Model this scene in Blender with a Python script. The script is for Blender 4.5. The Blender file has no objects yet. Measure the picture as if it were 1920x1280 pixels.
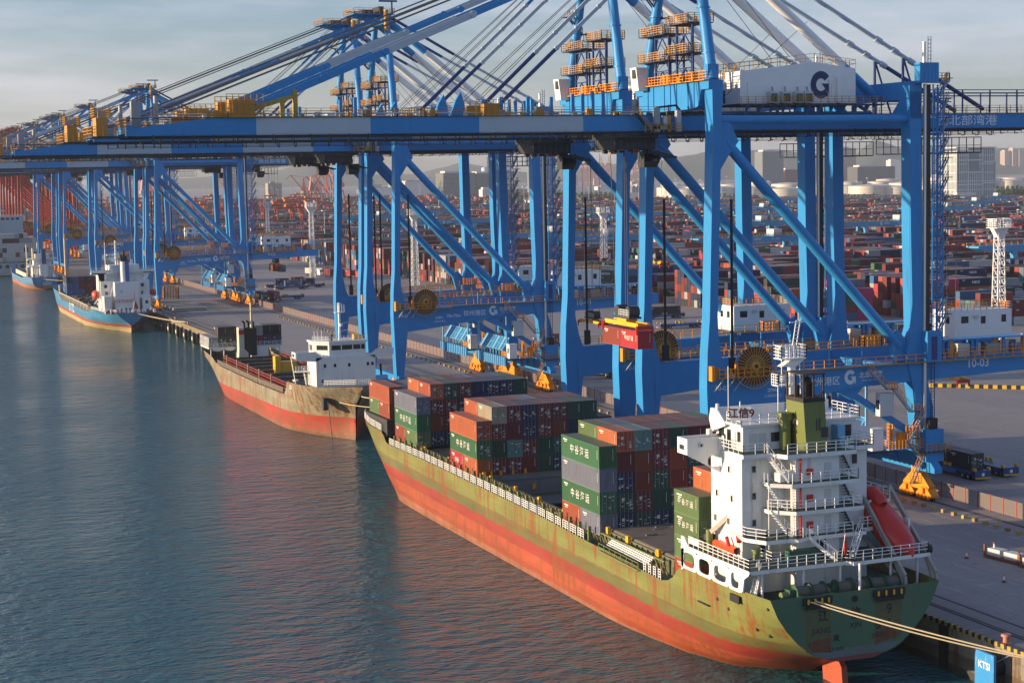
import bpy, math, random
from mathutils import Matrix, Vector
R=math.radians
rnd=random.Random(7)
scene=bpy.context.scene
COL=scene.collection
# ---------------------------------------------------------------- camera
CAMPOS=(-87.375,-197.678,54.696)
ROT=[(0.93257, -0.360497, -0.018836), (-0.051868, -0.082175, -0.995267), (0.357243, 0.929134, -0.095332)]
cam_d=bpy.data.cameras.new('camera'); cam=bpy.data.objects.new('camera',cam_d); COL.objects.link(cam)
r_,d_,f_=[Vector(v) for v in ROT]
cam.matrix_world=Matrix(((r_.x,-d_.x,-f_.x,CAMPOS[0]),(r_.y,-d_.y,-f_.y,CAMPOS[1]),(r_.z,-d_.z,-f_.z,CAMPOS[2]),(0,0,0,1)))
cam_d.sensor_width=36.0; cam_d.lens=36.0*3269.81/1920.0
cam_d.clip_start=1.0; cam_d.clip_end=60000.0
scene.camera=cam
# ---------------------------------------------------------------- sky and sun
SUN_AZ=R(13.0); SUN_EL=R(8.0)          # azimuth measured from -x (open water) towards +y
to_sun=Vector((-math.cos(SUN_AZ)*math.cos(SUN_EL),math.sin(SUN_AZ)*math.cos(SUN_EL),math.sin(SUN_EL)))
world=bpy.data.worlds.new('World'); scene.world=world; world.use_nodes=True
wn=world.node_tree.nodes; wl=world.node_tree.links; wn.clear()
wo=wn.new('ShaderNodeOutputWorld'); wb=wn.new('ShaderNodeBackground'); sk=wn.new('ShaderNodeTexSky')
sk.sky_type='NISHITA'; sk.sun_disc=False; sk.sun_elevation=SUN_EL
sk.sun_rotation=math.atan2(to_sun.x,to_sun.y)
sk.altitude=50; sk.air_density=1.1; sk.dust_density=.6; sk.ozone_density=4.5
wb.inputs['Strength'].default_value=0.115
# thin high cloud streaks seen in the sky
tc=wn.new('ShaderNodeTexCoord'); mp=wn.new('ShaderNodeMapping'); mp.inputs['Scale'].default_value=(1.2,1.2,9.0)
nz=wn.new('ShaderNodeTexNoise'); nz.inputs['Scale'].default_value=2.6; nz.inputs['Detail'].default_value=7; nz.inputs['Roughness'].default_value=.62
cr=wn.new('ShaderNodeValToRGB'); cr.color_ramp.elements[0].position=.44; cr.color_ramp.elements[1].position=.70
cr.color_ramp.elements[0].color=(0,0,0,1); cr.color_ramp.elements[1].color=(.5,.5,.5,1)
mx=wn.new('ShaderNodeMix'); mx.data_type='RGBA'; mx.inputs[7].default_value=(5.2,5.1,5.3,1)
wl.new(tc.outputs['Generated'],mp.inputs['Vector']); wl.new(mp.outputs[0],nz.inputs['Vector'])
wl.new(nz.outputs[0],cr.inputs[0]); wl.new(cr.outputs[0],mx.inputs[0]); wl.new(sk.outputs[0],mx.inputs[6])
tn=wn.new('ShaderNodeMix'); tn.data_type='RGBA'; tn.blend_type='MULTIPLY'; tn.inputs[0].default_value=1.0; tn.inputs[7].default_value=(.93,.90,1.0,1)
wl.new(mx.outputs[2],tn.inputs[6]); wl.new(tn.outputs[2],wb.inputs[0]); wl.new(wb.outputs[0],wo.inputs[0])
sun_d=bpy.data.lights.new('sun','SUN'); sun_d.energy=5.0; sun_d.angle=R(.53); sun_d.color=(1.0,.76,.48)
sun=bpy.data.objects.new('sun',sun_d); COL.objects.link(sun)
sun.rotation_euler=(-to_sun).to_track_quat('-Z','Y').to_euler()
vs=scene.view_settings; vs.view_transform='Standard'; vs.look='None'; vs.gamma=1.0; vs.exposure=1.0
# ---------------------------------------------------------------- helpers
class MB:
    """collects shapes into one mesh"""
    def __init__(s): s.v=[]; s.f=[]; s.m=[]; s.s=[]
    def face(s,pts,m=0,sm=False):
        n=len(s.v); s.v+= [tuple(p) for p in pts]; s.f.append(tuple(range(n,n+len(pts)))); s.m.append(m); s.s.append(sm)
    def idx(s,vs,fs,m=0,sm=False):
        n=len(s.v); s.v+=[tuple(p) for p in vs]
        for f in fs: s.f.append(tuple(i+n for i in f)); s.m.append(m); s.s.append(sm)
    def box(s,x0,x1,y0,y1,z0,z1,m=0):
        s.idx([(x0,y0,z0),(x1,y0,z0),(x1,y1,z0),(x0,y1,z0),(x0,y0,z1),(x1,y0,z1),(x1,y1,z1),(x0,y1,z1)],
              [(0,3,2,1),(4,5,6,7),(0,1,5,4),(1,2,6,5),(2,3,7,6),(3,0,4,7)],m)
    def beam(s,p,q,w,h,m=0,cap=True,up=(0,0,1)):
        p=Vector(p);q=Vector(q);d=(q-p).normalized();u=Vector(up)
        if abs(d.dot(u))>.98: u=Vector((0,1,0))
        a=d.cross(u).normalized();b=a.cross(d).normalized();a*=w/2;b*=h/2
        vs=[p-a-b,p+a-b,p+a+b,p-a+b,q-a-b,q+a-b,q+a+b,q-a+b]
        fs=[(0,1,5,4),(1,2,6,5),(2,3,7,6),(3,0,4,7)]
        if cap: fs+=[(3,2,1,0),(4,5,6,7)]
        s.idx(vs,fs,m)
    def tube(s,p,q,r,n=10,m=0,r2=None,cap=True):
        p=Vector(p);q=Vector(q);d=(q-p).normalized();u=Vector((0,0,1))
        if abs(d.z)>.98:u=Vector((0,1,0))
        a=d.cross(u).normalized();b=d.cross(a).normalized()
        if r2 is None:r2=r
        v=[];
        for k in range(n):
            t=2*math.pi*k/n; e=a*math.cos(t)+b*math.sin(t); v.append(p+e*r); v.append(q+e*r2)
        s.idx(v,[(2*k,2*k+1,(2*k+3)%(2*n),(2*k+2)%(2*n)) for k in range(n)],m,True)
        if cap:
            s.face([v[2*k] for k in range(n)][::1],m); s.face([v[2*k+1] for k in range(n)][::-1],m)
    def path(s,pts,r,n=6,m=0):
        for a,b in zip(pts,pts[1:]): s.tube(a,b,r,n,m,cap=True)
    def prism(s,poly,ax,a,b,m=0):
        def P(u,v,w): return (u,w,v) if ax=='y' else ((w,u,v) if ax=='x' else (u,v,w))
        n=len(poly); v=[P(u,w,a) for u,w in poly]+[P(u,w,b) for u,w in poly]
        s.idx(v,[tuple(range(n)),tuple(range(2*n-1,n-1,-1))]+[(k,n+k,n+(k+1)%n,(k+1)%n) for k in range(n)],m)
    def rail(s,pts,h=1.1,sp=1.6,t=.055,m=0,bars=3,close=False):
        pts=[Vector(p) for p in pts]
        if close: pts.append(pts[0])
        for a,b in zip(pts,pts[1:]):
            L=(b-a).length; n=max(1,round(L/sp))
            for k in range(1,bars+1):
                z=Vector((0,0,h*k/bars)); s.beam(a+z,b+z,t,t,m,False)
            for k in range(n+1):
                p=a+(b-a)*k/n; s.beam(p,p+Vector((0,0,h)),t*1.25,t*1.25,m,False)
    def stair(s,p,q,w=.8,m=0,mr=None,n=None,side=(0,1,0)):
        p=Vector(p);q=Vector(q);sd=Vector(side)*w/2;mr=m if mr is None else mr
        for e in (-1,1):
            s.beam(p+sd*e,q+sd*e,.08,.22,m); z=Vector((0,0,1.0)); s.beam(p+sd*e+z,q+sd*e+z,.06,.06,mr)
            for k in range(4):
                a=p+(q-p)*k/3+sd*e; s.beam(a,a+z,.06,.06,mr,False)
        n=n or max(3,int(abs(q.z-p.z)/.3))
        for k in range(1,n):
            c=p+(q-p)*k/n; s.beam(c-sd,c+sd,.24,.05,m)
    def ladder(s,p,q,w=.5,m=0,t=.05,sp=.4,side=(0,1,0)):
        p=Vector(p);q=Vector(q);sd=Vector(side)*w/2
        for e in(-1,1): s.beam(p+sd*e,q+sd*e,t,t,m,False)
        n=int((q-p).length/sp)
        for k in range(1,n): c=p+(q-p)*k/n; s.beam(c-sd,c+sd,t*.8,t*.8,m,False)
    def ring(s,c,r,t,n=24,m=0,ax='y'):
        pr=None
        for k in range(n+1):
            a=2*math.pi*k/n
            p=Vector(c)+(Vector((math.cos(a)*r,0,math.sin(a)*r)) if ax=='y' else Vector((0,math.cos(a)*r,math.sin(a)*r)) if ax=='x' else Vector((math.cos(a)*r,math.sin(a)*r,0)))
            if pr is not None: s.tube(pr,p,t,5,m,cap=False)
            pr=p
    def loft(s,rows,m=0,sm=True,close=False):
        n=len(rows[0]); v=[p for r in rows for p in r]; fs=[]
        for i in range(len(rows)-1):
            for k in range(n if close else n-1):
                fs.append((i*n+k,i*n+(k+1)%n,(i+1)*n+(k+1)%n,(i+1)*n+k))
        s.idx(v,fs,m,sm)
    def mesh(s,name,mats):
        me=bpy.data.meshes.new(name); me.from_pydata([tuple(p) for p in s.v],[],s.f)
        for mt in (mats if isinstance(mats,(list,tuple)) else [mats]): me.materials.append(mt)
        me.polygons.foreach_set('material_index',s.m); me.polygons.foreach_set('use_smooth',s.s); me.update(); return me
    def build(s,name,mats,parent=None,loc=None):
        o=bpy.data.objects.new(name,s.mesh(name,mats)); COL.objects.link(o)
        if parent is not None:o.parent=parent
        if loc is not None:o.location=loc
        return o
def tag(o,label=None,cat=None,group=None,kind=None):
    if label:o['label']=label
    if cat:o['category']=cat
    if group:o['group']=group
    if kind:o['kind']=kind
    return o
def thing(name,label,cat,loc=(0,0,0),rz=0,group=None):
    o=bpy.data.objects.new(name,None); COL.objects.link(o); o.location=loc; o.rotation_euler=(0,0,rz); o.empty_display_size=.2
    return tag(o,label,cat,group)
def copy_tree(o,parent=None):
    c=o.copy(); COL.objects.link(c)
    if parent is not None: c.parent=parent
    for ch in list(o.children): copy_tree(ch,c)
    return c
_txt={}
def text_mesh(t,size,mt,align='CENTER',bold=0.0):
    k=(t,size,mt.name,align,bold)
    if k in _txt:return _txt[k]
    cu=bpy.data.curves.new('lettering','FONT'); cu.body=t; cu.size=size; cu.align_x=align; cu.align_y='CENTER'; cu.offset=bold; cu.resolution_u=3
    ob=bpy.data.objects.new('lettering',cu); COL.objects.link(ob)
    dg=bpy.context.evaluated_depsgraph_get(); dg.update()
    me=bpy.data.meshes.new_from_object(ob.evaluated_get(dg)); me.name='lettering'
    COL.objects.unlink(ob); bpy.data.objects.remove(ob); bpy.data.curves.remove(cu)
    me.materials.clear(); me.materials.append(mt); _txt[k]=me; return me
def letter(t,size,mt,loc,face='-y',parent=None,name='lettering',bold=0.0,tilt=None,sx=1.0):
    o=bpy.data.objects.new(name,text_mesh(t,size,mt,bold=bold)); COL.objects.link(o)
    if parent is not None:o.parent=parent
    o.location=loc; o.scale=(sx,1,1)
    o.rotation_euler={'-y':(R(90),0,0),'-x':(R(90),0,R(-90)),'+x':(R(90),0,R(90))}[face] if tilt is None else tilt
    return o
# ---------------------------------------------------------------- materials
def paint(name,col,rough=.5,var=.16,sc=.6,rust=0,rcol=(.16,.06,.025),metal=0,streak=(1.2,1.2,.12),rnd_var=0,grime=0,spec=.5):
    m=bpy.data.materials.new(name); m.use_nodes=True; nt=m.node_tree; N=nt.nodes; L=nt.links
    b=N['Principled BSDF']; b.inputs['Roughness'].default_value=rough; b.inputs['Metallic'].default_value=metal
    b.inputs['Specular IOR Level'].default_value=spec
    tc=N.new('ShaderNodeTexCoord'); nz=N.new('ShaderNodeTexNoise'); nz.inputs['Scale'].default_value=sc; nz.inputs['Detail'].default_value=6; nz.inputs['Roughness'].default_value=.65
    L.new(tc.outputs['Object'],nz.inputs['Vector'])
    mx=N.new('ShaderNodeMix'); mx.data_type='RGBA'
    mx.inputs[6].default_value=tuple(min(1,c*(1-var)) for c in col)+(1,); mx.inputs[7].default_value=tuple(min(1,c*(1+var)) for c in col)+(1,)
    L.new(nz.outputs[0],mx.inputs[0]); out=mx.outputs[2]
    if rnd_var:
        oi=N.new('ShaderNodeObjectInfo'); mr=N.new('ShaderNodeMapRange'); mr.inputs[3].default_value=1-rnd_var; mr.inputs[4].default_value=1+rnd_var
        hs=N.new('ShaderNodeHueSaturation'); L.new(oi.outputs['Random'],mr.inputs[0]); L.new(mr.outputs[0],hs.inputs['Value']); L.new(out,hs.inputs['Color'])
        mr2=N.new('ShaderNodeMapRange'); mr2.inputs[3].default_value=.488; mr2.inputs[4].default_value=.512; L.new(oi.outputs['Random'],mr2.inputs[0]); L.new(mr2.outputs[0],hs.inputs['Hue'])
        out=hs.outputs[0]
    if rust:
        mp=N.new('ShaderNodeMapping'); mp.inputs['Scale'].default_value=streak; L.new(tc.outputs['Object'],mp.inputs['Vector'])
        n2=N.new('ShaderNodeTexNoise'); n2.inputs['Scale'].default_value=1.0; n2.inputs['Detail'].default_value=8; n2.inputs['Roughness'].default_value=.7; L.new(mp.outputs[0],n2.inputs['Vector'])
        rp=N.new('ShaderNodeValToRGB'); rp.color_ramp.elements[0].position=.62-.28*rust; rp.color_ramp.elements[1].position=.80-.22*rust
        rp.color_ramp.elements[0].color=(0,0,0,1); rp.color_ramp.elements[1].color=(.85,.85,.85,1); L.new(n2.outputs[0],rp.inputs[0])
        m2=N.new('ShaderNodeMix'); m2.data_type='RGBA'; m2.inputs[7].default_value=rcol+(1,); L.new(out,m2.inputs[6]); L.new(rp.outputs[0],m2.inputs[0]); out=m2.outputs[2]
    L.new(out,b.inputs['Base Color']); return m
def steel(name,col,rough=.45,var=.2): return paint(name,col,rough,var)
BLUE=paint('crane_blue_paint',(.030,.24,.56),.4,.16,.22,rust=.06,rcol=(.02,.12,.26),streak=(.9,.9,.08),spec=.35)
BLUED=paint('crane_dark_blue_paint',(.015,.04,.17),.45,.2)
WHITEB=paint('crane_pale_grey_paint',(.42,.49,.56),.4,.08)
WHITE=paint('white_paint',(.74,.74,.72),.45,.08,.5,rust=.16,rcol=(.35,.22,.12),streak=(1.5,1.5,.12))
WHITEC=paint('clean_white_paint',(.8,.8,.78),.5,.05)
YEL=paint('safety_yellow_paint',(.50,.24,.03),.5,.18,2)
ORNG=paint('bogie_orange_paint',(.75,.27,.015),.45,.15,.8,rust=.08,rcol=(.12,.05,.02))
SPRY=paint('spreader_yellow_paint',(.78,.40,.02),.45,.12)
BLACK=paint('black_rubber',(.012,.012,.014),.7,.3)
DARK=paint('dark_steel',(.035,.037,.042),.6,.3,1.5)
DGREY=paint('grating_grey',(.07,.07,.075),.7,.25,2)
GREY=paint('galvanised_grey',(.32,.33,.34),.45,.15,1.2)
PGREY=paint('pale_grey_paint',(.55,.56,.56),.5,.08)
REELB=paint('reel_red_brown',(.10,.02,.012),.6,.3)
REELS=paint('reel_yellow_spokes',(.60,.33,.06),.5,.15)
LBLUE=paint('light_blue_steel',(.16,.42,.66),.4,.12)
NAVY=paint('logo_navy',(.012,.022,.10),.5,.05)
LETW=paint('lettering_white',(.72,.76,.8),.5,.05)
LETB=paint('lettering_black',(.012,.015,.015),.6,.2)
RED=paint('signal_red',(.52,.02,.012),.45,.15)
GLASS=paint('dark_window_glass',(.012,.016,.02),.08,.2,.5,spec=.8)
SILV=paint('silver_pipe',(.72,.70,.66),.3,.05,metal=.6)
CONC=paint('concrete',(.30,.28,.25),.9,.25,.4,rust=.18,rcol=(.10,.075,.05),streak=(.5,.5,.12))
ROPE=paint('mooring_rope',(.62,.52,.33),.9,.2,4)
WIRE=paint('wire_rope',(.06,.06,.065),.5,.2)
def hull_mat(name,bands,tilt=0,rust=.25,rcol=(.22,.07,.02),edge=.25,y0=0,dull=(.2,.2,.18)):
    """bands: [(upper z, colour)] from the keel upward, with chipped paint edges and rust runs"""
    m=bpy.data.materials.new(name); m.use_nodes=True; nt=m.node_tree; N=nt.nodes; L=nt.links; b=N['Principled BSDF']; b.inputs['Roughness'].default_value=.5
    tc=N.new('ShaderNodeTexCoord'); sp=N.new('ShaderNodeSeparateXYZ'); L.new(tc.outputs['Object'],sp.inputs[0])
    def noise(sc,scale,det=8,ro=.65):
        mp=N.new('ShaderNodeMapping'); mp.inputs['Scale'].default_value=scale; L.new(tc.outputs['Object'],mp.inputs['Vector'])
        n=N.new('ShaderNodeTexNoise'); n.inputs['Scale'].default_value=sc; n.inputs['Detail'].default_value=det; n.inputs['Roughness'].default_value=ro; L.new(mp.outputs[0],n.inputs['Vector']); return n.outputs[0]
    def ma(op,a,bv):
        x=N.new('ShaderNodeMath'); x.operation=op
        for i,v in enumerate((a,bv)):
            if isinstance(v,(int,float)): x.inputs[i].default_value=v
            else: L.new(v,x.inputs[i])
        return x.outputs[0]
    def mix(a,c2,f):
        x=N.new('ShaderNodeMix'); x.data_type='RGBA'
        for i,v in((6,a),(7,c2)):
            if isinstance(v,tuple): x.inputs[i].default_value=v+(1,)
            else: L.new(v,x.inputs[i])
        if isinstance(f,(int,float)): x.inputs[0].default_value=f
        else: L.new(f,x.inputs[0])
        return x.outputs[2]
    def ramp(s,a,c2,hi=1.):
        r=N.new('ShaderNodeValToRGB'); r.color_ramp.elements[0].position=a; r.color_ramp.elements[1].position=c2; r.color_ramp.elements[0].color=(0,0,0,1); r.color_ramp.elements[1].color=(hi,hi,hi,1); L.new(s,r.inputs[0]); return r.outputs[0]
    z=ma('SUBTRACT',sp.outputs[2],ma('MULTIPLY',ma('SUBTRACT',sp.outputs[1],y0),tilt))
    z=ma('ADD',z,ma('MULTIPLY',ma('SUBTRACT',noise(.7,(1,.6,1)),.5),edge))
    col=bands[0][1]
    for (zz,c0),(z2,c1) in zip(bands,bands[1:]):
        x=N.new('ShaderNodeMapRange'); x.inputs[1].default_value=zz-.03; x.inputs[2].default_value=zz+.03; L.new(z,x.inputs[0]); col=mix(col,c1,x.outputs[0])
    v=noise(.25,(1,.35,1.4)); hs=N.new('ShaderNodeHueSaturation'); mr=N.new('ShaderNodeMapRange'); mr.inputs[1].default_value=.3; mr.inputs[2].default_value=.7; mr.inputs[3].default_value=.72; mr.inputs[4].default_value=1.22; L.new(v,mr.inputs[0]); L.new(mr.outputs[0],hs.inputs['Value']); L.new(col,hs.inputs['Color']); col=hs.outputs[0]
    col=mix(col,dull,ramp(noise(.9,(1,.5,.9)),.60,.72,.30))
    runs=ramp(ma('MULTIPLY',noise(1.0,(1.1,1.1,.09)),ma('ADD',noise(.12,(1,1,2.0)),.5)),.60-.16*rust,.72-.16*rust,.85)
    col=mix(col,rcol,runs)
    col=mix(col,tuple(c*1.4 for c in rcol),ramp(noise(.5,(1,.4,1)),.72-.14*rust,.82-.14*rust,.7))
    col=mix(col,(.16,.16,.15),ramp(noise(.8,(1.0,.08,7)),.66,.74,.25))
    # plate seams
    cb=N.new('ShaderNodeCombineXYZ'); L.new(sp.outputs[1],cb.inputs[0]); L.new(sp.outputs[2],cb.inputs[1])
    br=N.new('ShaderNodeTexBrick'); br.inputs['Scale'].default_value=1; br.inputs['Brick Width'].default_value=8.5; br.inputs['Row Height'].default_value=1.9; br.inputs['Mortar Size'].default_value=.03; br.inputs['Mortar Smooth'].default_value=.5
    br.inputs['Color1'].default_value=(0,0,0,1); br.inputs['Color2'].default_value=(.10,.10,.10,1); br.inputs['Mortar'].default_value=(.5,.5,.5,1); L.new(cb.outputs[0],br.inputs['Vector'])
    col=mix(col,tuple(c*.45 for c in rcol),br.outputs[0])
    L.new(col,b.inputs['Base Color']); return m
# ---------------------------------------------------------------- setting
QX,QZ=23.2,5.1
def ground_mat():
    m=bpy.data.materials.new('apron_concrete'); m.use_nodes=True; nt=m.node_tree; N=nt.nodes; L=nt.links; b=N['Principled BSDF']
    b.inputs['Roughness'].default_value=.75
    tc=N.new('ShaderNodeTexCoord')
    def noise(sc,scale=(1,1,1),det=6):
        mp=N.new('ShaderNodeMapping'); mp.inputs['Scale'].default_value=scale; L.new(tc.outputs['Object'],mp.inputs['Vector'])
        n=N.new('ShaderNodeTexNoise'); n.inputs['Scale'].default_value=sc; n.inputs['Detail'].default_value=det; n.inputs['Roughness'].default_value=.65; L.new(mp.outputs[0],n.inputs['Vector']); return n.outputs[0]
    def mix(a,bc,f):
        x=N.new('ShaderNodeMix'); x.data_type='RGBA'
        if isinstance(a,tuple): x.inputs[6].default_value=a+(1,)
        else: L.new(a,x.inputs[6])
        if isinstance(bc,tuple): x.inputs[7].default_value=bc+(1,)
        else: L.new(bc,x.inputs[7])
        L.new(f,x.inputs[0]); return x.outputs[2]
    def ramp(s,a,bb,hi=1):
        r=N.new('ShaderNodeValToRGB'); r.color_ramp.elements[0].position=a; r.color_ramp.elements[1].position=bb; r.color_ramp.elements[1].color=(hi,hi,hi,1); L.new(s,r.inputs[0]); return r.outputs[0]
    c=mix((.21,.19,.18),(.33,.30,.285),noise(.035))
    c=mix(c,(.16,.145,.14),ramp(noise(.06,(1,.12,1)),.46,.66,.7))       # tyre-darkened lanes along the quay
    c=mix(c,(.42,.39,.36),ramp(noise(.5,(.35,1.4,1)),.58,.72,.4))
    c=mix(c,(.09,.085,.08),ramp(noise(1.3),.58,.70,.65))
    # slab joints
    br=N.new('ShaderNodeTexBrick'); br.offset=0; br.inputs['Scale'].default_value=1; br.inputs['Brick Width'].default_value=6; br.inputs['Row Height'].default_value=6; br.inputs['Mortar Size'].default_value=.035
    br.inputs['Color1'].default_value=(0,0,0,1); br.inputs['Color2'].default_value=(0,0,0,1); br.inputs['Mortar'].default_value=(.6,.6,.6,1); L.new(tc.outputs['Object'],br.inputs['Vector'])
    c=mix(c,(.08,.075,.07),br.outputs[0])
    L.new(c,b.inputs['Base Color']); return m
def water_mat():
    m=bpy.data.materials.new('harbour_water'); m.use_nodes=True; nt=m.node_tree; N=nt.nodes; L=nt.links; b=N['Principled BSDF']
    b.inputs['Base Color'].default_value=(.016,.105,.125,1); b.inputs['Roughness'].default_value=.12; b.inputs['IOR'].default_value=1.33
    tc=N.new('ShaderNodeTexCoord')
    prev=None
    for sc,scale,dist,st in ((.50,(.6,1.0,1),.95,.9),(.12,(.6,1.0,1),1.6,.6),(1.5,(.7,1,1),.26,.9)):
        mp=N.new('ShaderNodeMapping'); mp.inputs['Scale'].default_value=scale; mp.inputs['Rotation'].default_value=(0,0,R(25)); L.new(tc.outputs['Object'],mp.inputs['Vector'])
        n=N.new('ShaderNodeTexNoise'); n.inputs['Scale'].default_value=sc; n.inputs['Detail'].default_value=4; n.inputs['Roughness'].default_value=.55; L.new(mp.outputs[0],n.inputs['Vector'])
        bp=N.new('ShaderNodeBump'); bp.inputs['Strength'].default_value=st; bp.inputs['Distance'].default_value=dist; L.new(n.outputs[0],bp.inputs['Height'])
        if prev: L.new(prev,bp.inputs['Normal'])
        prev=bp.outputs[0]
    L.new(prev,b.inputs['Normal'])
    # broad patches of ruffled and calmer water
    n=N.new('ShaderNodeTexNoise'); n.inputs['Scale'].default_value=.018; n.inputs['Detail'].default_value=4; L.new(tc.outputs['Object'],n.inputs['Vector'])
    mr=N.new('ShaderNodeMapRange'); mr.inputs[1].default_value=.35; mr.inputs[2].default_value=.65; mr.inputs[3].default_value=.06; mr.inputs[4].default_value=.13; L.new(n.outputs[0],mr.inputs[0]); L.new(mr.outputs[0],b.inputs['Roughness'])
    return m
APRON=ground_mat()
g=MB(); g.face([(QX,-900,QZ),(30000,-900,QZ),(30000,30000,QZ),(QX,30000,QZ)]); tag(g.build('ground',APRON),kind='structure')
w=MB(); w.face([(-30000,-3000,0),(QX+40,-3000,0),(QX+40,30000,0),(-30000,30000,0)]); tag(w.build('water',water_mat()),kind='structure')
# quay wall : solid face near the camera, open piled deck further along
STRIPE=paint('kerb_yellow',(.42,.28,.05),.7,.35,1.5,rust=.3,rcol=(.08,.05,.03))
q=MB(); q.box(QX-.03,QX+30,-900,270,-6,QZ-.02,0)
q.box(QX+.6,QX+30,270,1200,QZ-2.0,QZ-.02,0); q.box(QX+14,QX+30,270,1200,-6,QZ-2.03,0)
tag(q.build('quay',hull_mat('quay_wall_concrete',[(.9,(.045,.045,.035)),(2.3,(.13,.11,.08)),(40,(.24,.21,.165))],0,.45,(.10,.05,.025),.6,dull=(.12,.11,.09))),kind='structure')
k=MB(); y=-120
kb=MB(); i=0
while y<640:
    kb.box(QX-.10,QX+.16,y,y+.55,QZ-.28,QZ+.16,i%2); y+=.55; i+=1
tag(kb.build('quay_kerb',[STRIPE,BLACK]),kind='structure')
# crane rails let into the apron, painted lines
rl=MB()
for x in (26.7,62.7):
    rl.box(x-.45,x+.45,-200,1500,QZ+.001,QZ+.006,0); rl.box(x-.06,x+.06,-200,1500,QZ+.006,QZ+.03,1)
rl.box(29.2,29.6,-200,1500,QZ+.001,QZ+.006,0)
tag(rl.build('crane_rails',[paint('rail_slot',(.03,.028,.027),.8,.2),paint('rail_steel',(.12,.1,.09),.4,.2)]),kind='structure')
LINE=paint('road_line_paint',(.38,.37,.35),.8,.3,1.0)
ln=MB()
for x in (33,37,41,45,49,53.5,57.3):
    y=-120
    while y<520: ln.box(x,x+.14,y,y+(3 if x!=57.3 else 6),QZ+.002,QZ+.006); y+=9
for x in (74,78,82,86,92,98,104,110): 
    y=-60
    while y<620: ln.box(x,x+.14,y,y+4,QZ+.002,QZ+.006); y+=12
tag(ln.build('lane_markings',LINE),kind='structure')
# ---------------------------------------------------------------- ship-to-shore cranes
def logo_G(mb,c,r,m=0,dy=0):
    """ring with a gap and an arrow foot, in the x-z plane"""
    cx,cy,cz=c; n=26; a0=38; a1=300; o=[];i=[]
    for k in range(n+1):
        a=R(a0+(a1-a0)*k/n); o.append((cx+r*math.cos(a),cy,cz+r*1.14*math.sin(a))); i.append((cx+r*.46*math.cos(a),cy,cz+r*.46*1.14*math.sin(a)))
    for k in range(n): mb.face([o[k],o[k+1],i[k+1],i[k]],m)
    mb.face([(cx+.05*r,cy,cz+.1*r),(cx+.42*r,cy,cz-.34*r),(cx+1.0*r,cy,cz-1.12*r),(cx+1.0*r,cy,cz+.1*r)],m)
    mb.face([(cx+.42*r,cy,cz-.34*r),(cx+.25*r,cy,cz-.42*r),(cx+.42*r,cy,cz-1.06*r),(cx+.72*r,cy,cz-.86*r)],m)
def bogie(mb,y0,s):
    """equaliser tree with wheels, 9 m long along the rail"""
    mb.prism([(y0-3.4,2.1),(y0-1.2,3.9),(y0+1.2,3.9),(y0+3.4,2.1),(y0+3.0,1.5),(y0-3.0,1.5)],'x',-.55,.55,0)
    for e in (-1,1):
        mb.prism([(y0+e*2.2-1.9,.95),(y0+e*2.2-.6,2.05),(y0+e*2.2+.6,2.05),(y0+e*2.2+1.9,.95),(y0+e*2.2+1.9,.55),(y0+e*2.2-1.9,.55)],'x',-.72,.72,0)
        for w in(-1.35,-.45,.45,1.35):
            mb.tube((-.25,y0+e*2.2+w,.36),(.25,y0+e*2.2+w,.36),.36,10,1)
            mb.box(-.95,-.72,y0+e*2.2+w-.28,y0+e*2.2+w+.28,.3,.85,0); 
        mb.box(-1.15,-.72,y0+e*2.2-.4,y0+e*2.2+.4,1.0,1.9,0)
    mb.box(-.9,.9,y0-.7,y0+.7,3.9,5.1,0)
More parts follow.
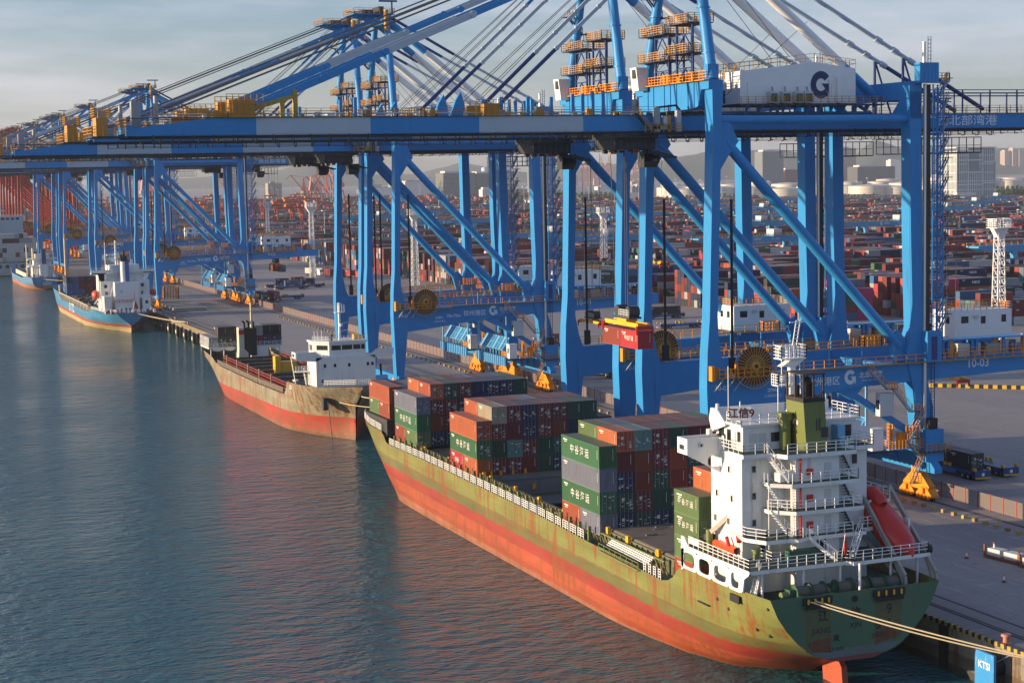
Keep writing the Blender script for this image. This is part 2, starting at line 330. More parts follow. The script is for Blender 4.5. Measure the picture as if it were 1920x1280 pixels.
def make_crane():
    t=thing('gantry_crane','blue ship to shore gantry crane','crane')
    def P(name,mb,mats,loc=None): return mb.build(name,mats,t,loc)
    # --- legs
    for e,nm in ((-1,'near'),(1,'far')):
        y0,y1=(-11.9,-9.5) if e<0 else (9.5,11.9)
        m=MB(); m.prism([(-.4,4.6),(1.2,4.6),(2.35,15.4),(2.5,16.3),(2.35,20.6),(1.75,22.2),(1.1,25.5),(.95,29),(1.85,58),(2.1,60.9),(.35,60.9),(.45,55),(-.3,29),(-.7,24),(-.85,19)],'y',y0,y1)
        for z in (28.5,38,47,55.5): m.box(-.06+.025*(z-29)-.25,1.02+.03*(z-29)+.02,y0-.02,y1+.02,z,z+.05)
        P('waterside_leg',m,BLUE)
        m=MB(); m.prism([(34.9,4.6),(36.8,4.6),(36.9,14),(35.9,17.8),(35.9,21.2),(35.4,24),(35.0,30),(34.6,60.5),(32.7,60.5),(32.9,40),(33.3,26),(32.3,22.4),(32.4,21),(33.6,16.5)],'y',y0,y1)
        P('landside_leg',m,BLUE)
        # portal beam, tapering
        m=MB(); m.prism([(2.2,20.4),(64,21.4),(64,18.9),(46,18.3),(35,17.95),(23,17.6),(6,15.6),(2.2,15.3)],'y',y0+.25,y1-.25)
        P('portal_beam',m,BLUE)
        # upper tie tube and the long diagonal
        m=MB(); m.tube((1.6,y0+1.0,56.6),(33.2,y0+1.0,56.6),.62,14); P('tie_tube',m,BLUE)
        m=MB(); m.tube((2.9,y0+1.2,53.6),(31.6,y0+1.2,23.2),.78,14); m.prism([(1.2,56),(3.0,57),(4.7,53.6),(3.1,51.6),(1.0,48.4)],'y',y0+.5,y1-.5); m.prism([(29.9,24.4),(31.4,25.6),(33.6,22.6),(33.2,20.9),(30.8,21)],'y',y0+.7,y1-.7)
        P('diagonal_brace',m,BLUE)
        m=MB(); m.beam((21.5,y0+1.2,17.8),(33.6,y0+1.2,10.2),.9,1.0); m.prism([(19.5,17.9),(25.5,17.9),(23.3,15.8)],'y',y0+.6,y1-.6); P('lower_brace',m,BLUE)
        # black cable conduit standing beside the waterside leg
        m=MB(); m.tube((3.1,y0-.2,21.5),(3.1,y0-.2,45.5),.2,8); m.box(2.7,3.5,y0-.6,y0+.2,20.8,23.2); P('cable_conduit',m,BLACK)
    # --- sills and ties along the quay
    m=MB(); m.box(-.3,1.0,-13,13,4.3,5.7); P('waterside_sill_beam',m,BLUE)
    m=MB(); m.box(34.95,36.7,-9.5,9.5,5.0,7.9); m.prism([(-14.8,5.1),(-11.8,7.6),(11.8,7.6),(14.8,5.1),(14.8,4.4),(-14.8,4.4)],'x',35.15,36.5)
    for y in (-5.5,-1.5,2.5,6.5): m.box(34.7,34.95,y-.12,y+.12,5,7.9)
    P('landside_sill_beam',m,BLUE)
    for x in (.36,36.0):
        for y in (-9.6,9.6):
            m=MB(); bogie(m,y,1); o=P('bogie',m,[ORNG,DARK],(x-.0,0,0))
    for x0,x1 in ((33.2,34.6),):
        m=MB(); m.box(x0,x1,-9.5,9.5,17.4,19.8); P('portal_tie',m,BLUE)
    # --- top cross beams
    m=MB(); m.prism([(-11.9,60.9),(-11.9,62.2),(11.9,62.2),(11.9,60.9),(9.6,60.9),(8.6,58.6),(6.5,58.3),(-6.5,58.3),(-8.6,58.6),(-9.6,60.9)],'x',-.2,2.1)
    for y in (-7.5,-5.6,-2,0,2,5.6,7.5): m.box(-.32,-.2,y-.07,y+.07,58.4,62.1)
    P('waterside_cross_beam',m,BLUE)
    m=MB(); m.box(32.6,34.7,-11.9,11.9,59.4,62.0); m.prism([(-11.9,59.4),(-9.4,59.4),(-7,57.2),(-11.9,56.6)],'x',32.62,34.68); m.prism([(11.9,59.4),(9.4,59.4),(7,57.2),(11.9,56.6)],'x',32.62,34.68)
    P('landside_cross_beam',m,BLUE)
    # --- boom and girders
    cols=[(-79.2,-62.4,0),(-62.4,-46.9,1),(-46.9,-31.4,0),(-31.4,-15.9,1),(-15.9,-2.4,0)]
    m=MB()
    for yc in (-3.6,3.6):
        for a,b,c in cols:
            if a<-70:
                m.prism([(-79.2,55.3),(-62.4,55.3),(-62.4,57.55),(-68.5,57.55),(-79.2,56.2)],'y',yc-.55,yc+.55,c)
            else: m.box(a,b,yc-.55,yc+.55,55.3,57.55,c)
        m.box(-79,-2.4,yc-.72,yc+.72,57.55,57.63,2)
        m.box(-79,-2.4,yc-.2,yc+.2,55.05,55.3,2)
    for x in (-78.6,-70,-58,-46,-34,-22,-10): m.box(x-.5,x+.5,-3.05,3.05,55.7,56.7,0)
    P('boom',m,[BLUE,WHITEB,DARK])
    m=MB()
    for yc in (-3.6,3.6):
        m.prism([(-2.2,55.3),(62,55.3),(66,56.4),(66,57.5),(-2.2,57.5)],'y',yc-.6,yc+.6,0); m.box(-2.2,64,yc-.2,yc+.2,55.0,55.3,1); m.box(-2.2,66,yc-.8,yc+.8,57.5,57.58,1)
    for x in (4,14,24,44,54,64): m.box(x-.5,x+.5,-3,3,55.8,57,0)
    P('trolley_girder',m,[BLUE,DARK])
    # hung walkways under the boom and girder, with brackets
    m=MB()
    for yy in (-5.0,5.0):
        m.box(-76,60,yy-.38,yy+.38,54.5,54.56,0)
        x=-76
        while x<60:
            m.box(x-.06,x+.06,yy-.4,yy+.4,54.4,54.5,0); m.box(x-.06,x+.06,yy+(.3 if yy<0 else -.4),yy+(.4 if yy<0 else -.3),54.5,55.4,0); x+=2.6
        m.rail([(-76,yy-.36*(1 if yy<0 else -1),54.56),(60,yy-.36*(1 if yy<0 else -1),54.56)],.8,2.6,.045,1,2)
    P('service_walkway',m,[DARK,DGREY])
    m=MB()
    for yy in (-4.35,4.35):
        for a,b in((-76,-3),(36,66)): m=MB(); m.rail([(a,yy,57.6),(b,yy,57.6)],1.15,2.0,.06,0); P('boom_railing',m,YEL)
    m=MB(); m.rail([(-79.2,-4.3,56.4),(-79.2,4.3,56.4)],1.2,1.2,.06,0); P('boom_railing',m,YEL)
    # tip platform, stay brackets, posts and deck gear on the boom
    m=MB(); m.box(-83.5,-79.3,-4.3,4.3,55.2,55.35,1); m.rail([(-79.3,-4.3,55.35),(-83.5,-4.3,55.35),(-83.5,4.3,55.35),(-79.3,4.3,55.35)],1.2,1.2,.07,0)
    m.box(-82.6,-81.2,-1.6,1.6,55.4,57.8,0); m.rail([(-82.8,-2,57.8),(-80.8,-2,57.8),(-80.8,2,57.8),(-82.8,2,57.8)],1.2,.8,.07,0,4,True)
    m.box(-78.2,-77,-2.4,-1.2,56.4,59.8,2); m.tube((-75,-2,57),(-75,-2,60.5),.3,8,2)
    for yc in (-3.6,3.6):
        m.box(-66,-62.6,yc-1.0,yc+1.0,57.6,59.9,0); m.rail([(-66.4,yc-1.2,57.6),(-61.5,yc-1.2,57.6)],3.0,.8,.08,0,5)
        m.box(-30.6,-28.6,yc-.9,yc+.9,57.6,59.3,0); m.rail([(-32,yc-1.1,57.6),(-27,yc-1.1,57.6)],2.2,.8,.07,0,4)
    P('boom_tip_platform',m,[YEL,DARK,GREY])
    m=MB()
    for x in (-48.8,-28,-24,-20.5,-14.2,-12.6):
        for yc in (-3.6,3.6): m=MB(); m.box(x-.22,x+.22,yc-.22,yc+.22,57.6,61.0 if x>-16 else 60.2); P('boom_post',m,BLUE)
    for yc in (-3.6,3.6): m=MB(); m.prism([(-35.5,57.6),(-33.2,57.6),(-33.4,59.2),(-33.9,60.9),(-34.7,59.6)],'y',yc-.35,yc+.35); P('stay_latch',m,BLUE)
    m=MB()
    for k in range(60):
        x=rnd.uniform(-72,-4); yc=rnd.choice((-3.6,3.6)); s=rnd.uniform(.2,.6); m.box(x,x+s*1.6,yc-.4,yc-.4+s,57.63,57.7+s*1.5,rnd.choice((0,0,1,2)))
    m.tube((-74,-3.2,58.1),(-4,-3.2,58.1),.12,6,2); m.tube((-74,4.0,58.0),(-4,4.0,58.0),.1,6,2)
    P('boom_deck_gear',m,[YEL,GREY,PGREY])
    # --- A frame
    AZ=83.2
    for e in (-1,1):
        m=MB(); m.tube((1.0,e*10.6,62.2),(1.6,e*4.6,AZ),.85,16,0,.72)
        for z,f in ((66,.2),(72.5,.5),(78,.78)): m.tube((1.0+.6*f,e*(10.6-6*f),z-.1),(1.0+.6*f,e*(10.6-6*f),z+.1),.98,14)
        m.prism([(10.9*e,60.9),(8.9*e,60.9),(9.8*e,64.4),(10.9*e,64.4)],'x',.2,1.9)
        P('a_frame_leg',m,BLUE)
    m=MB(); m.box(.7,2.5,-5.2,5.2,AZ,AZ+1.9); m.prism([(2.3,AZ),(2.3,AZ+1.9),(-5.0,AZ+2.6),(-5.4,AZ+1.9)],'y',-1.2,-.6); m.prism([(2.3,AZ),(2.3,AZ+1.9),(-5.0,AZ+2.6),(-5.4,AZ+1.9)],'y',.6,1.2)
    m.box(-5.8,3.6,-4.2,4.2,AZ+2.1,AZ+2.25); P('apex_beam',m,BLUE)
    m=MB(); m.rail([(-5.8,-4.2,AZ+2.25),(3.6,-4.2,AZ+2.25),(3.6,4.2,AZ+2.25),(-5.8,4.2,AZ+2.25)],1.2,1.2,.07,0,3,True)
    m.tube((1.2,-5.4,AZ-1.6),(1.2,-5.4,AZ+3.0),.55,10,0); m.box(-3.5,-1,-3,3,AZ+2.3,AZ+3.2,1); m.box(.4,1.6,-2.5,2.5,AZ+2.3,AZ+4.0,1)
    m.beam((3.2,-3.4,AZ+2.3),(3.2,-3.4,AZ+5.2),.3,.3,2); m.beam((.2,-3.4,AZ+5.1),(4.4,-3.4,AZ+5.1),.35,.4,2)
    P('apex_platform',m,[YEL,DARK,BLUED])
    # --- stays
    FA=(-.6,AZ+.9)
    for yc,ya in ((-3.6,-4.4),(3.6,4.4)):
        m=MB(); a=Vector((FA[0],ya,FA[1])); b=Vector((-63.2,yc,58.6)); seg=[0,.17,.36,.5,.70,.84,1]
        for k in range(6):
            p=a+(b-a)*seg[k]; q=a+(b-a)*seg[k+1]; m.beam(p,q,.32,.95 if k>2 else .75,[0,1,0,1,0,0][k])
            m.tube(p+Vector((0,-.3,0)),p+Vector((0,.3,0)),.5,10,1 if k in(1,3) else 0)
        m.beam(b,b+(a-b)*.10+Vector((0,0,-.7)),.34,.6,2); m.box(-57.3,-56.7,yc-.3,yc+.3,57.6,61.2,2)
        P('outer_forestay',m,[BLUE,WHITEB,STRIPE])
        m=MB(); b=Vector((-28.6,yc,58.8)); seg=[0,.3,.45,.57,.68,1]
        for k in range(5):
            p=a+(b-a)*seg[k]; q=a+(b-a)*seg[k+1]; m.beam(p,q,.3,.5,[0,1,1,1,2][k]); m.tube(p+Vector((0,-.25,0)),p+Vector((0,.25,0)),.34,10,1)
        P('inner_forestay',m,[BLUE,WHITEB,BLUED])
        m=MB(); a=Vector((2.4,ya,AZ+.4)); b=Vector((32.2,yc-.3*(1 if yc<0 else -1),59.8))
        for s0,s1,c in ((0,.27,0),(.27,.80,1),(.80,1,0)): m.tube(a+(b-a)*s0,a+(b-a)*s1,.72,16,c)
        P('backstay_tube',m,[BLUE,WHITEC])
        m=MB(); a=Vector((2.6,ya,AZ+1.4)); b=Vector((51.5,yc,58.2))
        for s0,s1,c in ((0,.3,2),(.3,.74,1),(.74,1,2)): m.tube(a+(b-a)*s0,a+(b-a)*s1,.32,10,c)
        for s0 in (.6,.66,.72): 
            p=a+(b-a)*s0; m.tube(p,p+(b-a)*.02,.46,10,1)
        p=a+(b-a)*.70; m.beam(p,(p.x,p.y,57.6),.3,.3,2); m.beam(p,(p.x+3,p.y,57.6),.22,.22,2)
        P('rear_stay',m,[BLUE,WHITEB,BLUED])
        m=MB()
        for dz in (2.2,1.6): m.tube((-4.8,ya*.4,AZ+dz),(-74,yc*.6,58.2+dz-1.6),.07,5)
        for dz in (0,.5): m.tube((-2,ya*.3,AZ+2.2),(-30.5,yc+.9,60+dz),.05,5)
        m.tube((2,ya*.5,AZ+1),(18,ya*.6,66),.05,5); m.tube((4,yc*.8,57.8),(20,ya,71),.04,5)
        P('hoist_rope',m,WIRE)
    # --- lattice stair tower and ladders between the A frame legs
    m=MB()
    for x,y in ((.2,-6.4),(.2,-1.4),(2.6,-6.4),(2.6,-1.4),(.2,1.2),(2.6,1.2),(.2,5.6),(2.6,5.6)): m.beam((x,y,62.2),(x,y,70.6 if y<0 else 69.2),.26,.26,1)
    for z in (64.2,66.6,69):
        for y0,y1 in ((-6.4,-1.4),(1.2,5.6)):
            m.beam((.2,y0,z),(.2,y1,z),.16,.16,1); m.beam((.2,y0,z-2.2),(.2,(y0+y1)/2,z),.14,.14,1); m.beam((.2,(y0+y1)/2,z),(.2,y1,z-2.2),.14,.14,1)
    for z,ya,yb in ((66.2,-7,0),(70.4,-7,0),(65.6,.6,9.6),(69.4,.6,9.2)):
        m.box(-.8,3.2,ya,yb,z,z+.14,2); m.rail([(-.8,ya,z+.14),(-.8,yb,z+.14),(3.2,yb,z+.14),(3.2,ya,z+.14)],1.25,.9,.075,0,4,True)
    zz=69.6; y=8.2; d=-1
    while zz<AZ-3:
        y2=y-1.1; m.stair((-.3,y,zz),(2.4 if d<0 else -.3,y2,zz+2.6),.7,0,0,side=(0,1,0)) if False else m.stair((-.4 if d<0 else 2.2,y,zz),(2.2 if d<0 else -.4,y-.5,zz+2.7),.7,1,0); m.box(1.7 if d<0 else -1.2,3.0 if d<0 else .1,y-1.4,y+.5,zz+2.65,zz+2.75,2); y-=.62; zz+=2.7; d=-d
    P('stair_tower',m,[YEL,BLUED,DARK])
    m=MB(); m.rail([(-.5,-11.7,62.2),(-.5,11.7,62.2)],1.2,1.0,.08,0,3); m.box(-.9,-.2,-11.9,11.9,62.1,62.22,0); m.rail([(2.4,-11.7,62.2),(2.4,11.7,62.2)],1.2,1.2,.07,0,3)
    for k in range(9): y=rnd.uniform(-10,10); m.box(-.3,.5,y,y+.7,62.22,62.6+rnd.random(),0)
    P('cross_beam_railing',m,ORNG)
    m=MB(); m.prism([(-1.9,61.6),(-.4,61.6),(-.4,65.0),(-2.3,65.0)],'y',7.2,9.4,0); m.box(-2.33,-1.6,7.5,8.6,63.4,64.7,1); P('operator_booth',m,[WHITEC,GLASS])
    # --- hinge platform with grey ducts, and the trolley with its cab
    m=MB(); m.box(-7,-1,-5.6,-4.4,55.0,55.15,0); m.rail([(-7,-5.6,55.15),(-1.2,-5.6,55.15)],1.2,1.0,.07,1)
    m.box(-5.4,-4.6,-5.5,-4.8,55.2,58.6,2); m.box(-5.4,-2.8,-5.5,-4.8,55.5,56.1,2); m.box(-4.0,-2.9,-5.4,-4.7,56.2,57.4,3); m.box(-1.9,-1.2,-5.4,-4.7,55.2,58.2,3); m.box(-3.4,-2.9,-5.5,-5.1,55.2,57.5,1)
    m.tube((-5.0,-5.2,58.6),(-2.0,-5.3,58.9),.16,6,4); m.tube((-2.0,-5.3,58.9),(-.8,-5.2,57.6),.16,6,4)
    m.stair((-8.2,-5.2,57.8),(-6.2,-5.2,55.4),.7,0,1)
    P('hinge_platform',m,[DARK,YEL,GREY,PGREY,BLACK])
    # --- machinery house
    h=MB(); y0,y1=-5.5,4.5
    h.prism([(8.2,59.1),(27.5,59.1),(27.5,64.2),(20.5,65.1),(8.2,63.75)],'y',y0,y1,0)
    h.box(8.1,27.6,y0-.05,y1+.05,58.9,59.1,1)
    H=P('machinery_house',h,[WHITEC,DARK])
    m=MB(); logo_G(m,(21.6,y0-.02,61.8),1.75); m.build('house_logo',NAVY,H)
    m=MB(); m.rail([(8.2,y0,63.8),(20.5,y0,65.15),(27.5,y0,64.25),(27.5,y1,64.25),(20.5,y1,65.15),(8.2,y1,63.8)],1.2,1.6,.06,0,2,True); m.build('roof_railing',YEL,H)
    for x in (12.6,14.7,16.8,18.4): m=MB(); m.box(x,x+1.3,y0-1.0,y0-.05,59.15,60.8,0); m.box(x+.1,x+1.2,y0-1.03,y0-1.0,59.3,60.5,1); m.tube((x+.6,y0-.6,60.8),(x+.6,y0-.4,61.5),.16,6,2); m.build('ventilation_unit',[PGREY,GLASS,GREY,WHITEC],H)
    m=MB(); m.box(24.2,24.8,y0-.5,y0-.02,59.2,63,3); m.box(22.9,23.15,y0-.3,y0-.02,59.2,62.6,3); m.box(8.17,8.2,-1,-.3,59.3,61.2,1); m.box(9.4,10.2,y0-.12,y0-.0,59.3,62.2,3)
    m.box(8.4,8.45,y0+.2,y0+.3,59,65,3)
    m.build('wall_duct',[PGREY,GLASS,GREY,WHITEC],H)
    m=MB(); m.box(7.6,31.5,y0-1.4,y0,58.72,58.86,0); m.rail([(7.6,y0-1.4,58.86),(31.5,y0-1.4,58.86)],1.2,1.2,.06,1,3)
    for x in range(9,31,2): m.prism([(y0-1.4,58.7),(y0,58.7),(y0,57.5)],'x',x,x+.12,2)
    m.box(7.6,31.5,-3,3,57.6,58.0,2); P('house_gallery',m,[DARK,YEL,BLUE])
    # --- trolley and cab, hung under the boom girders
    T=MB(); T.box(-3.4,3.4,-4.0,4.0,54.3,55.0,0); T.box(-3.2,3.2,-3.4,3.4,52.8,54.3,0)
    for k in range(26):
        x=rnd.uniform(-3,3);y=rnd.uniform(-3.6,3.2); T.box(x,x+rnd.uniform(.2,.9),y,y+rnd.uniform(.2,.9),52.2+rnd.random(),53.6,rnd.choice((0,0,1,2,3)))
    T.rail([(-3.4,-4.0,52.9),(3.4,-4.0,52.9)],1.1,1,.06,1,3); T.rail([(-3.4,4.0,52.9),(3.4,4.0,52.9)],1.1,1,.06,1,3)
    T.beam((3.3,-3.6,52.4),(6.4,-3.6,51.6),.25,.25,0); T.beam((3.3,-1.0,52.4),(6.4,-1.0,51.6),.25,.25,0); T.beam((6.4,-3.6,51.6),(6.4,-1.0,51.6),.3,.3,0)
    tr=P('trolley',T,[DARK,DGREY,RED,ORNG])
    c=MB(); c.prism([(3.6,50.2),(5.6,50.2),(6.1,51.0),(6.1,52.6),(3.6,52.6)],'y',1.2,3.4,0); c.box(3.7,6.12,1.18,3.42,51.1,52.2,1); c.build('cab',[DARK,GLASS],tr)
    # --- lattice boxes hung under the backreach
    m=MB()
    for x0,x1 in ((38,50),):
        for yy in (-5.2,5.2):
            for z in (51.6,53.9): m.beam((x0,yy,z),(x1,yy,z),.14,.14)
            n=9
            for k in range(n+1): x=x0+(x1-x0)*k/n; m.beam((x,yy,51.6),(x,yy,53.9),.1,.1)
            m.beam((x0,yy,52.7),(x1,yy,52.7),.08,.08)
        m.box(x0,x1,-5.2,5.2,51.5,51.6)
    P('festoon_cage',m,DARK)
    m=MB(); y=-3.4
    for yy in (-4.6,4.6):
        m.beam((34,yy,60.6),(66,yy,60.6),.18,.18); m.beam((34,yy,61.1),(66,yy,61.1),.12,.12)
        for x in (37,42,47,52,57,62): m.beam((x,yy,57.6),(x,yy,61.1),.18,.18)
    P('backreach_frame',m,BLUED)
    # --- lift and stairs on the landside leg
    m=MB(); yl=-12.1
    m.box(35.0,35.35,yl-.1,yl+.3,24.5,61.6,1); m.box(35.35,35.95,yl-.2,yl+.4,24.5,61.5,3)
    for x,y in ((36.1,yl-.6),(36.1,yl+.9),(37.9,yl-.6),(37.9,yl+.9)): m.beam((x,y,24),(x,y,61.5),.16,.16,0)
    z=24.5
    while z<61: 
        m.beam((36.1,yl-.6,z),(37.9,yl-.6,z),.1,.1,0); m.beam((36.1,yl-.6,z),(37.9,yl-.6,z+1.5),.07,.07,0); m.beam((37.9,yl-.6,z),(37.9,yl+.9,z),.09,.09,0); z+=1.5
    for x in (36.45,36.8,37.1,37.45): m.tube((x,yl-.5,24),(x,yl-.5,61),.06,5,0)
    P('lift_shaft',m,[BLUE,SILV,BLUED,DARK])
    m=MB(); m.box(33.4,36.6,-13.4,-11.9,61.7,64.6,0); m.box(36.6,38.6,-13.2,-11.9,61.7,61.9,0)
    for k in range(5): m.box(33.5+k*.62,33.54+k*.62,-13.44,-13.4,61.8,64.5,0)
    m.tube((34.4,-12.9,64.6),(34.4,-12.9,67.6),.28,10,1); m.ladder((35.3,-12.9,64.6),(35.3,-12.9,68.4),.5,2,.08,.5,side=(1,0,0)); m.rail([(36.6,-13.2,61.9),(38.6,-13.2,61.9),(38.6,-11.9,61.9)],1.2,.7,.08,3); P('lift_machine_room',m,[BLUE,SILV,BLUED,YEL])
    m=MB(); m.box(34.9,37.4,-13.3,-11.9,20.9,25.4,0); m.box(35.6,36.6,-13.34,-13.3,21.2,24.6,1); m.box(34.5,37.6,-13.6,-12.0,6.0,10.8,0); m.box(34.3,38.4,-14.1,-12.0,7.4,7.55,3); m.rail([(34.3,-14.1,7.55),(38.4,-14.1,7.55)],1.2,.8,.08,2); m.box(35.0,35.4,-12.3,-11.95,10.8,20.9,4); m.ladder((36.6,-12.2,10.8),(36.6,-12.2,20.9),.6,1,.09,.45,side=(1,0,0))
    m.box(35.4,36.8,-13.2,-12.1,10.8,12.4,5)
    P('lift_station',m,[BLUE,BLUED,YEL,DARK,SILV,BLACK])
    m=MB()
    pts=[(31.2,20.4),(34.0,15.8),(31.8,15.6),(34.6,11.2),(32.4,11.0),(35.2,7.0),(33.4,6.8),(35.2,3.4)]
    pts=[(25.2,20.2),(28.4,17.2),(29.4,17.1),(32.4,13.6),(34.6,13.5),(32.2,9.6),(31.6,9.5),(34.4,6.2),(34.2,6.1),(32.6,2.9)]
    for (a,b),(c2,d2) in zip(pts[::2],pts[1::2]): m.stair((a,-12.8,b),(c2,-12.8,d2),.8,0,1); m.box(c2-.2,c2+1.4,-13.2,-12.3,d2-.05,d2+.03,2); m.rail([(c2-.2,-13.2,d2),(c2+1.4,-13.2,d2)],1.1,.5,.07,1)
    z=25
    while z<60: 
        x=38.2+((z*7)%5)*.12; m.stair((38.2,-11.3,z),(39.6,-11.3,z+2.6),.6,0,3); m.box(38,40.2,-11.8,-10.8,z+2.6,z+2.7,2)
        z+=2.9
    P('zigzag_stair',m,[GREY,ORNG,DGREY,BLUED])
    # --- cable reel on the portal beam
    m=MB(); c=(6.4,-12.75,21.9)
    m.tube((c[0],c[1]-.02,c[2]),(c[0],c[1]+.16,c[2]),2.75,40,0); m.tube((c[0],c[1]-.35,c[2]),(c[0],c[1]+.4,c[2]),.6,20,1); m.tube((c[0],c[1]-.5,c[2]),(c[0],c[1],c[2]),.3,12,0)
    for k in range(34):
        a=2*math.pi*k/34; d=Vector((math.cos(a),0,math.sin(a))); cc=Vector(c)
        m.beam(cc+d*.5+Vector((0,-.2,0)),cc+d*3.0+Vector((0,-.06,0)),.065,.065,1,False)
    m.ring((c[0],c[1],c[2]),1.45,.07,24,1); m.ring((c[0],c[1],c[2]),3.25,.06,36,1)
    rl_=P('cable_reel',m,[REELB,REELS])
    m=MB(); m.box(-.6,12.6,-13.1,-11.9,20.32,20.45,1); m.rail([(-.6,-13.15,20.45),(12.6,-13.15,20.45)],1.25,1.0,.10,0,2)
    for k in range(8): x=rnd.uniform(0,3.5); m.box(x,x+.18,-13.1,-12.95,20.4,21.8,0)
    m.box(-.7,-.2,-13.2,-12.2,20.1,22.2,0); m.box(.2,.55,-13.1,-12.7,20.45,22.0,0); m.box(3.1,3.5,-13.1,-12.7,20.45,22.3,0)
    for x in (1.2,3.0,4.4): m.beam((x,-13.0,20.3),(x-1.0,-11.95,18.4),.09,.09,2)
    P('reel_platform',m,[ORNG,YEL,PGREY])
    m=MB()
    for x0,x1 in ((12.6,54),): 
        m.box(x0,x1,-12.7,-11.9,20.75+.0,20.86,1); m.rail([(x0,-12.7,20.86),(x1,-12.7,20.86)],1.2,1.7,.085,0,2); m.rail([(3,12.2,20.6),(54,12.2,21.2)],1.2,2,.085,0,2); m.rail([(3,9.3,20.6),(54,9.3,21.2)],1.2,2.2,.08,0,2)
    for x in (19,24.5,30): m.tube((x,-12.0,20.9),(x,-12.0,23.4),.13,8,2)
    m.box(16,33,-10.4,-9.9,23.3,23.45,1); m.rail([(16,-10.5,23.4),(33,-10.5,23.4)],1.1,2,.07,1,2)
    m.box(26,28.2,-10.8,-9.6,23.45,24.8,0) if False else m.rail([(25.5,-11,23.45),(28.5,-11,23.45),(28.5,-9.8,23.45),(25.5,-9.8,23.45)],1.5,.6,.1,0,3,True)
    P('beam_railing',m,[ORNG,YEL,BLUE])
    # --- electrical house and gear on the rear of the far portal beam
    m=MB(); m.box(46,57,5.5,11.6,22.0,26.3,0); m.box(45.98,46,7,8,24.2,25.3,1); m.box(45.98,46,9.4,10.4,24.2,25.3,1); m.box(47.2,48.6,5.47,5.5,24.3,25.4,1); m.box(51,51.9,5.47,5.5,24.1,25.3,1); m.box(55,55.9,5.47,5.5,24.2,25.4,1); m.box(49.6,50.4,5.2,5.5,25.0,25.5,2)
    E=P('electrical_house',m,[WHITEC,GLASS,PGREY]); mm=MB(); mm.rail([(46,5.5,26.3),(57,5.5,26.3),(57,11.6,26.3),(46,11.6,26.3)],1.1,1.2,.07,0,3,True); mm.build('roof_railing',ORNG,E)
    m=MB()
    for x in (40,45,50,55,60):
        for y in (-11.2,-9.2): m.box(x-.2,x+.2,y-.2,y+.2,20.9,23.6,0)
    m.box(39,62,-11.6,-8.8,23.6,23.8,0); m.box(42,46,-11,-9.4,21,23,1); m.box(47,49.5,-11,-9.6,21,22.8,2)
    for k in range(4): m.tube((42.5+k*.95,-10.8,22.3),(42.5+k*.95,-9.6,22.3),.45,10,1)
    for k in range(40): x=rnd.uniform(38,62); y=rnd.uniform(-11.4,-9); m.box(x,x+rnd.uniform(.2,1.2),y,y+.5,21,21.4+rnd.random()*2.6,rnd.choice((0,3,3,4,2)))
    m.rail([(38,-11.9,21.2),(64,-11.9,21.4)],1.2,1.6,.07,4,2)
    P('rear_beam_gear',m,[BLUE,PGREY,GREY,DARK,ORNG])
    # --- lashing platform with tilted frames
    m=MB(); m.box(26.0,31.5,-10.5,9.0,7.4,7.6,1)
    m.box(25.9,26.1,-10.5,9.0,6.2,8.3,0)
    y=-10.2
    while y<9: m.box(25.7,25.9,y,y+.35,6.1,8.3,2); y+=1.3
    for x,y in ((26.5,-10),(26.5,8.6),(31,8.6)): m.beam((x,y,7.5),(x,y,17.6),.3,.3,2)
    for k in range(8):
        y=-6.6+k*1.95
        for dx,dz in ((0,0),):
            p0=Vector((27.0,y,8.0)); p1=Vector((27.0,y,10.2)); a=Vector((26.5,y-.75,10.0)); b=Vector((28.1,y-.75,12.4)); 
            for u in (-.72,.72):
                m.beam((27,y+u,7.6),(27,y+u,10.6),.14,.14,2); m.beam((26.4,y+u,9.6),(28.2,y+u,12.3),.16,.16,2)
            m.beam((26.4,y-.72,9.6),(26.4,y+.72,9.6),.14,.14,2); m.beam((28.2,y-.72,12.3),(28.2,y+.72,12.3),.14,.14,2); m.beam((27.3,y-.72,10.95),(27.3,y+.72,10.95),.12,.12,2)
            m.face([(26.5,y-.6,9.65),(26.5,y+.6,9.65),(28.15,y+.6,12.2),(28.15,y-.6,12.2)],2 if k%2 else 0)
    m.rail([(26.1,-10.5,8.3),(26.1,-7.4,8.3)],1.1,.6,.1,3); m.rail([(31.5,-10.5,7.6),(31.5,9,7.6)],1.1,1.5,.07,3)
    P('lashing_platform',m,[BLUE,DARK,LBLUE,ORNG])
    for y,z,x in ((-11.8,8.0,26.4),):
        m=MB(); m.box(x,x+1.9,y,y+1.7,z,z+3.2,0); m.box(x-.03,x,y+.4,y+1.2,z+1.2,z+2.4,1); m.box(x-.1,x+2,y-.1,y+1.8,z+3.2,z+3.3,0); P('checker_booth',m,[WHITEC,GLASS])
    m=MB(); m.box(28.5,34.6,-13,-9.8,8.1,8.25,1); m.rail([(28.5,-13,8.25),(34.4,-13,8.25)],1.3,.6,.1,0,4); m.rail([(30.2,-11.4,8.25),(30.2,-10,8.25)],3.4,.5,.12,0,6); m.box(31,32.2,-12,-11,8.3,10.4,0) ; m.rail([(31.6,-12.8,10.4),(34,-12.8,10.4)],1.2,.6,.1,0,3)
    P('access_platform',m,[ORNG,LBLUE])
    m=MB(); m.box(27.2,29.6,-12.6,-11.4,13.2,16.6,0); m.box(27.17,27.2,-12.4,-11.6,14.2,15.6,1); P('hanging_cabinet',m,[PGREY,GLASS])
    return t
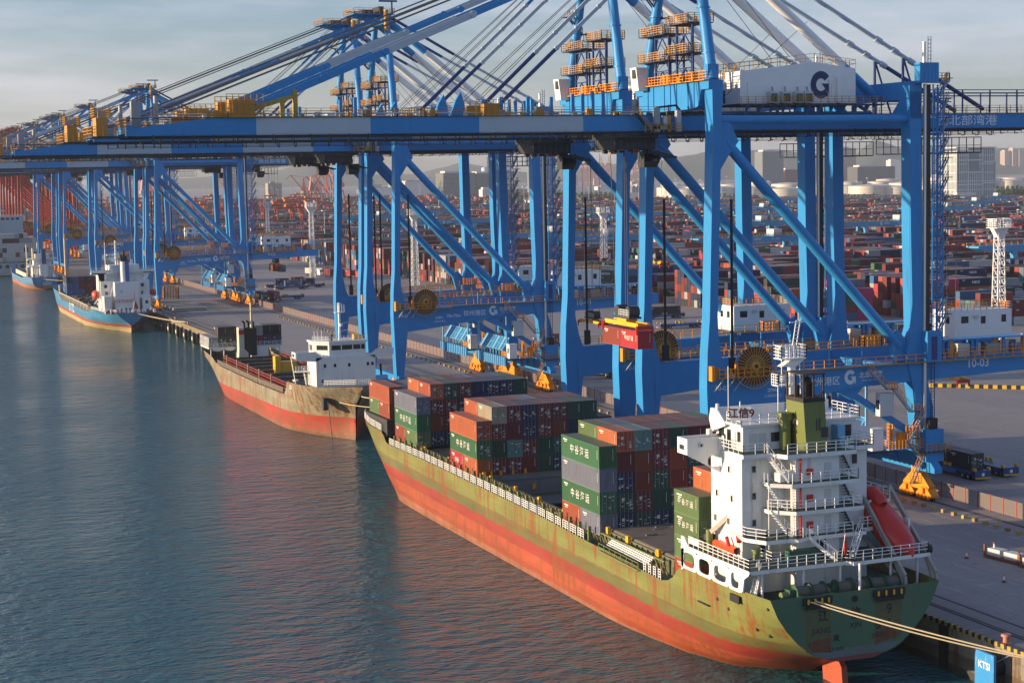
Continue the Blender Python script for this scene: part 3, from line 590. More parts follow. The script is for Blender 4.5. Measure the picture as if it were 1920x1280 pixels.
# --- lettering that differs crane by crane
def mark_crane(t,num,full=True):
    yb=-11.66
    letter(num,1.75,LETW,(45,yb-.02,20.0),'-y',t,'number_lettering',.015)
    if full:
        letter(num,.95,LETW,(1.5,-11.93,18.9),'-y',t,'number_lettering',.01)
        letter('70t-70m',1.0,LETW,(13.3,yb-.02,18.4),'-y',t,'capacity_lettering',.01)
        letter('钦州港区',1.35,LETW,(18.3,yb-.02,18.75),'-y',t,'port_lettering',.01)
        letter('ZPMC',.7,LETW,(9.9,yb-.02,18.1),'-y',t,'maker_lettering',.01); letter('上海振华重工',.5,LETW,(9.9,yb-.02,17.3),'-y',t,'maker_lettering')
        m=MB(); logo_G(m,(22.7,yb-.02,19.2),.95); m.build('beam_logo',LETW,t)
        letter('北部湾港',1.0,LETW,(26.2,yb-.02,19.35),'-y',t,'port_lettering',.02); letter('BEIBU GULF PORT',.38,LETW,(26.2,yb-.02,18.6),'-y',t,'port_lettering')
    letter('广西北部湾港',1.7,LETW,(47.0,-4.23,56.4),'-y',t,'port_lettering',.012,sx=1.3)
CRANES={}
proto=make_crane()
specs=[('10-03',20.5,'nearest blue gantry crane, numbered 10-03, with the white machinery house and large dark G',2,1),
('10-02',50.4,'blue gantry crane numbered 10-02, close behind the nearest one',-2,1),
('10-01',169.3,'blue gantry crane numbered 10-01, standing over the rusty grey red ship bow',16,1),
('9-04',195.5,'blue gantry crane standing close behind crane 10-01 with a nearly parallel boom',14,0),
('9-03',478.0,'blue gantry crane numbered 9-03, over the concrete slab stacks beside the blue stern',40,1),
('9-02',505.0,'blue gantry crane right behind crane 9-03 on the far quay',30,0),
('9-01',645.0,'blue gantry crane numbered 9-01, farther along behind the blue ship bridge',20,0),
('8-03',767.0,'distant blue gantry crane beyond crane 9-01, its legs left of the small blue coaster',20,0),
('8-02',800.0,'distant blue gantry crane, second from the far end of the blue row',10,0),
('8-01',898.0,'farthest blue gantry crane, last before the red cranes begin',10,0)]
for i,(num,yn,lab,tx,full) in enumerate(specs):
    t=proto if i==0 else copy_tree(proto)
    t.location=(26.7,yn+11.9,QZ); tag(t,lab,'crane','blue ship to shore cranes along the quay')
    CRANES[num]=t
for (num,yn,lab,tx,full) in specs:
    t=CRANES[num]
    for c in t.children:
        n=c.name.split('.')[0]
        if n=='trolley': c.location=({'10-03':-7.6,'10-02':-8,'10-01':-10,'9-04':-10}.get(num,tx),0,0)
        if n=='electrical_house': c.location=({'10-03':7,'10-02':-17}.get(num,0),0,0)
    if num not in ('8-03','8-02','8-01','9-02','9-04'): mark_crane(t,num,full)
# ---------------------------------------------------------------- shipping containers
def cpaint(name,col,rust=.1):
    m=paint(name,col,.55,.16,.5,rust=rust,rcol=(.13,.05,.025),streak=(1.6,1.6,.25),rnd_var=.16)
    nt=m.node_tree;N=nt.nodes;L=nt.links;b=N['Principled BSDF']; src=b.inputs['Base Color'].links[0].from_socket
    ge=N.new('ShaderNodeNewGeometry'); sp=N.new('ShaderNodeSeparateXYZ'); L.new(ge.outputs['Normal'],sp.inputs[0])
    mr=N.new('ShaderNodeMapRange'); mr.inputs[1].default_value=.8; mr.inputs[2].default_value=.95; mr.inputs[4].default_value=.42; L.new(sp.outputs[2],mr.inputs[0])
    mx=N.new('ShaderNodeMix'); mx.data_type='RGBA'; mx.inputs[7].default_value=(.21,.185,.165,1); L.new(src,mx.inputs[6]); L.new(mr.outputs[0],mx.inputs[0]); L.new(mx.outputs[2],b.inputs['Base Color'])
    return m
CC={'rust red':(.155,.030,.020),'brick red':(.26,.048,.025),'orange red':(.36,.078,.032),'maroon':(.125,.016,.019),'green':(.032,.125,.055),'olive green':(.095,.165,.06),'dark green':(.011,.060,.042),
 'navy blue':(.008,.020,.068),'steel blue':(.04,.105,.22),'grey blue':(.13,.15,.20),'bright blue':(.025,.11,.30),'teal':(.08,.21,.20),'beige':(.34,.29,.20),'white':(.55,.54,.50),'pale grey':(.32,.33,.33),'charcoal':(.024,.027,.033),'magenta':(.34,.025,.10),'bright red':(.42,.03,.025)}
CM={k:cpaint('container_'+k.replace(' ','_'),v,.30 if k in('grey blue','orange red','beige','olive green') else .18) for k,v in CC.items()}
MARK=paint('container_lettering',(.62,.62,.58),.6,.2,6)
ROD=paint('locking_rod',(.25,.25,.25),.5,.3,8)
_cb={}
def c_body(L,H):
    if (L,H) in _cb:return _cb[(L,H)]
    W=2.44;m=MB();p=.14
    for x in(0,W-p):
        for y in(0,L-p): m.box(x,x+p,y,y+p,0,H)
        m.box(x,x+p,p,L-p,0,.16); m.box(x,x+p,p,L-p,H-.1,H)
    for y in(0,L-p): m.box(p,W-p,y,y+p,0,.16); m.box(p,W-p,y,y+p,H-.12,H)
    m.box(p,W-p,p,L-p,.02,.1)
    # corrugated sides
    n=int((L-2*p)/.28); s=(L-2*p)/n
    for sx,x0,d in((0,.015,.045),(1,W-.015,-.045)):
        v=[];
        for k in range(n):
            y=p+k*s
            for f,o in((0,0),(.36,0),(.5,1),(.86,1)): v.append((x0+d*o,y+f*s))
        v.append((x0,L-p))
        for a,b in zip(v,v[1:]): m.face([(a[0],a[1],.16),(b[0],b[1],.16),(b[0],b[1],H-.1),(a[0],a[1],H-.1)])
    m.face([(p,L-.04,.16),(W-p,L-.04,.16),(W-p,L-.04,H-.12),(p,L-.04,H-.12)])
    v=[];n=int(L/.9);s=(L-.1)/n
    for k in range(n):
        for f,o in((0,0),(.4,0),(.5,1),(.9,1)): v.append((.05+k*s+f*s,H-.035+.02*o))
    v.append((L-.05,H-.035))
    for a,b in zip(v,v[1:]): m.face([(.02,a[0],a[1]),(W-.02,a[0],a[1]),(W-.02,b[0],b[1]),(.02,b[0],b[1])])
    for x0,x1,a in((-.008,.012,1),(W-.012,W+.008,-1)):
        yl,yh=(L-2.0,L-.7) if a>0 else (.7,2.0)
        m.box(x0,x1,yl,yh,H-.55,H-.38,1); m.box(x0,x1,yl+.2,yh-.3,H-.78,H-.68,1)
        ye=.55 if a>0 else L-.65
        for q in range(6): m.box(x0,x1,ye,ye+.09,H*.42+q*.2,H*.42+q*.2+.13,1)
    _cb[(L,H)]=m.mesh('shipping_container',[CM['green'],MARK]); return _cb[(L,H)]
_ce={}
def c_end(H,kind):
    if (H,kind) in _ce:return _ce[(H,kind)]
    W=2.44;m=MB();p=.14;rr=random.Random(hash((H,kind))%1000 if isinstance(kind,int) else 5)
    if kind=='wall':
        n=9;s=(W-2*p)/n
        for k in range(n):
            x=p+k*s
            pts=[(x,.02),(x+.36*s,.02),(x+.5*s,.07),(x+.86*s,.07),(x+s,.02)]
            for a,b in zip(pts,pts[1:]): m.face([(a[0],a[1],.16),(b[0],b[1],.16),(b[0],b[1],H-.12),(a[0],a[1],H-.12)])
        m.box(W-.55,W-.50,-.005,.02,H*.35,H*.85,2)
    else:
        for x0,x1 in((p,W/2-.01),(W/2+.01,W-p)):
            m.box(x0,x1,.03,.06,.16,H-.12)
            for z in(.35,.5,.62,.75): m.box(x0+.05,x1-.05,.015,.03,.16+(H-.3)*z-.1,.16+(H-.3)*z-.04)
        for x in(.38,.92,1.52,2.06): m.tube((x,.0,.12),(x,.0,H-.08),.028,5,1); m.box(x-.08,x+.08,-.03,.02,.95,1.05,1)
        rr=random.Random(kind)
        for k in range(9):
            x=rr.choice((.2,.6,1.25,1.68,1.75)); z=.4+rr.random()*(H-1.0); w=rr.uniform(.12,.5);h=rr.uniform(.05,.16)
            m.box(x,min(x+w,W-.2),.005,.03,z,z+h,2)
        if kind%2: m.box(.62,1.0,.0,.03,H*.6,H*.6+.38,2)
    me=m.mesh('door' if kind!='wall' else 'end_wall',[CM['green'],ROD,MARK]); _ce[(H,kind)]=me; return me
CONT=[]; REST=[]
def container(col,L,H,loc,label,group,end='wall',rz=0,text=None,parts=True):
    me=c_body(L,H); o=bpy.data.objects.new('shipping_container',me); COL.objects.link(o); o.location=loc; o.rotation_euler=(0,0,rz)
    o.material_slots[0].link='OBJECT'; o.material_slots[0].material=CM[col]; tag(o,label,'container',group)
    if parts:
        me=c_end(H,end); e=bpy.data.objects.new('end_wall' if end=='wall' else 'door',me); COL.objects.link(e); e.parent=o
        e.material_slots[0].link='OBJECT'; e.material_slots[0].material=CM[col]
        if text:
            s,size,pos,face=text
            letter(s,size,MARK,pos,face,o,'lettering',.01,sx=1.0)
    CONT.append(o); return o
# ---------------------------------------------------------------- hull tools
def interp(tab,z):
    if z<=tab[0][0]:return tab[0][1]
    for (a,b),(c,d) in zip(tab,tab[1:]):
        if z<=c: return b+(d-b)*(z-a)/(c-a)
    (a,b),(c,d)=tab[-2],tab[-1]; return d+(d-b)*(z-c)/(c-a)*.6
def cat(ys,vals,y):
    n=len(ys)
    if y<=ys[0]:return vals[0]
    if y>=ys[-1]:return vals[-1]
    i=max(k for k in range(n) if ys[k]<=y); i=min(i,n-2)
    h=ys[i+1]-ys[i];t=(y-ys[i])/h
    def sl(k):
        if k==0 or k==n-1:return 0 if False else ((vals[min(k+1,n-1)]-vals[max(k-1,0)])/(ys[min(k+1,n-1)]-ys[max(k-1,0)]))
        a=(vals[k]-vals[k-1])/(ys[k]-ys[k-1]);b=(vals[k+1]-vals[k])/(ys[k+1]-ys[k])
        return 0 if a*b<=0 else 2*a*b/(a+b)
    m0,m1=sl(i)*h,sl(i+1)*h
    return (2*t**3-3*t*t+1)*vals[i]+(t**3-2*t*t+t)*m0+(-2*t**3+3*t*t)*vals[i+1]+(t**3-t*t)*m1
def hull_fn(st):
    ys=sorted(st); zs=[-3,-1.5,0,1.5,3,4.5,6,7.5,9,11,13.5]
    H=[[max(0,interp(st[y],z)) if z>=st[y][0][0] else 0 for y in ys] for z in zs]; zb=[st[y][0][0] for y in ys]
    def hb(y,z):
        v=[cat(ys,r,y) for r in H]; return interp(list(zip(zs,v)),z)
    return hb,lambda y:cat(ys,zb,y),ys
def build_hull(name,st,top,ys,cx,mats,parent,N=13,transom=None,t_m=0):
    hb,zb,_=hull_fn(st); m=MB()
    for s in(-1,1):
        rows=[]
        for y in ys:
            z0,z1=zb(y),top(y); row=[]
            for k in range(N):
                t=k/(N-1); z=z0+(z1-z0)*t**.9; h=hb(y,z) if k else min(hb(y,z),.25)
                row.append((cx+s*h,y,z))
            rows.append(row)
        if s>0: rows=[r[::-1] for r in rows]
        m.loft(rows,0)
    if transom is not None:
        y=transom;z0,z1=zb(y),top(y); r=[(hb(y,z0+(z1-z0)*(k/24)**.9) if k else 0,z0+(z1-z0)*(k/24)**.9) for k in range(25)]
        m.face([(cx-h,y,z) for h,z in r[::-1]]+[(cx+h,y,z) for h,z in r[1:]],t_m)
    return m.build(name,mats,parent),hb
# ---------------------------------------------------------------- the green container ship in the foreground
SX=9.6
S1=thing('container_ship','green and red container ship with white bridge house, moored stern first in the foreground','ship',(0,0,0))
GRN=(.175,.19,.05); GRN2=(.12,.125,.04); REDA=(.36,.07,.03); REDB=(.29,.034,.026)
H1=hull_mat('green_ship_hull_paint',[(.5,(.30,.12,.07)),(1.3,(.30,.055,.022)),(2.9,REDA),(4.55,REDB),(6.0,GRN2),(6.12,(.20,.10,.035)),(30,GRN)],.0105,.62,(.22,.062,.014),.7,y0=0,dull=(.26,.13,.08))
TRM=paint('transom_green_paint',(.055,.13,.075),.5,.15,.4,rust=.12,rcol=(.1,.06,.03),streak=(.8,.8,.1))
st1={-44:[(3.6,0),(3.7,2.2),(4.05,4.5),(5.4,6.5),(6.5,7.4),(8.4,9.2),(9.2,9.4),(10.7,10.2),(13,10.4)],
-40:[(2.6,0),(2.8,2.4),(3.2,4.7),(4.4,7.3),(6,9.2),(8,10.2),(11,10.6)],
-35:[(.0,0),(.5,2.6),(1.4,6.0),(3,8.5),(5,9.9),(7,10.4),(11,10.8)],
-30:[(-2.2,0),(-1.2,3.6),(.3,7.2),(2.3,9.4),(4.4,10.3),(6.5,10.7),(11,10.85)],
-20:[(-3,1),(-2,7),(0,9.4),(1.8,10.4),(3.6,10.8),(6,10.9),(11,10.9)],
-5:[(-3,9),(-1.5,10.6),(0,10.8),(2,10.9),(11,10.9)],
60:[(-3,9),(-1.5,10.6),(0,10.85),(2,10.9),(11,10.9)],
80:[(-3,8),(-1,10),(0,10.6),(2,10.85),(4,10.9),(11,10.9)],
88:[(-3,5),(0,8.9),(2,9.9),(4,10.6),(6,10.88),(11,10.9)],
95:[(-3,2.6),(0,6.1),(2,7.8),(4,9.1),(6,10.0),(8,10.6),(11,10.85),(13,11)],
102:[(-3,.7),(0,3.1),(2,4.9),(4,6.5),(6,7.9),(8,9.1),(11,10.3),(13,10.7)],
108:[(-3,.1),(0,.7),(2,1.8),(4,3.2),(6,4.7),(8,6.2),(11,8.2),(13,9.0)],
112:[(-3,.02),(0,.1),(2,.3),(4,.9),(6,1.8),(8,3.0),(11,5.0),(13,6.2)],
115.5:[(-3,.01),(0,.02),(2,.03),(4,.05),(6,.08),(8,.15),(11,.35),(13,.5)]}
TOP1=[(-44,10.95),(-26,10.75),(-24.9,10.5),(-24,9.9),(-23,9.0),(-21.8,8.4),(-20,8.05),(19,8.95),(65,9.2),(86,9.05),(87.6,9.35),(89,10.3),(90.2,10.75),(92,10.85),(99,11.0),(108,11.7),(115.5,12.6)]
top1=lambda y:interp(TOP1,y)
ys=[-44,-42,-40,-37.5,-35,-32.5,-30,-28,-26.4,-25.6,-24.9,-24.4,-24,-23.5,-23,-22.4,-21.8,-21,-20,-15,-10,-5,5,19,30,45,60,65,70,75,80,83,86,86.8,87.6,88.3,89,89.6,90.2,91,92,95,97,99,102,104,106,108,110,112,114,115.5]
_,hb1=build_hull('hull',st1,top1,ys,SX,[H1,TRM],S1,15,-44,1)
def side1(y,z,s=-1): return SX+s*hb1(y,z)
DECK=paint('deck_dark_green',(.02,.05,.035),.7,.35,.8,rust=.25)
HOLD=paint('cargo_hold_grey',(.16,.17,.17),.7,.3,.5,rust=.3)
m=MB()
def deckstrip(y0,y1,z0,z1,inset=.25):
    m.face([(side1(y0,z0)+inset,y0,z0),(side1(y0,z0,1)-inset,y0,z0),(side1(y1,z1,1)-inset,y1,z1),(side1(y1,z1)+inset,y1,z1)])
deckstrip(-43.8,-28,9.55,9.55); deckstrip(-28,-20,9.5,7.9); 
for y0,y1 in((-20,0),(0,12.5)): deckstrip(y0,y1,7.95+(y0+20)*.02,7.95+(y1+20)*.02)
m.box(SX-10.7,SX-7.9,12.5,45,8.3,8.5); m.box(SX+7.9,SX+10.7,12.5,45,8.3,8.5)
deckstrip(45,86,8.7,8.8); 
for a,b in((88,95),(95,102),(102,108),(108,112.5)): deckstrip(a,b,10.2,10.2 if b<108 else 10.6,.2)
m.build('main_deck',DECK,S1)
# cargo hatch coamings, open hold and closed hatch cover
m=MB()
for x in (SX-8.6,SX+8.2): m.box(x,x+.4,-19,86,8.0,9.9,0)
for y in (-19.2,12.4,44.6,60,72.5): m.box(SX-8.6,SX+8.6,y,y+.4,8.0,9.8,0)
y=-18
while y<86: m.box(SX-8.85,SX-8.6,y,y+.18,8.1,9.8,0); y+=1.5
m.box(SX-8.2,SX+8.2,12.8,44.6,1.0,1.2,1)
m.box(SX-8.2,SX+8.2,44.4,44.6,1,9.6,1); m.box(SX-8.2,SX+8.2,12.4,12.8,1,9.6,1); m.box(SX+8.0,SX+8.2,12.8,44.4,1,9.6,1)
for z in (4,6.6,9.0): m.box(SX-8.2,SX+8.2,44.2,44.4,z,z+.2,1)
m.box(SX-8.2,SX+8.2,38.2,44.2,6.0,6.2,1)
m.build('hatch_coaming',[paint('coaming_olive',(.12,.13,.07),.6,.3,.6,rust=.3),HOLD],S1)
HATCH=paint('hatch_cover_brown',(.15,.125,.10),.75,.3,.5,rust=.2)
m=MB(); m.box(SX-8.1,SX+8.1,-18.6,-.4,9.9,10.15); m.box(SX-8.25,SX-8.1,-18.6,-.4,9.3,10.1); m.box(SX-8.1,SX+8.1,-18.8,-18.6,9.2,10.1)
m.box(SX-8.1,SX+8.1,0,12.2,8.9,9.2); m.box(SX-8.1,SX+8.1,45.2,86,9.3,9.6)
for k in range(9): x=rnd.uniform(3,16); y=rnd.uniform(-17,-2); m.box(x,x+rnd.uniform(.3,1.6),y,y+rnd.uniform(.1,.5),10.15,10.2+.2*rnd.random())
m.build('hatch_cover',HATCH,S1)
m=MB(); m.box(side1(90,11)+.6,SX,88.6,101.5,10.3,12.9,0)
for x in (SX-10,SX-6,SX-2): 
    for y in (89,101): m.box(x,x+.3,y,y+.3,10.3,12.95,0)
m.build('container_pedestal',DARK,S1)
# railings of the main deck, green posts and lashing rods along the coaming
m=MB(); RW=[]
for a,b in((-20.2,-15),(2,12),(12,24),(24,36),(36,48),(48,60),(60,73),(73,86)):
    seg=[]
    n=4
    for k in range(n):
        y0=a+(b-a)*k/n+.35; y1=a+(b-a)*(k+1)/n-.35
        m=MB(); m.rail([(side1(y0,8.5)+.06,y0,top1(y0)),(side1(y1,8.5)+.06,y1,top1(y1))],1.15,.75,.075,0,4); m.build('main_deck_railing',WHITEC,S1)
m=MB(); m.rail([(side1(y,11)+.1,y,top1(y)) for y in (90.5,94,98,101.5,104,106)],1.2,.8,.08,0,4)
m.build('main_deck_railing',WHITEC,S1)
m=MB(); y=1.5
PST=paint('post_olive_green',(.16,.19,.07),.6,.2,1)
while y<86:
    z=top1(y); m.box(side1(y,8)+.35,side1(y,8)+.75,y,y+.28,z-.4,z+1.75,0); y+=3.05
y=-18
while y<86:
    if not(12<y<13):
        z=top1(y); m.beam((SX-9.0,y,z-.3),(SX-9.3,y+.8,z+1.3),.09,.09,1,False); m.beam((SX-9.0,y+.8,z-.3),(SX-9.3,y+.1,z+1.3),.09,.09,1,False)
    y+=1.05
m.box(SX-9.5,SX-9.35,-18,86,9.55,9.7,0)
m.build('stanchion',[PST,paint('lashing_rod_tan',(.2,.16,.08),.7,.3)],S1)
m=MB()
for y in (-15.5,-7,-1,13,22,31,41,44,58,60,72,74,86.5):
    m.box(SX-9.0,SX-8.6,y,y+.5,9.6,10.5,0); m.box(SX-8.9,SX-8.7,y+.8,y+1.0,9.4,10.3,0)
for k in range(8): x=rnd.uniform(2,16); m.box(x,x+.3,44.65,44.95,9.8,10.5,1)
for x in (5,8.4): m.box(x,x+.5,43.9,44.2,7.4,8.2,1)
m.build('deck_fitting',[SPRY,ORNG],S1)
m=MB()
for k in range(5): m.tube((SX-10.1+.22*k,-14.8,8.7+.16*k),(SX-10.1+.22*k,-3.2,8.9+.16*k),.09,6)
m.build('gangway_rail',WHITEC,S1)
m=MB(); m.rail([(side1(-14,8.2)-.25,-14.5,8.0),(side1(-4,8.2)-.25,-3,8.2)],.9,1.6,.07,0,2); m.tube((side1(-14,8)-.3,-14.5,8.0),(side1(-4,8)-.3,-3,8.2),.09,6); m.build('pilot_rail',PST,S1)
# --- poop bulwark with oval openings
m=MB(); X=-1.32
def oval_panel(y0,y1,z0,z1,yo0,yo1,zo0,zo1,n=28):
    cy,cz=(yo0+yo1)/2,(zo0+zo1)/2;a,b=(yo1-yo0)/2,(zo1-zo0)/2
    inn=[];out=[]
    for k in range(n):
        t=2*math.pi*k/n;c,s=math.cos(t),math.sin(t); e=.55
        inn.append((cy+a*math.copysign(abs(c)**e,c),cz+b*math.copysign(abs(s)**e,s)))
        u=max(abs(c),abs(s)); oy=cy+(y1-y0)/2*c/u*1.0; oz=cz+(z1-z0)/2*s/u
        oy=(y0+y1)/2+(y1-y0)/2*c/u; oz=(z0+z1)/2+(z1-z0)/2*s/u; out.append((oy,oz))
    for k in range(n):
        j=(k+1)%n
        for xx in(X,X+.14): m.face([(xx,*out[k]),(xx,*out[j]),(xx,*inn[j]),(xx,*inn[k])])
        m.face([(X,*inn[k]),(X,*inn[j]),(X+.14,*inn[j]),(X+.14,*inn[k])])
edges=[-25.3,-29.0,-32.6,-36.4,-39.2,-40.9]
for a,b in zip(edges,edges[1:]):
    if b>-40: oval_panel(b,a,10.7,12.95,b+.55,a-.55,11.0,12.6)
m.prism([(-40.9,12.95),(-39.2,12.95),(-39.2,10.7),(-39.5,11.0),(-39.8,12.3),(-40.3,12.6)],'x',X,X+.14)
m.prism([(-25.3,10.4),(-25.3,14.25),(-26.0,14.25),(-27.5,12.95),(-26,12.95),(-25.8,10.6)],'x',X,X+.14)
m.box(X-.06,X+.25,-40.9,-25.3,12.95,13.05)
m.build('poop_bulwark',WHITE,S1)
# --- accommodation block
X0,X1,YA,YF=.8,16.2,-35.6,-28.6
LV=[12.7,15.55,18.55,21.5,24.5]
hs=MB(); hs.box(X0,X1,YA,YF,9.5,24.5); hs.box(6.0,11.3,-37.9,YA,9.5,24.5)
for z in (15.45,18.45,21.4): hs.box(X0-.03,X1+.03,YA-.03,YF+.03,z,z+.06)
HO=hs.build('deckhouse',WHITE,S1)
m=MB(); m.box(X0-.3,X1+.6,YA-.35,YF,24.45,24.75,0)
def slab(pts,z,t=.42,mm=0):
    m.prism(pts,'z',z-t,z,mm); m.prism([(a,b) for a,b in pts],'z',z+.003,z+.02,1)
m2=m; m=MB()
slab([(X0-.3,YA-.9),(3.6,YA-.9),(4.6,-38.6),(13.0,-38.6),(12.0,-36.6),(16.6,-36.4),(16.6,-33),(X0-.3,-33)],24.75,.45)
slab([(3.2,YA),(3.2,-37.4),(5.0,-38.9),(13.2,-38.9),(13.2,YA)],21.65)
slab([(3.2,YA),(3.2,-37.0),(5.3,-39.2),(13.6,-39.2),(13.6,YA)],18.75)
slab([(X0-.1,-33),(X0-.1,YA-.9),(1.9,-38.8),(4.6,-38.8),(5.4,-39.4),(7.0,-38.7),(14.2,-38.7),(14.2,-37.3),(17.6,-37.0),(17.6,-31),(X0,-31)],15.85)
slab([(-1.3,-25.4),(-1.3,-40.9),(10.2,-40.9),(10.8,-41.6),(20.6,-41.2),(20.6,-25.4)],13.35,.42)
slab([(16.2,-36),(19.0,-36),(19.0,-31),(16.2,-31)],18.55,.4)
m.build('deck_platform',[WHITE,DECK],S1)
# window, doors and fittings
def win(y,z,x=X0-.03):
    o=MB(); o.box(x-.05,x,y-.28,y+.28,z-.42,z+.42,0); o.box(x-.07,x-.05,y-.18,y+.18,z-.32,z+.32,1); o.build('window',[PGREY,GLASS],HO)
for z in (22.7,): win(-32.8,z)
for z in (19.7,22.6)[:1]: win(-30.0,z)
for y,z in ((-33.4,19.6),(-29.6,16.9),(-32.6,17.0)): win(y,z)
def wina(x,z,y=YA-.03,w=.3,h=.42):
    o=MB(); o.box(x-w,x+w,y-.05,y,z-h,z+h,0); o.box(x-w+.09,x+w-.09,y-.07,y-.05,z-h+.09,z+h-.09,1); o.build('window',[PGREY,GLASS],HO)
for z in (23.0,20.1,17.2): wina(2.2,z)
wina(3.2,14.4,w=.35,h=.5); wina(14.6,23.2,w=.4,h=.6)
for x,z,y in ((9.9,22.6,-37.9),(9.9,19.7,-37.9),(9.9,16.9,-37.9)):
    o=MB(); o.box(x-.4,x+.4,y-.06,y,z-.9,z+.9); o.build('door',PGREY,HO)
o=MB(); o.box(8.6,9.6,-37.98,-37.9,13.4,15.3); o.build('door',BLACK,HO)
o=MB(); o.box(4.4,5.2,YA-.06,YA,13.4,15.2); o.build('door',PGREY,HO)
o=MB(); o.box(X0-.06,X0,-35.0,-34.2,13.5,15.2); o.build('door',PGREY,HO)
for z in (22.6,19.8,16.9):
    o=MB(); o.box(7.3,8.0,-38.15,-37.9,z-.3,z+.4); o.build('fire_hose_box',RED,HO)
    o=MB(); o.tube((6.5,-38.05,z-1.2),(6.5,-38.05,z+1.6),.1,8); o.build('fire_main_pipe',RED,HO)
o=MB(); o.box(4.6,8.6,-38.9,-37.95,13.4,14.5); o.build('deck_locker',paint('locker_green',(.02,.09,.06),.6,.2),HO)
o=MB(); o.prism([(4.3,21.7),(6.2,21.7),(6.2,22.6),(5.6,22.9),(4.3,22.6)],'y',-37.6,-36.2); o.build('stores_box',WHITEC,HO)
o=MB(); o.tube((1.9,-36.6,13.4),(1.9,-36.6,14.4),.35,12); o.tube((1.9,-36.6,14.4),(1.9,-36.6,14.6),.5,12); o.build('ventilator',PST,HO)
# railings of the house
m=MB()
def rl(pts,z,h=1.1,b=3): m.rail([(a,c,z) for a,c in pts],h,1.15,.06,0,b)
rl([(X0-.25,-31),(X0-.25,YA-.85),(3.4,YA-.85)],24.77); rl([(4.7,-38.5),(12.9,-38.5),(12.1,-36.6),(16.5,-36.4),(16.5,-33)],24.77)
rl([(5.1,-38.8),(13.1,-38.8),(13.1,-36)],21.67); rl([(3.3,-36.9),(5.4,-39.1),(13.5,-39.1),(13.5,-36)],18.77)
rl([(X0,-33.4),(X0,YA-.85),(2.0,-38.7),(4.5,-38.7),(5.4,-39.3),(6.3,-38.9)],15.87); rl([(7.2,-38.6),(12.6,-38.6)],15.87); rl([(14.3,-37.2),(17.5,-36.9),(17.5,-31)],15.87)
rl([(-1.2,-27),(-1.2,-40.8),(10.1,-40.8),(10.9,-41.5),(20.4,-41.1),(20.4,-31)],13.37); rl([(2.8,-36),(2.8,-38.5),(3.8,-38.5)],13.37); rl([(18.9,-36),(18.9,-31)],18.57)
m.build('deckhouse_railing',WHITEC,S1)
m=MB()
for a,b in(((4.0,-37.3,18.8),(3.5,-36.9,21.7)),((4.2,-37.6,21.7),(3.7,-36.6,24.7)),((4.4,-37.8,15.9),(3.7,-37.2,18.8))):
    m=MB(); m.stair((a[0]+.9,a[1],a[2]),(b[0]-.5,b[1],b[2]),.8,0,0); m.build('deck_stair',[WHITEC,DARK],S1)
for a,b,k in [((9.4,-40.2,13.4),(6.9,-38.9,15.8),0),((11.2,-40.6,13.4),(13.4,-38.8,15.8),0),((-.6,-40.2,9.6),(.6,-39.6,12.9),0)]+[((13.9,-35.9,z),(12.4,-35.9,z+2.8),1) for z in (15.9,18.8,21.7)]:
    m=MB(); m.stair(a,b,.8,k,0); m.build('deck_stair',[WHITEC,DARK],S1)
m=MB()
for x,y in ((.6,-40.2),(5.4,-40.4),(9.9,-40.4),(16,-40.6),(19.5,-40.4)): m.tube((x,y,9.5),(x,y,13),.14,8)
m.tube((10.4,-43.4,9.6),(10.4,-43.4,13.6),.14,8)
for z in(12.9,15.9,18.8): m.tube((5.3,-38.4,z),(5.3,-38.4,z+2.7),.07,6); m.tube((3.3,-36.9,z),(3.3,-36.9,z+2.7),.06,6)
m.build('deck_pillar',WHITEC,S1)
# wheelhouse, wings, signboard
wh=MB(); wh.box(1.6,15.6,-34.4,-28.4,24.75,27.45); wh.box(1.2,16.0,-34.7,-28.2,27.4,27.65)
wh.prism([(-28.3,26.2),(-27.7,27.6),(-28.1,28.8),(-29.6,28.8),(-31.4,27.5),(-31.4,27.2)],'x',1.05,1.3)
wh.prism([(-28.3,26.2),(-27.7,27.6),(-28.1,28.8),(-28.4,28.8),(-28.4,26.2)],'x',1.3,15.8)
WH=wh.build('wheelhouse',WHITE,S1)
for y0,y1,z0,z1 in((-30.2,-29.0,25.9,26.9),(-33.9,-33.2,25.7,26.8)):
    o=MB(); o.box(1.56,1.6,y0,y1,z0,z1); o.build('window',GLASS,WH)
o=MB(); o.box(1.55,1.6,-31.8,-30.9,24.8,26.8,0); o.box(1.52,1.56,-32.9,-31.9,24.8,26.8,1); o.build('door',[GLASS,BEIGE] if False else [GLASS,PGREY],WH)
o=MB(); o.box(5.0,7.6,-34.44,-34.4,25.6,26.6); o.build('window',GLASS,WH)
o=MB(); o.box(14.0,15.0,-34.44,-34.4,25.6,26.8); o.build('window',GLASS,WH)
for x in (2.4,3.5):
    o=MB(); o.box(x,x+.9,-34.46,-34.4,24.8,26.6); o.build('door',PGREY,WH)
m=MB(); m.rail([(1.3,-31.4,27.65),(1.3,-34.6,27.65),(8,-34.6,27.65)],1.1,1.1,.06,0,3); m.box(5.4,9.0,-28.6,-28.4,27.65,28.6,1); m.rail([(9,-34.6,27.65),(15.9,-34.6,27.65),(15.9,-29,27.65)],1.1,1.1,.06,0,3); m.build('roof_railing',[WHITEC,WHITEC],WH)
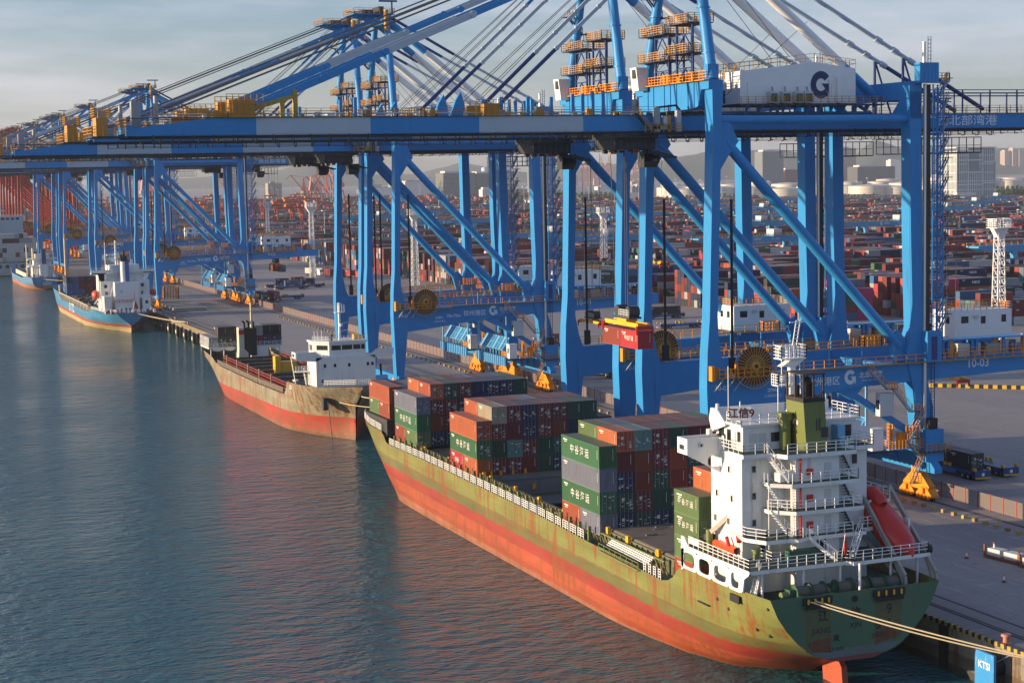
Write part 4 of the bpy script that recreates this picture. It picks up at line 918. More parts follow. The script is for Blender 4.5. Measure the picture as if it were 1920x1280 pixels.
for s,x in((-1,0),(1,16.6)):
    o=MB()
    if s<0:
        o.box(-3.1,1.6,-30.8,-28.4,24.3,24.5,0); o.box(-3.2,-3.05,-30.8,-28.4,24.2,25.95,0); o.box(-3.05,1.6,-28.5,-28.4,24.5,25.95,0)
        # bracket plate with an oval hole
        pts=[(-3.2,25.95),(.9,25.95),(1.6,25.2),(1.6,21.6),(.8,22.0),(-3.2,24.2)]
        cx,cz,a,b=.1,23.35,.85,.62; n=28
        def edge(c,s_):
            best=9
            for (p,q),(p2,q2) in zip(pts,pts[1:]+pts[:1]):
                dx,dz=p2-p,q2-q; den=c*dz-s_*dx
                if abs(den)<1e-9: continue
                t=((p-cx)*dz-(q-cz)*dx)/den; u=((p-cx)*s_-(q-cz)*c)/den
                if t>0 and -1e-6<=u<=1+1e-6: best=min(best,t)
            return best
        ang=sorted([2*math.pi*k/n for k in range(n)]+[math.atan2(q-cz,p-cx)%(2*math.pi) for p,q in pts])
        ii=[];oo=[]
        for t in ang:
            c,s_=math.cos(t),math.sin(t);e=edge(c,s_); oo.append((cx+c*e,cz+s_*e)); ii.append((cx+a*math.copysign(abs(c)**.6,c),cz+b*math.copysign(abs(s_)**.6,s_)))
        for k in range(len(ang)):
            j=(k+1)%len(ang)
            for yy in(-30.85,-30.7): o.face([(oo[k][0],yy,oo[k][1]),(oo[j][0],yy,oo[j][1]),(ii[j][0],yy,ii[j][1]),(ii[k][0],yy,ii[k][1])])
            o.face([(ii[k][0],-30.85,ii[k][1]),(ii[j][0],-30.85,ii[j][1]),(ii[j][0],-30.7,ii[j][1]),(ii[k][0],-30.7,ii[k][1])])
            o.face([(oo[k][0],-30.85,oo[k][1]),(oo[j][0],-30.85,oo[j][1]),(oo[j][0],-30.7,oo[j][1]),(oo[k][0],-30.7,oo[k][1])])
        o.box(-3.26,-3.2,-30.0,-29.0,24.7,25.2,1)
        o.tube((-1.6,-31.0,25.2),(-1.6,-30.85,25.2),.3,16,2); o.tube((-1.6,-31.02,25.2),(-1.6,-31.0,25.2),.14,12,1)
        o.tube((1.0,-30.2,24.6),(1.0,-30.2,26.2),.25,10,1); o.tube((.4,-29.0,26.0),(.4,-29.0,26.6),.35,10,0)
    else:
        o.box(15.6,19.6,-31,-28.4,24.3,24.5,0); o.box(15.6,19.6,-31.0,-30.9,24.5,25.9,0)
        o.prism([(13.2,24.8),(16.8,24.8),(16.8,27.0),(14.6,27.0)],'y',-33.6,-31.2,0); o.box(12.4,13.3,-35.9,-34.6,24.8,27.0,3); o.tube((13.8,-35.4,25.8),(13.8,-35.0,25.8),.55,14,1)
    o.build('bridge_wing',[WHITE,BLACK,PGREY,LBLUE],S1)
m=MB(); m.beam((.2,-34.2,28.9),(2.3,-35.0,28.9),.06,1.5); sg=m.build('signboard',WHITEC,S1)
ang=math.atan2(-.8,2.1)
letter('江信9',1.15,paint('sign_dark_red',(.09,.008,.015),.5,.1),(1.25,-34.66,28.9),parent=sg,tilt=(R(90),0,ang),bold=.03)
# funnel, exhaust cage, vent and mast
FUN=paint('funnel_olive_green',(.15,.18,.05),.45,.1,.4,rust=.06)
m=MB(); b=[(7.4,-37.8),(10.0,-37.8),(10.0,-33.9),(7.4,-33.9)]; t_=[(7.0,-37.8),(9.6,-37.8),(9.6,-34.2),(7.0,-34.2)]
m.idx([(p[0],p[1],24.7) for p in b]+[(p[0],p[1],30.1) for p in t_],[(0,1,5,4),(1,2,6,5),(2,3,7,6),(3,0,4,7),(4,5,6,7)])
FN=m.build('funnel',FUN,S1)
o=MB()
for k in range(4):
    a=R(45+90*k); c,s=math.cos(a),math.sin(a); L=.62
    o.face([(7.17-.005*k-.02,-35.9+L*.1*c,28.2+.1*s*L),(7.14,-35.9+L*(.9*c-.45*s),28.2+L*1.2*(.9*s+.45*c)),(7.12,-35.9+L*1.35*c,28.2+L*1.5*s),(7.14,-35.9+L*(.9*c+.35*s),28.2+L*1.2*(.9*s-.35*c))],0)
o.build('funnel_emblem',paint('emblem_white',(.75,.55,.5),.5,.1),FN)
for q in o.v: pass
o=MB(); o.rail([(8.6,-37.85,27.0),(9.0,-37.85,27.0)],1.2,.3,.05,0,4); o.box(9.2,10.0,-37.87,-37.8,26.2,27.3,0); o.build('access_hatch',DARK,FN)
SOOT=paint('sooty_steel',(.02,.016,.014),.7,.3,2,rust=.15,rcol=(.12,.04,.02))
o=MB()
for x,y in ((7.1,-37.7),(9.5,-37.7),(9.5,-34.3),(7.1,-34.3),(8.3,-37.7),(7.1,-36)): o.beam((x,y,30.1),(x,y,33.0),.16,.16)
o.box(6.9,9.7,-37.9,-34.1,33.0,33.1); o.box(6.95,9.65,-37.85,-34.15,30.05,30.5)
for x,y,h,r in ((8.0,-36.6,2.4,.3),(8.8,-36.2,1.8,.34),(8.9,-35.2,2.0,.22),(7.7,-35.3,1.5,.25)): o.tube((x,y,30.2),(x,y,30.2+h),r,10)
o.tube((8.1,-36.9,32.3),(8.0,-36.4,32.1),.5,12)
o.beam((7.1,-37.7,31.2),(8.0,-37.7,30.4),.09,.09); o.beam((9.5,-37.7,31.2),(8.6,-37.7,30.4),.09,.09); o.build('exhaust_cage',SOOT,FN)
m=MB(); m.tube((6.4,-35.0,24.8),(6.4,-35.0,28.0),.62,18); m.tube((6.4,-35.0,28.0),(6.4,-35.0,28.75),.85,18); m.build('ventilator_trunk',FUN,S1)
m=MB(); m.box(9.2,9.9,-31.3,-30.7,27.6,33.6,0); m.prism([(8.6,27.6),(9.2,29.2),(9.2,27.6)],'y',-31.1,-30.9,0)
m.box(7.8,10.9,-31.9,-30.1,34.0,34.12,0); m.rail([(7.8,-31.9,34.1),(10.9,-31.9,34.1),(10.9,-30.1,34.1),(7.8,-30.1,34.1)],1.4,.55,.06,0,4,True); m.box(7.4,9.2,-31.8,-30.4,31.1,31.2,0); m.rail([(7.4,-31.8,31.2),(9.2,-31.8,31.2)],1.2,.5,.06,0,4); m.rail([(7.4,-31.8,31.2),(7.4,-30.4,31.2)],1.2,.5,.06,0,4)
m.prism([(8.0,33.2),(9.2,33.9),(10.9,33.9),(9.9,33.2)],'y',-31.5,-30.5,0); m.tube((9.0,-31,34.1),(9.0,-31,35.4),.18,8,0); m.beam((8.1,-31,35.3),(9.9,-31,35.5),.2,.15,0)
m.tube((8.2,-31.4,31.6),(8.2,-31.4,32.2),.3,10,0)
m.ladder((9.6,-31.2,34.2),(10.3,-31.2,38.2),.5,0,.1,.4,side=(1,0,0)); m.beam((9.2,-31.2,38.0),(11.0,-31.2,38.0),.12,.12,0); m.tube((10.3,-31.2,38),(10.3,-31.2,39),.05,6,0)
m.ladder((8.5,-31.8,27.6),(8.5,-31.8,31.0),.5,1,.07,.3,side=(1,0,0)); m.tube((7.5,-31.6,27.6),(7.5,-31.6,31),.06,6,0); m.tube((10.4,-31.6,27.6),(10.2,-31.6,33.6),.06,6,0); m.tube((7.9,-31.7,31),(7.9,-31.7,34),.06,6,0)
for z in (28.6,29.8,32.2): m.beam((9.0,-31.5,z),(10.4,-31.5,z),.07,.07,0)
m.tube((1.7,-31,27.7),(1.7,-31,33.6),.05,6,0); m.tube((1.1,-29.6,27.6),(1.1,-29.6,29.4),.2,8,0); m.tube((3.4,-30.5,28),(3.4,-30.5,29.6),.07,6,0)
m.build('radar_mast',[WHITEC,BLACK],S1)
# mooring deck machinery
m=MB(); GRW=paint('winch_green',(.03,.09,.05),.6,.3,1,rust=.2)
for x in (3.6,8.6,12.6):
    for k,w in((0,1.7),(1.9,1.6)):
        m.tube((x+k,-41.6,10.7),(x+k+w-.1,-41.6,10.7),.72,16,1); m.tube((x+k-.1,-41.6,10.7),(x+k,-41.6,10.7),1.0,16,0); m.tube((x+k+w-.1,-41.6,10.7),(x+k+w,-41.6,10.7),1.0,16,0)
    m.box(x-.8,x-.1,-42.1,-40.9,9.5,11.2,0); m.tube((x-1.6,-41.6,10.6),(x-.8,-41.6,10.6),.4,12,2); m.box(x-1,x+3.8,-42.4,-40.8,9.5,9.95,0)
for x in (3.4,6.4,7.2,11.2,12.0,15.0,17.5): m.tube((x,-43.2,9.5),(x,-43.2,10.6),.26,10,0); m.tube((x,-43.2,10.6),(x,-43.2,10.7),.34,10,2)
m.build('mooring_winch',[GRW,paint('coiled_rope',(.12,.11,.09),.9,.3,3),PST],S1)
m=MB()
for x0,x1 in((3.2,6.6),(11.6,15.4)):
    m.box(x0,x1,-44.25,-44.0,10.0,10.75,0); m.box(x0+.2,x1-.2,-44.35,-44.25,9.55,9.95,0)
    for k in range(4): x=x0+.5+k*(x1-x0-1)/3; m.tube((x,-44.34,10.15),(x,-44.34,10.65),.12,8,1)
m.tube((9.4,-44.1,10.1),(9.4,-44.0,10.1),.35,14,0)
m.box(-1.3,-1.15,-38.6,-36.6,9.4,10.2,0); m.box(-1.34,-1.2,-31.8,-29.2,7.6,7.75,0)
for y,z in((-33.4,8.8),(-35.6,8.2),(-40.2,7.0),(-43,9.8),(-41.5,6.5)): m.tube((side1(y,z)-.06,y,z),(side1(y,z)+.1,y,z),.2,10,0)
m.build('fairlead',[BLACK,SPRY],S1)
# lettering on the stern
for s,sz,x,z in(('江',1.25,5.6,8.6),('信',1.35,9.5,8.5),('9',1.5,13.6,8.55),('泉',.8,7.3,5.9) if False else ('泉',.8,7.2,6.1),('州',.8,12.2,6.9)):
    letter(s,sz,LETB,(x,-44.02,z),'-y',S1,'name_lettering',.03)
for s,sz,x,z in(('JIANG',.85,5.4,7.1),('XIN',.85,9.5,7.3),('9',.7,13.6,7.3),('QUAN',.6,7.2,5.0),('ZHOU',.6,12.3,5.9)): letter(s,sz,LETB,(x,-44.02,z),'-y',S1,'name_lettering',.01)
STN=paint('rust_stain',(.15,.045,.02),.8,.5,1.2,rust=.5,rcol=(.055,.12,.07),streak=(2.2,2.2,.15))
m=MB(); m.face([(3.4,-44.008,9.5),(6.5,-44.008,9.5),(6.5,-44.008,4.75),(3.6,-44.008,5.0)]); m.face([(11.9,-44.008,9.5),(15.2,-44.008,9.5),(15.0,-44.008,5.4),(11.7,-44.008,4.9)]); 
STAIN=paint('stain_olive',(.10,.105,.045),.7,.3,1,rust=.3,rcol=(.15,.05,.02),streak=(2,2,.1)); m.build('stern_rust_stain',STAIN,S1)
m=MB()
m.face([(3.6,-44.014,6.0),(6.6,-44.014,6.4),(6.5,-44.014,4.72),(4.3,-44.014,4.95)]); m.face([(11.9,-44.014,6.3),(15.0,-44.014,7.0),(15.0,-44.014,5.6),(12.0,-44.014,5.0)])
m.build('stern_rust_stain',STN,S1)
hbt=[( z,hb1(-44,z)) for z in (3.62,3.8,4.1,4.5,5.0)]
m=MB(); m.face([(SX-h,-44.006,z) for z,h in hbt[:3]][::-1]+[(SX+h,-44.006,z) for z,h in hbt[:3]]); m.build('boot_top',paint('dull_red_boot_top',(.2,.045,.04),.6,.3,.8),S1)
m=MB(); a,b=hbt[2],hbt[4]; m.face([(SX-a[1],-44.006,a[0]),(SX+a[1],-44.006,a[0]),(SX+b[1]-.2,-44.006,b[0]),(SX-b[1]+.2,-44.006,b[0])]); m.build('boot_top_edge',paint('grey_edge_paint',(.11,.14,.14),.6,.3,.8),S1)
m=MB(); m.prism([(-42.2,-2),(-38.2,-2),(-37.6,3.1),(-40.6,3.2),(-41.6,2.2)],'x',SX-.35,SX+.35); m.tube((SX,-39,2.5),(SX,-39,4.0),.4,10); m.build('rudder',paint('rudder_red',(.40,.07,.03),.6,.25,.8,rust=.3),S1)
# lifeboat on its launching davit (things of their own)
ax=Vector((1.2,-8.3,-5.5)).normalized()
LB=thing('lifeboat','bright red enclosed lifeboat sloping in its davit at the stern of the green ship','lifeboat')
def boat_rows(c0,ax,L,w,h,prof):
    sd=ax.cross(Vector((0,0,1))).normalized(); up=sd.cross(ax).normalized(); rows=[]
    for t,ww,h0,h1 in prof:
        c=c0+ax*L*t; rows.append([tuple(c+sd*(w*ww*math.copysign(abs(math.cos(a))**.8,math.cos(a)))+up*((h*h1 if math.sin(a)>0 else h*h0)*abs(math.sin(a))**.9*math.copysign(1,math.sin(a)))) for a in [2*math.pi*k/16 for k in range(16)]])
    return rows
LBR=paint('lifeboat_red',(.55,.022,.012),.3,.08,1)
m=MB(); c0=Vector((17.2,-34.0,17.6)); m.loft(boat_rows(c0+Vector((.1,-.2,.2)),ax,8.6,1.75,1.65,[(0,.05,.1,.3),(.01,.75,.7,.9),(.12,.95,.95,1.0),(.35,1,1,.95),(.6,1,1,.9),(.8,.8,.85,.75),(.93,.45,.5,.45),(1,.03,.03,.05)]),0,True,True); m.build('hull',LBR,LB)
m=MB(); m.loft(boat_rows(c0+Vector((0,-.6,1.75)),ax,2.6,1.0,.9,[(0,.6,.5,.7),(.15,.9,.9,1),(.85,.8,.9,1),(1,.5,.4,.6)]),0,True,True); m.build('cockpit',LBR,LB)
m=MB()
for x in (15.4,19.3):
    m.beam((x+.4,-34.6,19.6),(x+1.2,-42.4,11.4),.34,.5); m.beam((x+.3,-35,19.2),(x-.2,-34,15.5),.22,.22); m.beam((x+1.2,-42.4,11.4),(x+1.2,-42.6,9.6),.34,.34); m.beam((x+1.0,-40.6,13.2),(x+1.3,-42.2,9.6),.25,.3)
m.beam((16.3,-34.6,19.6),(19.4,-34.6,19.6),.25,.25); m.tube((20.4,-40.6,13.6),(21.0,-40.6,13.6),.5,12,1); m.box(19.7,19.95,-38.4,-37.6,15.0,16.6,2)
m.beam((15.2,-35.2,15.2),(16.2,-41.2,11.5),.15,.4); m.build('lifeboat_davit',[paint('davit_grey_paint',(.33,.31,.27),.5,.15,1,rust=.15),BLACK,WHITEC],S1)
RB=thing('rescue_boat','orange open rescue boat on the port side of the poop deck','boat')
m=MB(); c0=Vector((.2,-30.4,14.3)); m.loft(boat_rows(c0,Vector((.1,-1,0)).normalized(),4.6,.75,.6,[(0,.1,.4,.6),(.05,.6,.8,.6),(.3,.95,1,.45),(.7,1,1,.45),(1,.8,.8,.45)]),0,True,True); m.build('hull',ORNG if False else paint('rescue_boat_orange',(.68,.09,.02),.4,.1),RB)
m=MB(); m.beam((.5,-35.4,15.3),(1.2,-33.6,15.9),.4,.35); m.beam((.2,-34.4,13.5),(.3,-33.0,15.4),.3,.3); m.build('engine_bracket',RED,RB)
m=MB(); m.tube((.0,-29.6,13.4),(.0,-29.6,15.6),.4,10,1); m.beam((.0,-30.0,15.4),(1.6,-34.0,18.9),.28,.5,0); m.box(-.3,.9,-29.4,-28.8,13.4,15.0,2); m.build('provision_crane',[paint('crane_boom_grey',(.32,.30,.25),.5,.2),FUN,DARK],S1)
m=MB()
for k in range(2): m.tube((-.9+0,-27.0-k*1.3,14.0),(-.9,-28.1-k*1.3,14.0),.38,12)
m.build('life_raft_canister',WHITEC,S1)
m=MB(); m.beam((9.9,-40.6,13.3),(9.9,-41.4,16.4),.06,.06,0); m.prism([(9.95,14.2),(10.15,14.0),(10.3,15.0),(10.1,16.2),(9.95,16.4)],'y',-41.2,-41.12,1); m.build('flag',[WHITEC,RED],S1)
# mooring lines
def line(p,q,sag,r=.06,label='',mat=ROPE,n=14):
    m=MB(); p=Vector(p);q=Vector(q); pts=[p+(q-p)*k/n-Vector((0,0,sag*4*(k/n)*(1-k/n))) for k in range(n+1)]
    m.path(pts,r,5); o=m.build('mooring_line',mat); tag(o,label,'rope','mooring lines'); return o
# --- containers on board
G='containers stacked on the green ship'
cw=2.463
def stack(y,z0,bay,x_row,tiers,x0=0.0,suffix=''):
    """tiers: list of (H, [(L,col,end,text),..]) upward"""
    z=z0
    for ti,(H,cs) in enumerate(tiers):
        yy=y
        for ci,c in enumerate(cs):
            L,col,end,text=(c+(None,))[:4] if len(c)<4 else c
            lab='%s container, %s, %s row%s of green ship %s bay'%(col,'tier '+['one','two','three','four','five'][ti],['outermost port','second','third','fourth','fifth','sixth','seventh','eighth','starboard'][x_row],'' if len(cs)==1 else (', near half' if ci==0 else ', far half'),bay)
            container(col,L,H,(x0+x_row*cw,yy,z),lab,G,end,text=text); yy+=L+.06
        z+=H
ZG=('中 谷 海 运',1.25,(-.03,6.2,1.45),'-x')
ZG2=('中 谷 海 运',.8,(-.03,3.2,1.4),'-x')
L4,L2=12.19,6.06
bay='aft'
stack(0,9.3,bay,0,[(2.59,[(L2,'grey blue','wall'),(L2,'brick red','wall')]),(2.9,[(L4,'green',2,ZG)]),(2.9,[(L4,'grey blue','wall')]),(2.9,[(L4,'green','wall',ZG)])])
grid=[ # rows 1..7, bottom to top (colour,end)
[('navy blue',1),('dark green',3),('navy blue',4),('maroon','wall'),('rust red',5)],
[('dark green',6),('maroon',7),('rust red','wall'),('rust red','wall'),('teal',8)],
[('navy blue',9),('dark green','wall'),('dark green',2),('maroon',3),('maroon',5)],
[('navy blue',2),('dark green',4),('brick red','wall'),('brick red','wall'),('dark green','wall')],
[('dark green','wall'),('navy blue',6),('maroon',8),('dark green',1),('maroon','wall')],
[('maroon','wall'),('rust red','wall'),('navy blue',3),('rust red',5),('maroon',7)],
[('rust red','wall'),('dark green',2),('maroon','wall'),('rust red','wall'),('rust red','wall')]]
topfar=['olive green','steel blue','rust red','rust red','rust red','rust red','green']
topnear=['orange red','olive green','rust red','green','rust red','rust red','dark green']
for r,g_ in enumerate(grid):
    tiers=[(2.6,[(L4,c,e)]) for c,e in g_[:4]]+[(2.6,[(L2,{'rust red':'rust red','teal':'teal'}.get(g_[4][0],g_[4][0]) if r else 'orange red',g_[4][1]),(L2,topfar[r],'wall')])]
    stack(0,9.3,bay,r+1,tiers)
bay='middle'
stack(45.07,9.7,bay,0,[(2.59,[(L2,'orange red','wall'),(L2,'bright red','wall',('中谷',.9,(-.03,3.0,1.3),'-x'))]),(2.9,[(L4,'green',3,ZG)]),(2.9,[(L4,'orange red',4)])])
grid=[[('maroon',5),('dark green','wall'),('maroon',7),('navy blue',8)],[('maroon',1),('teal',2),('maroon','wall'),('rust red',3)],[('maroon','wall'),('maroon',5),('navy blue',6),('navy blue',8)],[('dark green','wall'),('dark green','wall'),('maroon',1),('maroon',3)],[('navy blue',4),('dark green',7),('rust red','wall'),('maroon',9)],[('maroon',2),('navy blue','wall'),('navy blue','wall'),('dark green','wall')],[('navy blue',3),('dark green','wall'),('navy blue',5),('dark green','wall')]]
tn=['beige','rust red','steel blue','brick red','rust red','dark green','olive green']; tf=['orange red','rust red','rust red','grey blue','rust red','rust red','rust red']
for r,g_ in enumerate(grid):
    stack(45.07,9.7,bay,r+1,[(2.6,[(L4,c,e)]) for c,e in g_[:3]]+[(2.6,[(L2,['navy blue','maroon','navy blue','maroon','maroon','dark green','dark green'][r] if r else 'beige',g_[3][1]),(L2,tf[r],'wall')])])
stack(45.07,9.7,bay,8,[(2.6,[(L4,'navy blue',4)]),(2.6,[(L4,'navy blue','wall')]),(2.6,[(L4,'maroon',6)])])
bay='forward'
stack(74.0,10.05,bay,0,[(2.59,[(L2,'olive green',4),(L2,'brick red','wall')]),(2.9,[(L4,'green','wall',ZG)]),(2.9,[(L4,'grey blue',6)])])
grid=[[('navy blue',8),('rust red','wall'),('maroon',1)],[('navy blue',2),('maroon',9),('maroon',3)],[('dark green',6),('navy blue','wall'),('navy blue',4)],[('rust red','wall'),('maroon',5),('dark green','wall')],[('maroon',1),('navy blue',3),('maroon',7)],[('navy blue','wall'),('dark green',5),('navy blue','wall')],[('dark green',2),('maroon','wall'),('dark green','wall')]]
tc_=['orange red','dark green','maroon','navy blue','navy blue','navy blue','dark green']; tf=['orange red','olive green','rust red','grey blue','rust red','steel blue','olive green']
ends=[7,5,3,'wall',1,9,'wall']
for r,g_ in enumerate(grid):
    stack(74.0,10.05,bay,r+1,[(2.6,[(L4,c,e)]) for c,e in g_[:3]]+[(2.6,[(L2,tc_[r],ends[r]),(L2,tf[r],'wall')])])
bay='bow'
stack(89.2,13.0,bay,0,[(2.6,[(L2,'brick red','wall'),(L2,'olive green','wall')]),(2.9,[(L4,'orange red',2)])])
for r in range(1,6): stack(89.2,13.0,bay,r,[(2.6,[(L4,['maroon','navy blue','rust red','dark green','maroon'][r-1],'wall')]),(2.6,[(L2,['grey blue','maroon','rust red','green','rust red'][r-1],'wall'),(L2,['rust red','grey blue','maroon','rust red','green'][r-1],'wall')])])
bay='bridge side'
stack(-27.05,8.35,bay,0,[(2.6,[(L2,'orange red','wall')]),(2.6,[(L2,'olive green','wall',None)]),(2.6,[(L2,'olive green',6,ZG2)]),(2.6,[(L2,'olive green','wall',ZG2)])])
stack(-27.05,10.7,bay,1,[(2.6,[(L2,'maroon','wall')]),(2.6,[(L2,'rust red','wall')]),(2.6,[(L2,'dark green','wall')]),(2.6,[(L2,'orange red','wall')])])
for x,zz,col in ((SX,0,0),): pass
line((4.6,-44.4,10.4),(24.0,-66.0,6.0),.35,.085,'upper pale mooring line from the green stern down to the quay')
line((3.9,-44.4,10.4),(23.9,-64.0,5.9),.6,.085,'lower pale mooring line from the green stern down to the quay')
# ---------------------------------------------------------------- rusty grey and red ship, bow towards the camera
SX2=11.4
S2=thing('cargo_ship','rusty grey and red cargo ship with white bridge at its bow, second in line','ship',(0,0,0))
H2=hull_mat('grey_ship_hull_paint',[(1.0,(.24,.12,.085)),(3.0,(.33,.052,.032)),(4.4,(.40,.040,.026)),(40,(.27,.25,.175))],-.018,.80,(.20,.075,.022),.35,y0=171,dull=(.30,.22,.16))
st2={144:[(11.6,0),(12.2,.6),(13.5,1.2)],147:[(9.3,0),(10.5,1.6),(12,3.4),(13.5,4.2)],150:[(7.0,0),(8.5,2.0),(10,4.0),(12,6.3),(13.5,7)],
152:[(-3,0),(0,.15),(3,.3),(6,.7),(8,2.6),(10,5.2),(12,7.6)],156:[(-3,.6),(0,2.2),(3,2.9),(6,4.2),(8,6.0),(10,7.8),(12,8.9)],163:[(-3,3),(0,5.8),(3,6.6),(6,7.7),(8,8.6),(10,9.2),(12,9.5)],
172:[(-3,6),(0,8.4),(3,9.0),(6,9.4),(12,9.6)],180:[(-3,8),(0,9.4),(3,9.55),(12,9.6)],235:[(-3,8),(0,9.4),(3,9.55),(12,9.6)],
248:[(-3,4),(0,7.8),(3,9),(6,9.5),(12,9.6)],258:[(-.5,0),(0,2.5),(2,5.5),(4,7.8),(7,9.2),(12,9.5)],266.5:[(2.2,0),(3,3),(4.5,6),(7,8.4),(10,9.1)]}
T2=[(144,12.0),(150,11.6),(160,11.2),(170.4,10.95),(171.2,10.7),(172.2,9.4),(173.3,8.3),(174.8,7.8),(200,7.4),(245,7.4),(249,8.0),(252.5,8.8),(254,8.9),(267,9.4)]
top2=lambda y:interp(T2,y)
_,hb2=build_hull('hull',st2,top2,[144,145.5,147,148.5,150,151,152,154,156,159,163,167,170.4,171.2,172.2,173.3,174.8,180,190,200,220,235,242,248,252,255,258,261,264,266.5],SX2,[H2],S2,15,266.5)
m=MB()
def strip2(y0,y1,z,i=.15): m.face([(SX2-hb2(y0,z)+i,y0,z),(SX2+hb2(y0,z)-i,y0,z),(SX2+hb2(y1,z)-i,y1,z),(SX2-hb2(y1,z)+i,y1,z)])
for a,b,z in ((146,150,10.6),(150,156,10.6),(156,172,10.5),(172,200,6.6),(200,250,6.6),(250,266.4,7.6)): strip2(a,b,z)
m.build('main_deck',DECK,S2)
RHR=paint('hatch_rail_red',(.20,.025,.02),.6,.25,.8,rust=.2)
m=MB()
for s in(-1,1):
    x=SX2+s*7.6
    for z in (7.4,8.2,9.0,9.6): m.beam((x,176,z),(x,247,z),.3,.25,0,False)
    y=176
    while y<247: m.box(x-.18,x+.18,y,y+.18,6.6,9.7,0); y+=1.7
m.build('hatch_side_rail',RHR,S2)
m=MB()
for k in range(8):
    y=180+k*8.4; m.box(SX2-7.4,SX2+7.4,y,y+6.6,6.8,8.4,0); m.box(SX2-7.4,SX2+7.4,y+6.6,y+6.9,6.8,9.0,0)
    for x in range(-7,8,2): m.box(SX2+x,SX2+x+.2,y-.25,y-.05,7,9.2,1)
    m.beam((SX2-7.4,y-.1,9.1),(SX2+7.4,y-.1,9.1),.16,.16,1)
m.build('hatch_cover',[paint('hatch_dark_brown',(.055,.045,.04),.7,.3,.6,rust=.3),paint('hatch_frame_tan',(.22,.17,.10),.7,.3)],S2)
m=MB(); m.box(SX2-2.8,SX2-1.4,210,212.4,8.2,12.4,0); m.box(SX2-1.2,SX2+2.6,210.6,212.8,8.2,11,0); m.beam((SX2-2.4,211,12.4),(SX2-1.0,211,9),.5,.5,0); m.build('hatch_cover_crane',SPRY,S2)
m=MB(); m.rail([(SX2-9.4,175.5,7.8),(SX2-9.4,200,7.4),(SX2-9.4,246,7.4)],1.2,1.6,.09,0,4); m.rail([(SX2+9.4,175.5,7.8),(SX2+9.4,246,7.4)],1.2,1.6,.08,0,4); m.build('main_deck_railing',paint('rail_tan',(.34,.30,.24),.6,.2,1,rust=.2),S2)
m=MB()
for y in (188,200,212,224,236): m.beam((SX2-9.0,y,7.5),(SX2-9.0,y,10.8),.3,.3)
m.build('deck_post',paint('post_tan',(.36,.30,.2),.6,.2,1,rust=.2),S2)
# bridge block near the bow
hs=MB(); hs.box(5.1,18.1,158,165.4,10.5,17.0,0); hs.box(1.0,22.0,158.2,161.2,16.9,17.1,0)
hs.prism([(158.2,17.0),(158.2,18.3),(161.2,18.3),(161.2,17.0)],'x',.7,.9,0)
hs.prism([(.8,16.6),(.8,18.3),(4.9,18.3),(6.8,17.0),(5.1,16.2)],'y',158.0,158.15,0); hs.prism([(22.2,17.0),(22.2,18.3),(18.4,18.3),(16.8,17.0),(18.1,16.4)],'y',158.0,158.15,0); hs.box(22.0,22.2,158.2,161.2,17,18.3,0)
HO2=hs.build('deckhouse',WHITE,S2)
for x,z in ((7,15.2),(9.2,15.2),(12.3,15.2),(16.4,15.2),(17.4,15.2),(6.4,12)):
    o=MB(); o.box(x-.25,x+.25,157.93,158,z-.35,z+.35); o.build('window',GLASS,HO2)
o=MB(); o.box(.66,.7,159,160.6,17.3,17.9); o.build('window',GLASS,HO2)
wh=MB(); pl=[(5.4,161.4),(8.2,158.6),(16.2,158.6),(16.2,165),(5.4,165)]; wh.prism(pl,'z',17.1,19.9,0); wh.prism([(5.1,161.3),(8.1,158.3),(16.5,158.3),(16.5,165.3),(5.1,165.3)],'z',19.9,20.3,0)
WH2=wh.build('wheelhouse',WHITE,S2)
for a,b in((8.7,10.7),(11.0,13.2),(13.5,15.0),(15.2,16.0)):
    o=MB(); o.box(a,b,158.55,158.6,18.4,19.4); o.build('window',GLASS,WH2)
o=MB(); o.face([(6.0,160.76,18.4),(7.9,158.86,18.4),(7.9,158.86,19.4),(6.0,160.76,19.4)]); o.build('window',GLASS,WH2)
for y0,y1 in((161.9,162.8),(163.2,164.2)):
    o=MB(); o.box(5.35,5.4,y0,y1,18.2,19.4); o.build('window',GLASS,WH2)
m=MB(); m.rail([(5.3,161.3,20.3),(8.2,158.5,20.3),(16.3,158.5,20.3)],1,.8,.06,0,3); m.rail([(6.5,157.0,11.1),(12,151.5,11.5),(16,155.0,11.2)],1.1,.8,.09,0,3); m.rail([(1.2,161.2,17.1),(5,161.2,17.1)],1.1,.8,.06,0,3)
for x in (5.8,6.5,7.4): m.tube((x,161.6,20.3),(x,161.6,22.4),.05,5,0)
m.box(14.2,15.8,160,162,20.3,21.3,1); m.tube((9,159.4,20.3),(9,159.4,21.7),.3,8,2)
m.build('bridge_railing',[WHITEC,SPRY,DARK],S2)
m=MB(); m.tube((11.2,161,20.3),(11.2,161,28.2),.28,10,0); m.box(10.2,12.2,160.4,161.6,26.1,26.2,0); m.rail([(10.2,160.4,26.2),(12.2,160.4,26.2)],1.6,.5,.07,0,3)
for z in (22,23.6): m.beam((10.8,161,z),(13,161,z+.4),.08,.08,0)
m.tube((11.4,160.6,23.2),(11.4,160.6,23.8),.4,10,0); m.beam((10.4,161,28),(12,161,28),.1,.1,0); m.build('radar_mast',WHITEC,S2)
m=MB(); m.rail([(2.4,165,13.6),(5.1,165,13.6)],1.1,.6,.07,0,3); m.box(2.2,5.1,163.5,166,13.5,13.6,0); m.stair((4.4,162.5,10.6),(4.4,164.6,13.5),.8,0,0,side=(1,0,0)); m.beam((2.6,166,10.5),(1.4,165,16.8),.14,.14,0); m.build('side_stair',WHITE,S2)
